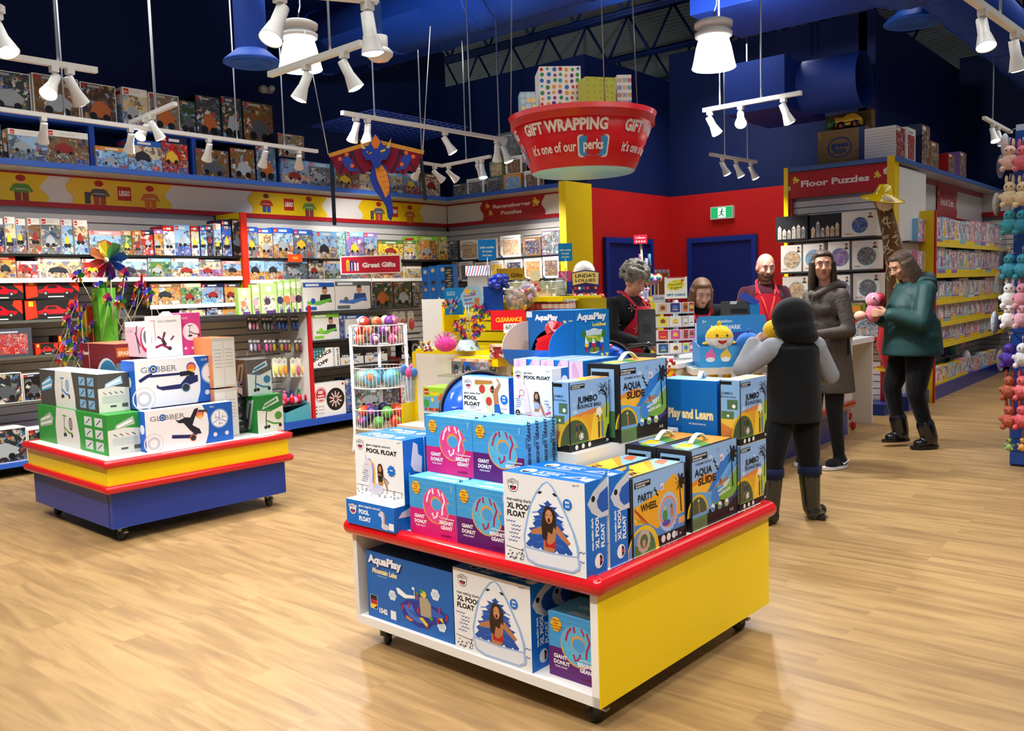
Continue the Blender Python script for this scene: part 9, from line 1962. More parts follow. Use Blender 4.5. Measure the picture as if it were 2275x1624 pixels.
def person(label, root, H, face, J, head, skin, hairfn, clothes, fat=1.0, female=True, hands=True, beard=None):
 """J: joints to move, 'name.l' / 'name.r' in metres at 1.7 m height, x to the person's right, y ahead; head: (x, y, z, yaw, pitch)"""
 s = H / 1.7; fd = NC * cos(radians(face)) + UC * sin(radians(face)); rx = fd.cross(Z_)
 M = Matrix(((rx.x, fd.x, 0, root[0]), (rx.y, fd.y, 0, root[1]), (0, 0, 1, 0), (0, 0, 0, 1))) @ Matrix.Scale(s, 4)
 t = thing('person', label, 'person', (root[0], root[1], 0))
 P = {}
 for k, v in JD.items():
  for sd, g in (('.r', 1), ('.l', -1)): P[k + sd] = Vector(J.get(k + sd, (v[0] * g, v[1], v[2])))
 lean = Vector(J.get('lean', (0, 0, 0)))
 def torso(m, e):
  m.ball((0, -.01, .95), (.155 * fat + e, .115 * fat + e, .13), 0, n=18, m=12); m.ball(Vector((0, .01, 1.1)) + lean * .4, (.14 * fat + e, .115 * fat + e, .17), 0, n=18, m=12); m.ball(Vector((0, .005, 1.28)) + lean * .8, (.16 + e, .115 + e, .16), 0, n=18, m=12)
  if female: m.ball(Vector((0, .075, 1.25)) + lean * .8, (.13 + e, .06 + e, .075), 0, n=14, m=9)
  for sd in ('.r', '.l'): cap(m, Vector((0, -.01, 1.32)) + lean, P['sho' + sd], .06 + e, .048 + e); cap(m, Vector((0, -.015, 1.395)) + lean, P['sho' + sd] + Z_ * .012, .045 + e * .4, .03 + e)
 def arms(m, e, to=1.0):
  for sd in ('.r', '.l'):
   cap(m, P['sho' + sd], P['elb' + sd], .054 + e, .043 + e); cap(m, P['elb' + sd], P['elb' + sd].lerp(P['wri' + sd], to), .044 + e, .03 + e)
 def legs(m, e, to=1.0):
  for sd in ('.r', '.l'): cap(m, P['hip' + sd], P['kne' + sd], (.092 * fat + e), .062 + e); cap(m, P['kne' + sd], P['kne' + sd].lerp(P['ank' + sd], to), .06 + e, .04 + e)
 hx, hy, hz, hyaw, hpit = head
 nk = Vector((0, 0, 1.4)) + lean
 Mh = M @ Matrix.Translation((hx, hy, hz)) @ Matrix.Rotation(radians(-hyaw), 4, 'Z') @ Matrix.Rotation(radians(hpit), 4, 'X')
 m = MB(); m.M = M; torso(m, -.012); arms(m, -.008); legs(m, -.012); cap(m, nk, (hx * .8, hy * .8 - .01, hz - .07), .052, .05)
 for sd in ('.r', '.l'): m.ball(P['ank' + sd] + Vector((0, .04, -.05)), (.03, .07, .02), 0, n=10, m=7)
 if hands:
  for sd, g in (('.r', 1), ('.l', -1)):
   hd = J.get('hand' + sd)
   d = P['wri' + sd] - P['elb' + sd]
   hand(m, P['wri' + sd], hd[0] if hd else d, hd[1] if hd else (-g, .3, 0), hd[2] if hd else .5, 1.0, g)
 m.M = Mh
 m.ball((0, -.008, .025), (.074, .092, .088), 0, n=20, m=14); m.ball((0, .018, -.03), (.06, .068, .082), 0, n=18, m=12); m.ball((0, .05, -.085), (.026, .026, .022), 0, n=10, m=7)
 cap(m, (0, .084, .008), (0, .104, -.026), .008, .0125, 8)
 for g in (-1, 1): m.ball((.012 * g, .096, -.029), (.009, .009, .008), 0, n=8, m=6); m.ball((.074 * g, -.005, -.012), (.012, .02, .03), 0, n=10, m=8); m.ball((.038 * g, .06, -.022), (.024, .022, .022), 0, n=10, m=7); m.ball((.03 * g, .078, .032), (.024, .012, .009), 0, n=10, m=6)
 meld(m, 'body', t, skin, 'skin', 0.0065, 3)
 for g in (-1, 1):
  m = MB(); m.M = Mh; m.ball((.03 * g, .079, .011), (.0135, .008, .0065 if hpit > -12 else .003), 0xe8e2dc, 'gloss', n=12, m=8); m.ball((.03 * g, .0852, .011), (.0058, .003, .0056 if hpit > -12 else .002), 0x3a2c22, 'gloss', n=10, m=6)
  m.tube([(.018 * g, .0835, .0185), (.03 * g, .0875, .0205), (.043 * g, .079, .017)], .0018, 0x3a2820, 'hair', n=5); m.obj('eye', t)
  m = MB(); m.M = Mh; m.tube([(.015 * g, .09, .033), (.03 * g, .089, .039), (.048 * g, .075, .034)], [.002, .0032, .0018], clothes.get('brow', 0x4a3428), 'hair', n=6); m.obj('eyebrow', t)
 m = MB(); m.M = Mh; m.tube([(-.024, .071, -.055), (-.01, .083, -.0525), (0, .0845, -.054), (.01, .083, -.0525), (.024, .071, -.055)], [.002, .0048, .0045, .0048, .002], 0xa8605a, 'skin', n=8); m.tube([(-.02, .072, -.059), (0, .084, -.0615), (.02, .072, -.059)], [.002, .0055, .002], 0xb46a62, 'skin', n=8); m.obj('lips', t)
 if hairfn: hairfn(t, Mh)
 if beard:
  m = MB(); m.M = Mh
  for a in range(-75, 76, 10): r = radians(a); cap(m, (.066 * sin(r), .062 * cos(r) - .0, -.045 - .012 * cos(r)), (.05 * sin(r), .066 * cos(r) + .004, -.098), .014, .018, 8)
  for a in (-.028, .028): cap(m, (0, .086, -.042), (a, .074, -.062), .007, .008, 8)
  meld(m, 'beard', t, beard, 'hair', 0.006, 2)
 c = clothes
 if 'pants' in c: m = MB(); m.M = M; legs(m, c.get('pe', .006), c.get('pto', .93)); m.ball((0, -.02, .93), (.16 * fat, .13 * fat, .12), 0, n=16, m=10); meld(m, 'trousers', t, c['pants'], c.get('pmat', 'cloth'), 0.01, 5)
 if 'top' in c:
  m = MB(); m.M = M; torso(m, c.get('e', .012))
  if c.get('sleeve') is None: arms(m, c.get('e', .012) - .006, c.get('ato', .93))
  for a, b, r, r1 in c.get('extra', ()): cap(m, a, b, r, r1, 16)
  for z1, x1, y1, z0, x0, y0, cy in c.get('hem', ()):
   n_ = 24; vs = [(x * cos(i * 2 * pi / n_), cy + y * sin(i * 2 * pi / n_), z) for x, y, z in ((x0, y0, z0), (x1, y1, z1)) for i in range(n_)]
   m.add(vs, [tuple(range(n_ - 1, -1, -1)), tuple(range(n_, 2 * n_))] + [(i, (i + 1) % n_, n_ + (i + 1) % n_, n_ + i) for i in range(n_)], 0, 'skin')
  meld(m, c.get('topname', 'top'), t, c['top'], c.get('tmat', 'cloth'), 0.0105, c.get('sm', 5))
  if c.get('sleeve') is not None: m = MB(); m.M = M; arms(m, c.get('e', .012) - .004, c.get('ato', .93)); [cap(m, P['sho' + q], Vector((0, .0, 1.39)) + lean, .056 + c.get('e', .012), .05) for q in ('.r', '.l')]; meld(m, 'sleeves', t, c['sleeve'], 'cloth', 0.0105, 5)
 for q, g in (('.r', 1), ('.l', -1)):
  m = MB(); m.M = M; a = P['ank' + q]; b = c.get('boot', 0); T = Vector(c.get('toe', (0, .1, 0))); T.x *= g
  w_ = c.get('sw', 1.0); cap(m, a + Vector((0, -.025, -.035)), a + T + Vector((0, 0, -.045)), .048 * w_, .04 * w_); m.ball(a + T * .75 + Vector((0, 0, -.04)), (.052 * w_, .07, .042), 0, n=12, m=8); cap(m, a + Vector((0, -.02, -.03)), a + Vector((0, 0, .005)), .05, .05)
  if b: cap(m, a, a.lerp(P['kne' + q], b), .07, .085 if b > .3 else .075)
  o = meld(m, 'boot' if b else 'shoe', t, c.get('shoe', 0x17181a), 'gloss' if b else 'cloth', 0.008, 3)
  m = MB(); m.M = M; n_ = 20; pts = [(a.x + T.x * .45 + .054 * cos(i * 2 * pi / n_), a.y + T.y * .45 + .13 * sin(i * 2 * pi / n_)) for i in range(n_)]; z = a.z - .08; m.prism_z(pts, z, z + .022, c.get('sole', 0x101012), 'plastic', True); m.obj('sole', o, 'pale sole' if c.get('sole') else None)
  if c.get('tick'): m = MB(); m.M = M; F = Face(a + Vector((.047 * g, 0, -.05)), Y_ * g, Z_, X_ * g, .09, .045); F.o -= F.u * .02; m.prism(F, [(0, .4), (.25, 0), (1, .9), (.28, .35)], .006, 0xf2f2f2, off=-.002); m.obj('tick_mark', o, 'white tick mark')
  if c.get('cuff'): m = MB(); m.M = M; k = a.lerp(P['kne' + q], b); m.tube([k + Z_ * .02, k + Z_ * .09], .093, c['cuff'], 'cloth', n=16); m.obj('boot_cuff', o, 'navy boot cuff')
  if c.get('stripe'): m = MB(); m.M = M; m.tube([P['hip' + q] + Vector((.1 * g * fat, 0, 0)), P['kne' + q] + Vector((.07 * g, 0, 0)), P['kne' + q].lerp(a, .5) + Vector((.062 * g, 0, 0))], .004, 0xc8c8b8, 'cloth', n=5); m.obj('piping', t, 'white trouser piping')
 if 'apron' in c:
  m = MB(); m.M = M; vs = []
  zs = [.72, .85, .95, 1.05, 1.15, 1.25, 1.34]
  for z in zs:
   f = max(0, (z - .95) / .45); w = (62 if z < 1.1 else 62 - 150 * (z - 1.1))
   for i in range(9):
    a = radians(-w + 2 * w * i / 8); q = Vector(((.17 * fat + .02) * sin(a), (.135 * fat + .016 + (.045 if female and 1.15 < z < 1.32 else 0)) * cos(a), z)) + lean * min(1, f); vs.append(q)
  m.add(vs, [(r * 9 + i, r * 9 + i + 1, (r + 1) * 9 + i + 1, (r + 1) * 9 + i) for r in range(len(zs) - 1) for i in range(8)], c['apron'], 'cloth', True)
  for g in (-1, 1):
   e = vs[-1 if g > 0 else -9]; pts = [e, Vector((.08 * g, .1, 1.37)) + lean, Vector((.075 * g, .02, 1.45)) + lean, Vector((.05 * g, -.06, 1.46)) + lean]; m.tube(pts, .012, c['apron'], 'cloth', n=6)
  m.obj('apron', t, 'red apron')
  for g in (-1, 1):
   m = MB() if g < 0 else m; m.M = M; m.tube([Vector((.06 * g, -.03, 1.46)) + lean, Vector((.08 * g, .07, 1.4)) + lean, Vector((.045 * g, .17 + .02 * fat, 1.28)) + lean * .8, Vector((0, .165 * fat + .035, 1.13)) + lean * .5], .0075, 0xe8402c, 'cloth', n=6)
  m.obj('lanyard', t, 'orange red lanyard'); m = MB(); m.M = M; b = Vector((0, .165 * fat + .04, 1.05)) + lean * .4; m.box(b - Vector((.035, .002, .05)), b + Vector((.035, .002, .05)), 0xd8d8dc, 'plastic'); m.obj('badge', t, 'white name badge')
 return t, M, Mh, P
def long_hair(col, L=.25, back=True, part=0):
 def fn(t, Mh):
  m = MB(); m.M = Mh; m.ball((0, -.025, .038), (.088, .093, .092), 0, n=18, m=12); m.ball((0, .03, .085), (.06, .045, .03), 0, n=12, m=8)
  for a in range(65, 296, 12):
   r = radians(a); p = Vector((.08 * sin(r), .085 * cos(r) - .015, .02)); q = Vector((p.x * 1.12, p.y * 1.05 - .01, -L + .04 * cos(r))); cap(m, p, p.lerp(q, .5) * 1.0, .022, .026, 8); cap(m, p.lerp(q, .5), q, .026, .02, 8)
  meld(m, 'hair', t, col, 'hair', 0.008, 3)
 return fn
def curly_hair(t, Mh):
 m = MB(); m.M = Mh; R_ = random.Random(12); m.ball((0, -.02, .045), (.095, .095, .095), 0, n=16, m=12)
 for i in range(150):
  u, v = R_.uniform(0, 2 * pi), R_.uniform(-.35, 1)
  p = Vector((.118 * cos(u) * (1 - v * v) ** .5, .112 * sin(u) * (1 - v * v) ** .5 - .025, .05 + .105 * v))
  if p.y > .035 and p.z < .07: continue
  m.ball(p, R_.uniform(.014, .026), 0, n=7, m=5)
 meld(m, 'hair', t, 0x6f665c, 'hair', 0.006, 1)
def short_hair(t, Mh):
 m = MB(); m.M = Mh
 for a in range(100, 261, 8): r = radians(a); cap(m, (.071 * sin(r), .088 * cos(r) - .01, -.03), (.07 * sin(r), .086 * cos(r) - .01, .035), .009, .007, 8)
 meld(m, 'hair', t, 0x7a5038, 'hair', 0.007, 3)
# ---- woman in the long grey coat, turned toward the desk and looking at the viewer
t, M, Mh, P = person('person in long grey coat and black leggings looking toward the entrance', (-2.50, 6.80), 1.68, -62, {'elb.l': (-.25, .02, 1.08), 'wri.l': (-.12, .24, 1.06), 'elb.r': (.24, .0, 1.1), 'wri.r': (.1, .22, 1.0), 'ank.l': (-.12, -.02, .085), 'kne.l': (-.115, .03, .48), 'ank.r': (.12, .04, .085), 'toe': (0, .1, 0)},
 (0, .03, 1.585, -48, 0), 0xc08a72, long_hair(0x33251c, .235), dict(top=0x4e4641, tmat='crinkle', topname='coat', e=.014, hem=((1.15, .17, .15, .6, .235, .19, -.01),), extra=(((0, -.09, 1.4), (0, -.12, 1.33), .09, .08),), pants=0x15161a, shoe=0x17181c, sole=0xe0dedc, tick=True, sm=4))
m = MB(); m.M = M; m.tube([(-.12, -.08, 1.4), (-.22, .0, 1.15), (-.24, .02, .9)], .009, 0x15161a, 'cloth', n=6); m.obj('bag_strap', t, 'black bag strap')
def collar(t, M, col, mat):
 m = MB(); m.M = M
 for a, b in (((.1, .0, 1.43), (.06, -.12, 1.42)), ((-.1, .0, 1.43), (-.06, -.12, 1.42)), ((.06, -.12, 1.42), (-.06, -.12, 1.42)), ((0, -.13, 1.42), (0, -.15, 1.3)), ((.1, 0, 1.43), (.03, .115, 1.36)), ((-.1, 0, 1.43), (-.03, .115, 1.36))): cap(m, a, b, .036, .034)
 meld(m, 'hood', t, col, mat, .01, 3)
collar(t, M, 0x4a423d, 'crinkle')
m = MB(); m.M = M; m.tube([(0, .135, 1.36), (0, .165, 1.25), (0, .16, 1.05), (0, .175, .85), (0, .19, .61)], .006, 0x24211f, 'cloth', n=6); m.obj('zip', t, 'dark zip')
# ---- child in the black hooded top, seen from behind, reaching for the plush
t, M, Mh, P = person('child in black hoodie with grey sleeves and rubber boots, reaching into the plush box', (-2.075, 5.12), 1.31, 190, {'sho.r': (.18, .0, 1.37), 'sho.l': (-.18, 0, 1.37), 'elb.l': (-.39, .08, 1.22), 'wri.l': (-.27, .12, 1.42), 'hand.l': ((.8, .3, .4), (.2, .8, -.3), .5), 'elb.r': (.32, .02, 1.14), 'wri.r': (.3, .26, 1.1), 'ank.r': (.16, .02, .09), 'kne.r': (.135, .02, .5), 'ank.l': (-.2, -.0, .09), 'kne.l': (-.165, .02, .5)},
 (0, .04, 1.58, -8, -6), 0xb88a72, None, dict(top=0x0d0f12, topname='hoodie', e=.036, sleeve=0x8d9098, hem=((1.38, .2, .15, .8, .225, .19, 0),), pants=0x0c0e12, pe=.03, pto=.4, sw=1.25, stripe=True, shoe=0x20241e, boot=.62, cuff=0x151c3c, toe=(.12, .07, 0)))
m = MB(); m.M = Mh; m.ball((0, -.03, .02), (.17, .15, .165), 0, n=22, m=14); m.ball((.0, -.05, -.07), (.165, .14, .11), 0, n=18, m=12); m.ball((.03, -.07, -.13), (.15, .12, .07), 0, n=16, m=10); cap(m, (-.13, .02, .06), (.02, -.17, .05), .025, .02); meld(m, 'hood', t, 0x0d0f12, 'cloth', 0.012, 4, 'black hood pulled up')
# ---- woman in the green rain jacket, in profile
t, M, Mh, P = person('person in dark green rain jacket and black leggings holding a pink plush', (-2.16, 7.95), 1.7, -82, {'lean': (0, .02, 0), 'elb.l': (-.25, .1, 1.08), 'wri.l': (-.12, .31, 1.16), 'elb.r': (.24, .1, 1.08), 'wri.r': (.08, .32, 1.14), 'hand.l': ((.4, .8, .1), (.6, -.2, 0), .8), 'hand.r': ((-.4, .8, .1), (-.6, -.2, 0), .8), 'kne.r': (.11, .14, .52), 'ank.r': (.1, .06, .12), 'kne.l': (-.1, .05, .48), 'ank.l': (-.1, -.08, .09)},
 (0, .13, 1.56, 0, -28), 0xb88a72, long_hair(0x4a3a2e, .19), dict(top=0x123c3c, tmat='shell', topname='rain_jacket', e=.036, hem=((1.1, .2, .22, .8, .24, .25, .02),), extra=(((0, .05, 1.18), (0, .06, 1.02), .19, .2), ((0, -.1, 1.42), (.0, -.12, 1.36), .09, .08)), pants=0x0c0d11, pe=.018, pto=.75, shoe=0x15161a, boot=.3), fat=1.25)
collar(t, M, 0x154545, 'shell')
q = M @ Vector((0, .38, 1.17))
tp = thing('plush_toy', 'pink plush bird held by the person in the green jacket', 'plush toy', q)
m = MB(); m.ball(q, (.06, .06, .085), 0xd87a90, 'fur'); m.obj('body', tp); m = MB(); m.ball(q + Z_ * .11, .062, 0xe08aa0, 'fur'); m.obj('head', tp)
m = MB(); m.ball(q + Z_ * .13 - UC * .02 + NC * .055, .012, 0xf0f0f0, 'gloss'); m.ball(q + Z_ * .13 - UC * .02 + NC * .064, .007, 0x141414, 'gloss'); m.obj('eye', tp); m = MB(); m.ball(q - UC * .11 - Z_ * .02, (.05, .05, .04), 0xe8b098, 'fur'); m.obj('tail', tp); m = MB(); m.ball(q + Z_ * .12 + UC * .05, .05, 0xb8203c, 'sequin'); m.obj('wing', tp)
# ---- curly haired cashier
c_ = at_d(1372, 640, 6.8)
t, M, Mh, P = person('person with curly grey hair, black floral top and red apron working at the first till', (c_.x - .02, c_.y + .1), 1.66, 48, {'lean': (0, .05, -.01), 'elb.r': (.27, .08, 1.12), 'wri.r': (.14, .3, 1.04), 'elb.l': (-.26, .1, 1.1), 'wri.l': (-.1, .32, 1.02)},
 (0, .12, 1.53, 8, -26), 0xc08468, curly_hair, dict(top=0x121214, e=.016, pants=0x1a1c24, apron=0xa8142a), fat=1.15)
R_ = random.Random(8); m = MB(); m.M = M
for i in range(26):
 a, z = R_.uniform(-1.7, 1.7), R_.uniform(1.0, 1.34); p = Vector((.178 * sin(a), .15 * cos(a) + .045, z)); n_ = Vector((sin(a), cos(a), 0)); u = Vector((cos(a), -sin(a), 0))
 for k in range(5): b = k * 1.257 + i; e = p + n_ * .02; m.add([e, e + (u * cos(b) + Z_ * sin(b)) * .032 + (u * -sin(b) + Z_ * cos(b)) * .005, e + (u * cos(b) + Z_ * sin(b)) * .032 - (u * -sin(b) + Z_ * cos(b)) * .005], [(0, 1, 2)], (0xd8c8a8, 0xb87a78, 0xd0c8b8)[i % 3], 'cloth')
m.obj('flower_print', t, 'pale flowers printed on the black top')
# ---- long haired cashier leaning over the desk
c_ = at_d(1548, 648, 7.15)
person('person with long light brown hair and red apron leaning over the middle till', (c_.x - .06, c_.y + .12), 1.6, -8, {'lean': (-.02, .16, -.06), 'sho.r': (.17, .14, 1.32), 'sho.l': (-.2, .16, 1.32), 'elb.l': (-.25, .22, 1.08), 'wri.l': (-.2, .38, .98), 'elb.r': (.24, .2, 1.08), 'wri.r': (.18, .36, .98)}, (-.02, .27, 1.47, -12, -24), 0xd0a088, long_hair(0x6a4a34, .26), dict(top=0x15161a, pants=0x15161a, apron=0xa8142a, e=.01), fat=.92)
# ---- bearded cashier
c_ = at_d(1692, 612, 7.75)
person('person with shaved head, reddish beard, maroon shirt and red apron behind the far till', (c_.x, c_.y + .05), 1.72, -6, {'lean': (0, .03, 0), 'sho.r': (.165, 0, 1.35), 'sho.l': (-.165, 0, 1.35), 'elb.r': (.235, .04, 1.1), 'wri.r': (.17, .26, .99), 'elb.l': (-.235, .04, 1.1), 'wri.l': (-.17, .26, .99)}, (0, .08, 1.57, -8, -14), 0xc88e7c, short_hair, dict(top=0x3e1420, pants=0x1c1e26, apron=0xb0142c, e=.01, brow=0x8a5a40), fat=1.12, female=False, beard=0x4a2a1c)
# ================================================================ PINWHEELS, WIRE STAND, GIRAFFE, PEG PANEL
PWC = (0xc8281e, 0xe07a1c, 0xe8c020, 0x2f8a3a, 0x1f4cb8, 0x6a2a98, 0xc8286a)
def pinwheel_mesh(m, c, ax, r, cols, n=6):
 c, ax = Vector(c), Vector(ax).normalized()
 u = ax.cross(Z_).normalized() if abs(ax.z) < .95 else X_.copy(); v = ax.cross(u)
 for k in range(n):
  a = 2 * pi * k / n
  d = lambda t, q, h: c + (u * cos(a + t) + v * sin(a + t)) * r * q + ax * r * h
  w = 2 * pi / n
  vs = [c, d(-.25 * w, .6, .02), d(.1 * w, 1.0, .06), d(.55 * w, .92, .22), d(.8 * w, .5, .34), c + ax * r * .3]
  m.add(vs, [(0, 1, 2), (0, 2, 3), (0, 3, 4), (0, 4, 5)], cols[k % len(cols)], 'plastic')
 m.ball(c + ax * r * .32, r * .13, 0xe8c83a if r < .1 else 0xe4d8b4, 'gloss', n=10, m=6)
def pinwheels(spots, r, base, label, group, big=None):
 """one small pinwheel of each colouring with stick, then copies"""
 protos = []
 for i, (p, ax) in enumerate(spots):
  k = i % 4
  if k >= len(protos):
   t = thing('pinwheel', label, 'pinwheel', p, group)
   m = MB(); pinwheel_mesh(m, p, ax, r, PWC[k:] + PWC[:k]); m.obj('vanes', t)
   m = MB(); m.tube([p - ax * .004, p + (base - p) * .9], .0022, 0xd8c8a0, 'plastic', n=5); m.obj('stick', t)
   protos.append((t, p))
  else:
   t, q = protos[k]; c = copy_tree(t, p - q); c.rotation_euler = (0, 0, 0)
RW = random.Random(21)
b0 = at_z(240, 905, 0.0); b0 = Vector((-6.75, 3.35, 0))
D_ = (b0.x * CF.x + b0.y * CF.y)
t = thing('pinwheel_stand', 'tall lime green stand holding many pinwheels behind the scooter table', 'stand', b0)
q0, q1 = at_d(215, 700, D_), at_d(250, 700, D_)
m = MB(); m.box((q0.x, q0.y - .03, 0), (q1.x + .01, q1.y + .03, at_d(230, 640, D_).z), 0x5fb030, 'laminate'); m.lathe([(0.001, 0), (.22, 0), (.2, .03), (.001, .04)], (q0.x, q0.y, 0), 0x5fb030, 'laminate'); m.obj('pillar', t)
for px_, cc in ((190, 0xd8b020), (204, 0xb82c20)): q = at_d(px_, 700, D_); m = MB(); m.box((q.x - .02, q.y - .03, .5), (q.x + .02, q.y + .03, at_d(px_, 680, D_).z), cc, 'laminate'); m.obj('side_strip', t)
core = Vector((q1.x, q1.y, at_d(240, 760, D_).z))
S = [(175, 615), (245, 622), (278, 612), (318, 625), (330, 655), (215, 655), (240, 668), (172, 668), (268, 672), (188, 690), (160, 690), (158, 715), (178, 735), (205, 728), (150, 715), (170, 760), (190, 765), (160, 745), (310, 640), (300, 665), (222, 640), (180, 710), (165, 790), (182, 783), (140, 800), (335, 670), (275, 640), (325, 640), (152, 770)]
pinwheels([(at_d(x, y, D_ - RW.uniform(0, .25)), Vector((RW.uniform(-.6, .9), -1, RW.uniform(-.2, .5))).normalized()) for x, y in S], .062, core, 'small many coloured pinwheel on the lime green stand', 'pinwheels on the lime green stand')
p = at_d(243, 578, D_ - .1); t = thing('pinwheel', 'large rainbow pinwheel topping the lime green stand', 'pinwheel', p)
m = MB(); pinwheel_mesh(m, p, NC, .155, (0xd8402c, 0xc02858, 0x6a3a9a, 0x2a58c0, 0x1f5a8a, 0x3f8a3a, 0xd8b828, 0xe07a28), 8); m.obj('vanes', t); m = MB(); m.tube([p, Vector((core.x, core.y, core.z + .1))], .005, 0xd8d0c0, 'plastic'); m.obj('stick', t)
# small stand on the low display
D_ = 5.85; b1 = at_d(1040, 776, D_); b1.z = z1
t = thing('pinwheel_stand', 'small pinwheel stand with cloud shaped bear card on the yellow top', 'stand', b1)
m = MB(); m.lathe([(.085, 0), (.055, .07), (.001, .071)], b1, 0xb8d0d8, 'art_soft', n=24); m.obj('base', t)
m = MB()
for dx in (-.006, .012): m.tube([b1 + UC * dx + Z_ * .06, b1 + UC * dx + Z_ * .3], .003, 0xc0c4c0, 'metal', n=6)
m.obj('rod', t)
F = pface(1024, 634, 1076, 692, D_); m = MB(); m.prism(F, [(.5 + .5 * cos(i * pi / 16) * (.88 + .12 * abs(cos(i * pi / 5))), .5 + .5 * sin(i * pi / 16) * (.88 + .12 * abs(cos(i * pi / 5)))) for i in range(32)], .003, 0x9cc8e4); F.o += F.n * .003
m.ell(F, .3, .76, .1, 0xf0c030); m.ell(F, .7, .4, .09, 0xb8783c); m.ell(F, .7, .24, .12, 0xc8884a); m.ell(F, .62, .48, .03, 0xb8783c); m.ell(F, .78, .48, .03, 0xb8783c); m.rect(F, .2, .08, .8, .16, 0x5fa04a)
for i in range(6): a = i * pi / 3; m.poly(F, [(.54, .7), (.54 + .13 * cos(a), .7 + .13 * sin(a)), (.54 + .12 * cos(a + .6), .7 + .12 * sin(a + .6))], PWC[i])
m.text(F, 'Pinwheel', .14, .54, .1, 0xc83a50, .03, rot=8); m.text(F, 'Magical', .18, .4, .1, 0x2a58b0, .03, rot=8); m.text(F, 'Playtime', .2, .26, .1, 0xc83a50, .03, rot=8); m.obj('card', t)
sp = []
for i in range(44):
 sd = -1 if i % 2 else 1; y = RW.uniform(672, 752); x = 1043 + sd * RW.uniform(10, 18 + (752 - y) * .52)
 sp.append((at_d(x, y, D_ - RW.uniform(-.08, .1)), Vector((RW.uniform(-.5, .9), -1, RW.uniform(-.1, .5))).normalized()))
sp.append((at_d(990, 678, D_), Vector((.2, -1, .4)).normalized()))
pinwheels(sp, .028, b1 + Z_ * .15, 'tiny bright pinwheel on the small cloud card stand', 'tiny pinwheels on the small stand')
m = MB(); p = at_d(990, 762, 5.75); p.z = z1 + .05
m.ball(p, (.085, .06, .05), 0xe83a9a, 'fur', n=20, m=12)
for i in range(130): a, b = RW.uniform(0, 6.28), RW.uniform(.1, 1.5); d = Vector((cos(a) * cos(b), sin(a) * cos(b), sin(b))); m.tube([p, p + Vector((d.x * .11, d.y * .08, d.z * .085))], [.003, .0008], RW.choice((0xe83a9a, 0xf06ab8, 0xd8b8e0, 0xe8d8e8)), 'fur', n=4, caps=False)
m.obj('fluffy_headband', None, 'fluffy hot pink feather ball on the yellow top', 'novelty')
m = MB(); p = at_d(947, 780, 5.8)
for i in range(40): m.ball(p + Vector((RW.uniform(-.04, .04), RW.uniform(-.03, .03), abs(RW.gauss(0, .022)))), .009, RW.choice(PWC + (0xe8e0e0,)), 'gloss', n=6, m=4)
o = m.obj('candy_heap', None, 'little heap of wrapped candy at the left end of the yellow top', 'candy'); o['kind'] = 'stuff'
# white wire basket stand of balls
C_ = Vector((-6.12, 5.42, 0)); t = thing('basket_stand', 'white three tier wire basket stand filled with toy balls', 'stand', C_)
D_ = C_.x * CF.x + C_.y * CF.y; zz = lambda y: at_d(832, y, D_).z
for a in (236, 42, 138):
 u = Vector((cos(radians(a)), sin(radians(a)), 0)) * .25; m = MB(); m.tube([C_ + u * 1.12, C_ + u * 1.06 + Z_ * .05, C_ + u + Z_ * .2, C_ + u + Z_ * zz(722)], .016, 0xe8e8ea, 'plastic', n=8); m.obj('leg', t)
for lv, (ya, yb) in enumerate(((722, 766), (816, 860), (908, 950))):
 za, zb = zz(ya), zz(yb); m = MB(); R = .245
 ring = lambda z, r: [C_ + Vector((r * cos(i * pi / 18), r * sin(i * pi / 18), z)) for i in range(36)]
 for z in (za, zb): m.tube(ring(z, R), .005, 0xe4e4e6, 'plastic', n=5, closed=True)
 for i in range(44): a = i * pi / 22; u = Vector((R * cos(a), R * sin(a), 0)); m.tube([C_ + u + Z_ * za, C_ + u + Z_ * zb], .0025, 0xe4e4e6, 'plastic', n=4, caps=False)
 for i in range(-6, 7): h = (R * R - (i * .037) ** 2) ** .5; m.tube([C_ + Vector((i * .037, -h, zb)), C_ + Vector((i * .037, h, zb))], .0025, 0xe4e4e6, 'plastic', n=4, caps=False)
 m.obj('basket', t)
 rb = (.05, .082, .055)[lv]; k = 0
 for ly in range((3, 1, 2)[lv]):
  for i in range((7, 5, 7)[lv]):
   a = i * 2 * pi / (7, 5, 7)[lv] + ly * .5; rr = R - rb - .012 - .02 * ly
   c = C_ + Vector((rr * cos(a), rr * sin(a), zb + .004 + rb + ly * rb * 1.6)); cc = ((0xc85a8a, 0xd8b0a0, 0x2a2a30, 0xe8e8e8, 0xc83a30, 0xb8784a, 0x7a3a8a), (0x6ab0d0, 0x7fc0d8, 0x5fa8c8, 0xa8b8b0, 0x6ab8d8), (0xd8481c, 0xe0601c, 0x1c2448, 0x8a2a88, 0xd84a24, 0x2f3a6a, 0x5fa04a))[lv][i]
   m = MB(); m.ball(c, rb, cc, ('gloss', 'gloss', 'plastic')[lv], n=12, m=8); m.ball(c + Vector((cos(a + .4), sin(a + .4), .3)) * rb * .55, rb * .55, ((0xe8d0a0, 0xe0e0e8, 0xd8483a)[i % 3], (0x4f9a5a, 0xd8784a, 0x4f9ac0)[i % 3], (0x5fc048, 0xe8c030, 0xb83ab0)[i % 3])[lv], 'gloss', n=10, m=7)
   m.obj('toy_ball', None, (f'small patterned ball, layer {ORD[ly]}, in the top wire basket', 'pale blue globe ball in the middle wire basket', f'orange or purple ball, layer {ORD[ly]}, in the lowest wire basket')[lv], 'ball', ('small balls, layer ' + ORD[ly], 'globe balls', 'bright balls, layer ' + ORD[ly])[lv])
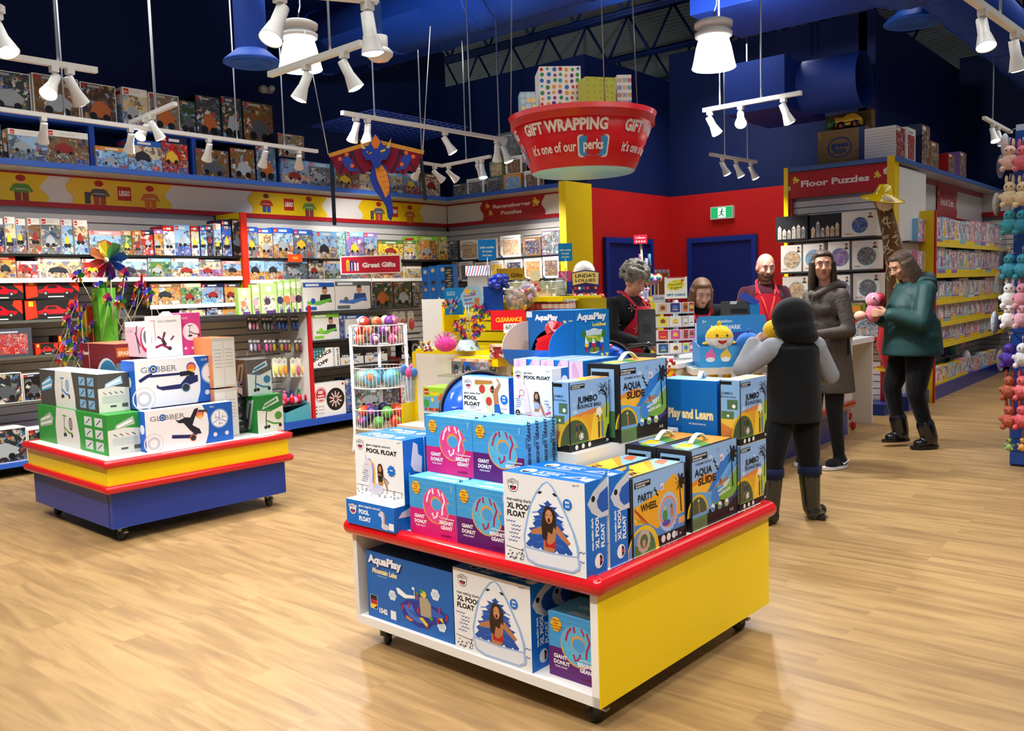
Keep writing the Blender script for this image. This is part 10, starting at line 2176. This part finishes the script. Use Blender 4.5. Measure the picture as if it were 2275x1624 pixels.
# plush giraffe in yellow rain hat, red vest and blue boots
g = Vector((-2.72, 9.6, 0)); D_ = g.x * CF.x + g.y * CF.y; a_ = lambda x, y: at_d(x, y, D_)
t = thing('plush_giraffe', 'life size plush giraffe in yellow rain hat, red vest and blue boots', 'plush toy', g)
m = MB(); m.tube([a_(2000, 690), a_(1993, 600), a_(1978, 520), a_(1962, 450)], [.13, .105, .085, .075], 0x6b4520, 'fur', n=16); hd = a_(1962, 450)
for i in range(60):
 k = RW.uniform(0, 1); c = a_(1998, 650).lerp(a_(1964, 460), k); r = .118 - .045 * k; a = RW.uniform(-1.4, 1.4); n_ = (NC * cos(a) + UC * sin(a)); b = RW.uniform(0, 3.1)
 u = n_.cross(Z_).normalized(); e = c + n_ * (r + .004); d = (u * cos(b) + Z_ * sin(b)) * .034; w = (u * -sin(b) + Z_ * cos(b)) * .006; m.add([e - d + w, e + d + w, e + d - w, e - d - w], [(0, 1, 2, 3)], 0xc8b48a, 'fur')
m.ball(a_(2004, 760), (.2, .16, .28), 0x6b4520, 'fur', n=16); m.obj('body', t)
m = MB(); m.ball(hd + Z_ * .02, (.1, .1, .09), 0x8a6238, 'fur'); m.ball(hd + NC * .1 - UC * .02 - Z_ * .02, (.085, .085, .075), 0xd0b894, 'fur'); m.ball(hd + NC * .15 - Z_ * .01, (.05, .05, .03), 0xc8a880, 'fur'); m.obj('head', t)
m = MB(); ax = Vector((.25, -.15, 1)).normalized(); m.lathe([(.001, .11), (.06, .1), (.085, .03), (.1, .0), (.22, -.04), (.225, -.05), (.1, -.012)], hd + Z_ * .08, 0xe8c400, 'gloss', n=26, axis=ax); m.obj('rain_hat', t)
m = MB(); m.lathe([(.16, -.34), (.23, -.1), (.2, .1), (.14, .2)], a_(2000, 745), 0xb81a20, 'cloth', n=20); m.obj('vest', t); m = MB(); m.tube([a_(1974, 610) + NC * .2, a_(1985, 690) + NC * .22], .012, 0xe8b828, 'cloth'); m.lathe([(.24, 0), (.24, .03)], a_(2000, 822), 0xe8c020, 'cloth'); m.obj('vest_trim', t)
for x in (1978, 2056):
 p = a_(x, 880); q = at_z(x, 886, 0); m = MB(); m.tube([Vector((q.x, q.y, .2)), Vector((q.x, q.y, .8))], .055, 0xc8a878, 'fur', n=12); o = m.obj('leg', t); m = MB(); m.tube([Vector((q.x, q.y, .05)), Vector((q.x, q.y, .32))], .075, 0x12298c, 'gloss', n=14); m.ball(Vector((q.x, q.y, .05)) + NC * .05, (.08, .1, .05), 0x12298c, 'gloss'); m.obj('boot', o)
# accessory spinner past the giraffe
q = at_z(2105, 850, 0); t = thing('accessory_spinner', 'floor spinner with grey foot hung with hair accessories and little plush', 'rack', q)
m = MB(); m.lathe([(.3, 0), (.28, .02), (.08, .07), (.03, .09), (.03, .35)], q, 0x6a6e74, 'metal', n=6); m.obj('foot', t); m = MB(); m.box((q.x - .14, q.y - .14, .35), (q.x + .14, q.y + .14, 1.55), 0xb8b4aa, 'acrylic'); m.obj('panel', t)
for i, (x, y, cc, r, mt) in enumerate(((2112, 618, 0xc8507a, .07, 'fur'), (2132, 615, 0x1c3a44, .06, 'cloth'), (2100, 650, 0x5a88c0, .05, 'fur'), (2135, 650, 0x221c24, .07, 'cloth'), (2112, 690, 0xd8d088, .07, 'fur'), (2138, 700, 0x2c1a24, .075, 'sequin'), (2100, 735, 0xd8c0d0, .05, 'fur'), (2136, 755, 0xd890a8, .06, 'fur'), (2112, 775, 0x4f9a80, .07, 'crinkle'), (2145, 790, 0xe0d8dc, .06, 'fur'), (2095, 780, 0x6a4a90, .06, 'crinkle'))):
 p = at_d(x, y, q.x * CF.x + q.y * CF.y - .2); m = MB(); m.ball(p, (r, r * .6, r * 1.3), cc, mt, n=12, m=8); m.tube([p + Z_ * r, p + Z_ * (r + .05)], .004, 0x8a8a8a, 'metal', n=4); m.obj('hanging_accessory', None, f'hanging hair accessory or charm, {ORD[i]} from the top of the floor spinner', 'accessory', 'accessories on the floor spinner')
# blue peg panel with hanging plush charms
PX, PY = -1.347, 7.5
t = thing('peg_gondola', 'tall blue slatted panel hung with plush charms at the aisle end', 'shelving', (PX + .5, PY, 0))
m = MB(); slat_panel(m, Face((PX, PY, .02), X_, Z_, -Y_, 1.4, 2.54), 0x1a4494, .1, .008, 0xb8c4d0); m.box((PX, PY + .021, 0), (PX + 1.4, PY + .5, 2.56), 0x0f2a6c, 'laminate'); m.obj('panel', t)
for r, (y, cc, mt, ear, kd) in enumerate(((350, 0xe0b8a8, 'fur', 1, 'cream and pink unicorn'), (430, 0xe0c8a0, 'fur', 1, 'cream unicorn'), (492, 0x3f9aa8, 'fur', 0, 'turquoise'), (590, 0x3a98b0, 'sequin', 0, 'sparkling turquoise'), (655, 0xe8e4e4, 'fur', 1, 'white rabbit'), (700, 0xe4dce0, 'fur', 1, 'white rabbit'), (788, 0x4a2a98, 'sequin', 0, 'violet sequin'), (860, 0xa8543c, 'sequin', 1, 'copper sequin'), (925, 0xb85a48, 'sequin', 1, 'copper and coral'), (985, 0x8aa868, 'sequin', 0, 'tiny mixed'))):
 for i, x in enumerate((2243, 2272)):
  p = at_y(x, y, PY - .14 - .03 * i); s = .5 if r == 9 else 1; c2 = cc if i == 0 else (0xd86a78, cc, 0x2f8aa0, cc, 0xd890a0, 0xd8a0b0, 0xd8d8dc, 0xd86068, 0xd85a60, 0xd8a050)[r]
  t = thing('plush_charm', f'{kd} plush charm on the blue panel, {("panel edge", "inner")[i]} one, row {ORD[r]}', 'plush charm', p - Z_ * .09)
  m = MB(); m.ball(p - Z_ * .03, (.058 * s, .045 * s, .06 * s), c2, mt, n=14, m=9); m.ball(p + Z_ * .045 * s, .042 * s, c2, mt, n=12, m=8)
  for g_ in (-1, 1):
   m.ball(p + Vector((.04 * g_, -.02, -.08)) * s, .022 * s, c2, mt, n=8, m=6); m.ball(p + Vector((.055 * g_, 0, -.02)) * s, .02 * s, c2, mt, n=8, m=6)
   if ear: m.ball(p + Vector((.022 * g_, 0, .1)) * s, (.012, .01, .035), c2, mt, n=8, m=6)
  m.obj('body', t); m = MB()
  for g_ in (-1, 1): m.ball(p + Vector((.016 * g_, -.04 * s, .05 * s)), .006, 0x141418, 'gloss', n=6, m=4)
  m.obj('eyes', t); m = MB(); m.tube([p + Z_ * .08 * s, p + Z_ * .14, Vector((p.x, PY, p.z + .15))], .004, 0xb89ac0, 'metal', n=5); m.obj('strap', t)
for i in range(12):
 p = Vector((PX - .09 - .05 * (i % 2), PY + .12 + .12 * (i % 3), at_x(2228, 300 + 47 * i, PX).z)); m = MB(); m.ball(p, (.03, .05, .09), (0xb8bcc4, 0x9aa0a8, 0x3a3e48, 0xa8a098)[i % 4], 'acrylic' if i % 3 else 'crinkle', n=10, m=7); m.tube([p + Z_ * .09, Vector((PX, p.y, p.z + .12))], .003, 0x8a8a8a, 'metal', n=4); m.obj('charm_pack', None, f'clear bagged charm hung on the side of the blue panel, {ORD[i]} from the top', 'toy pack', 'bagged charms on the panel side')
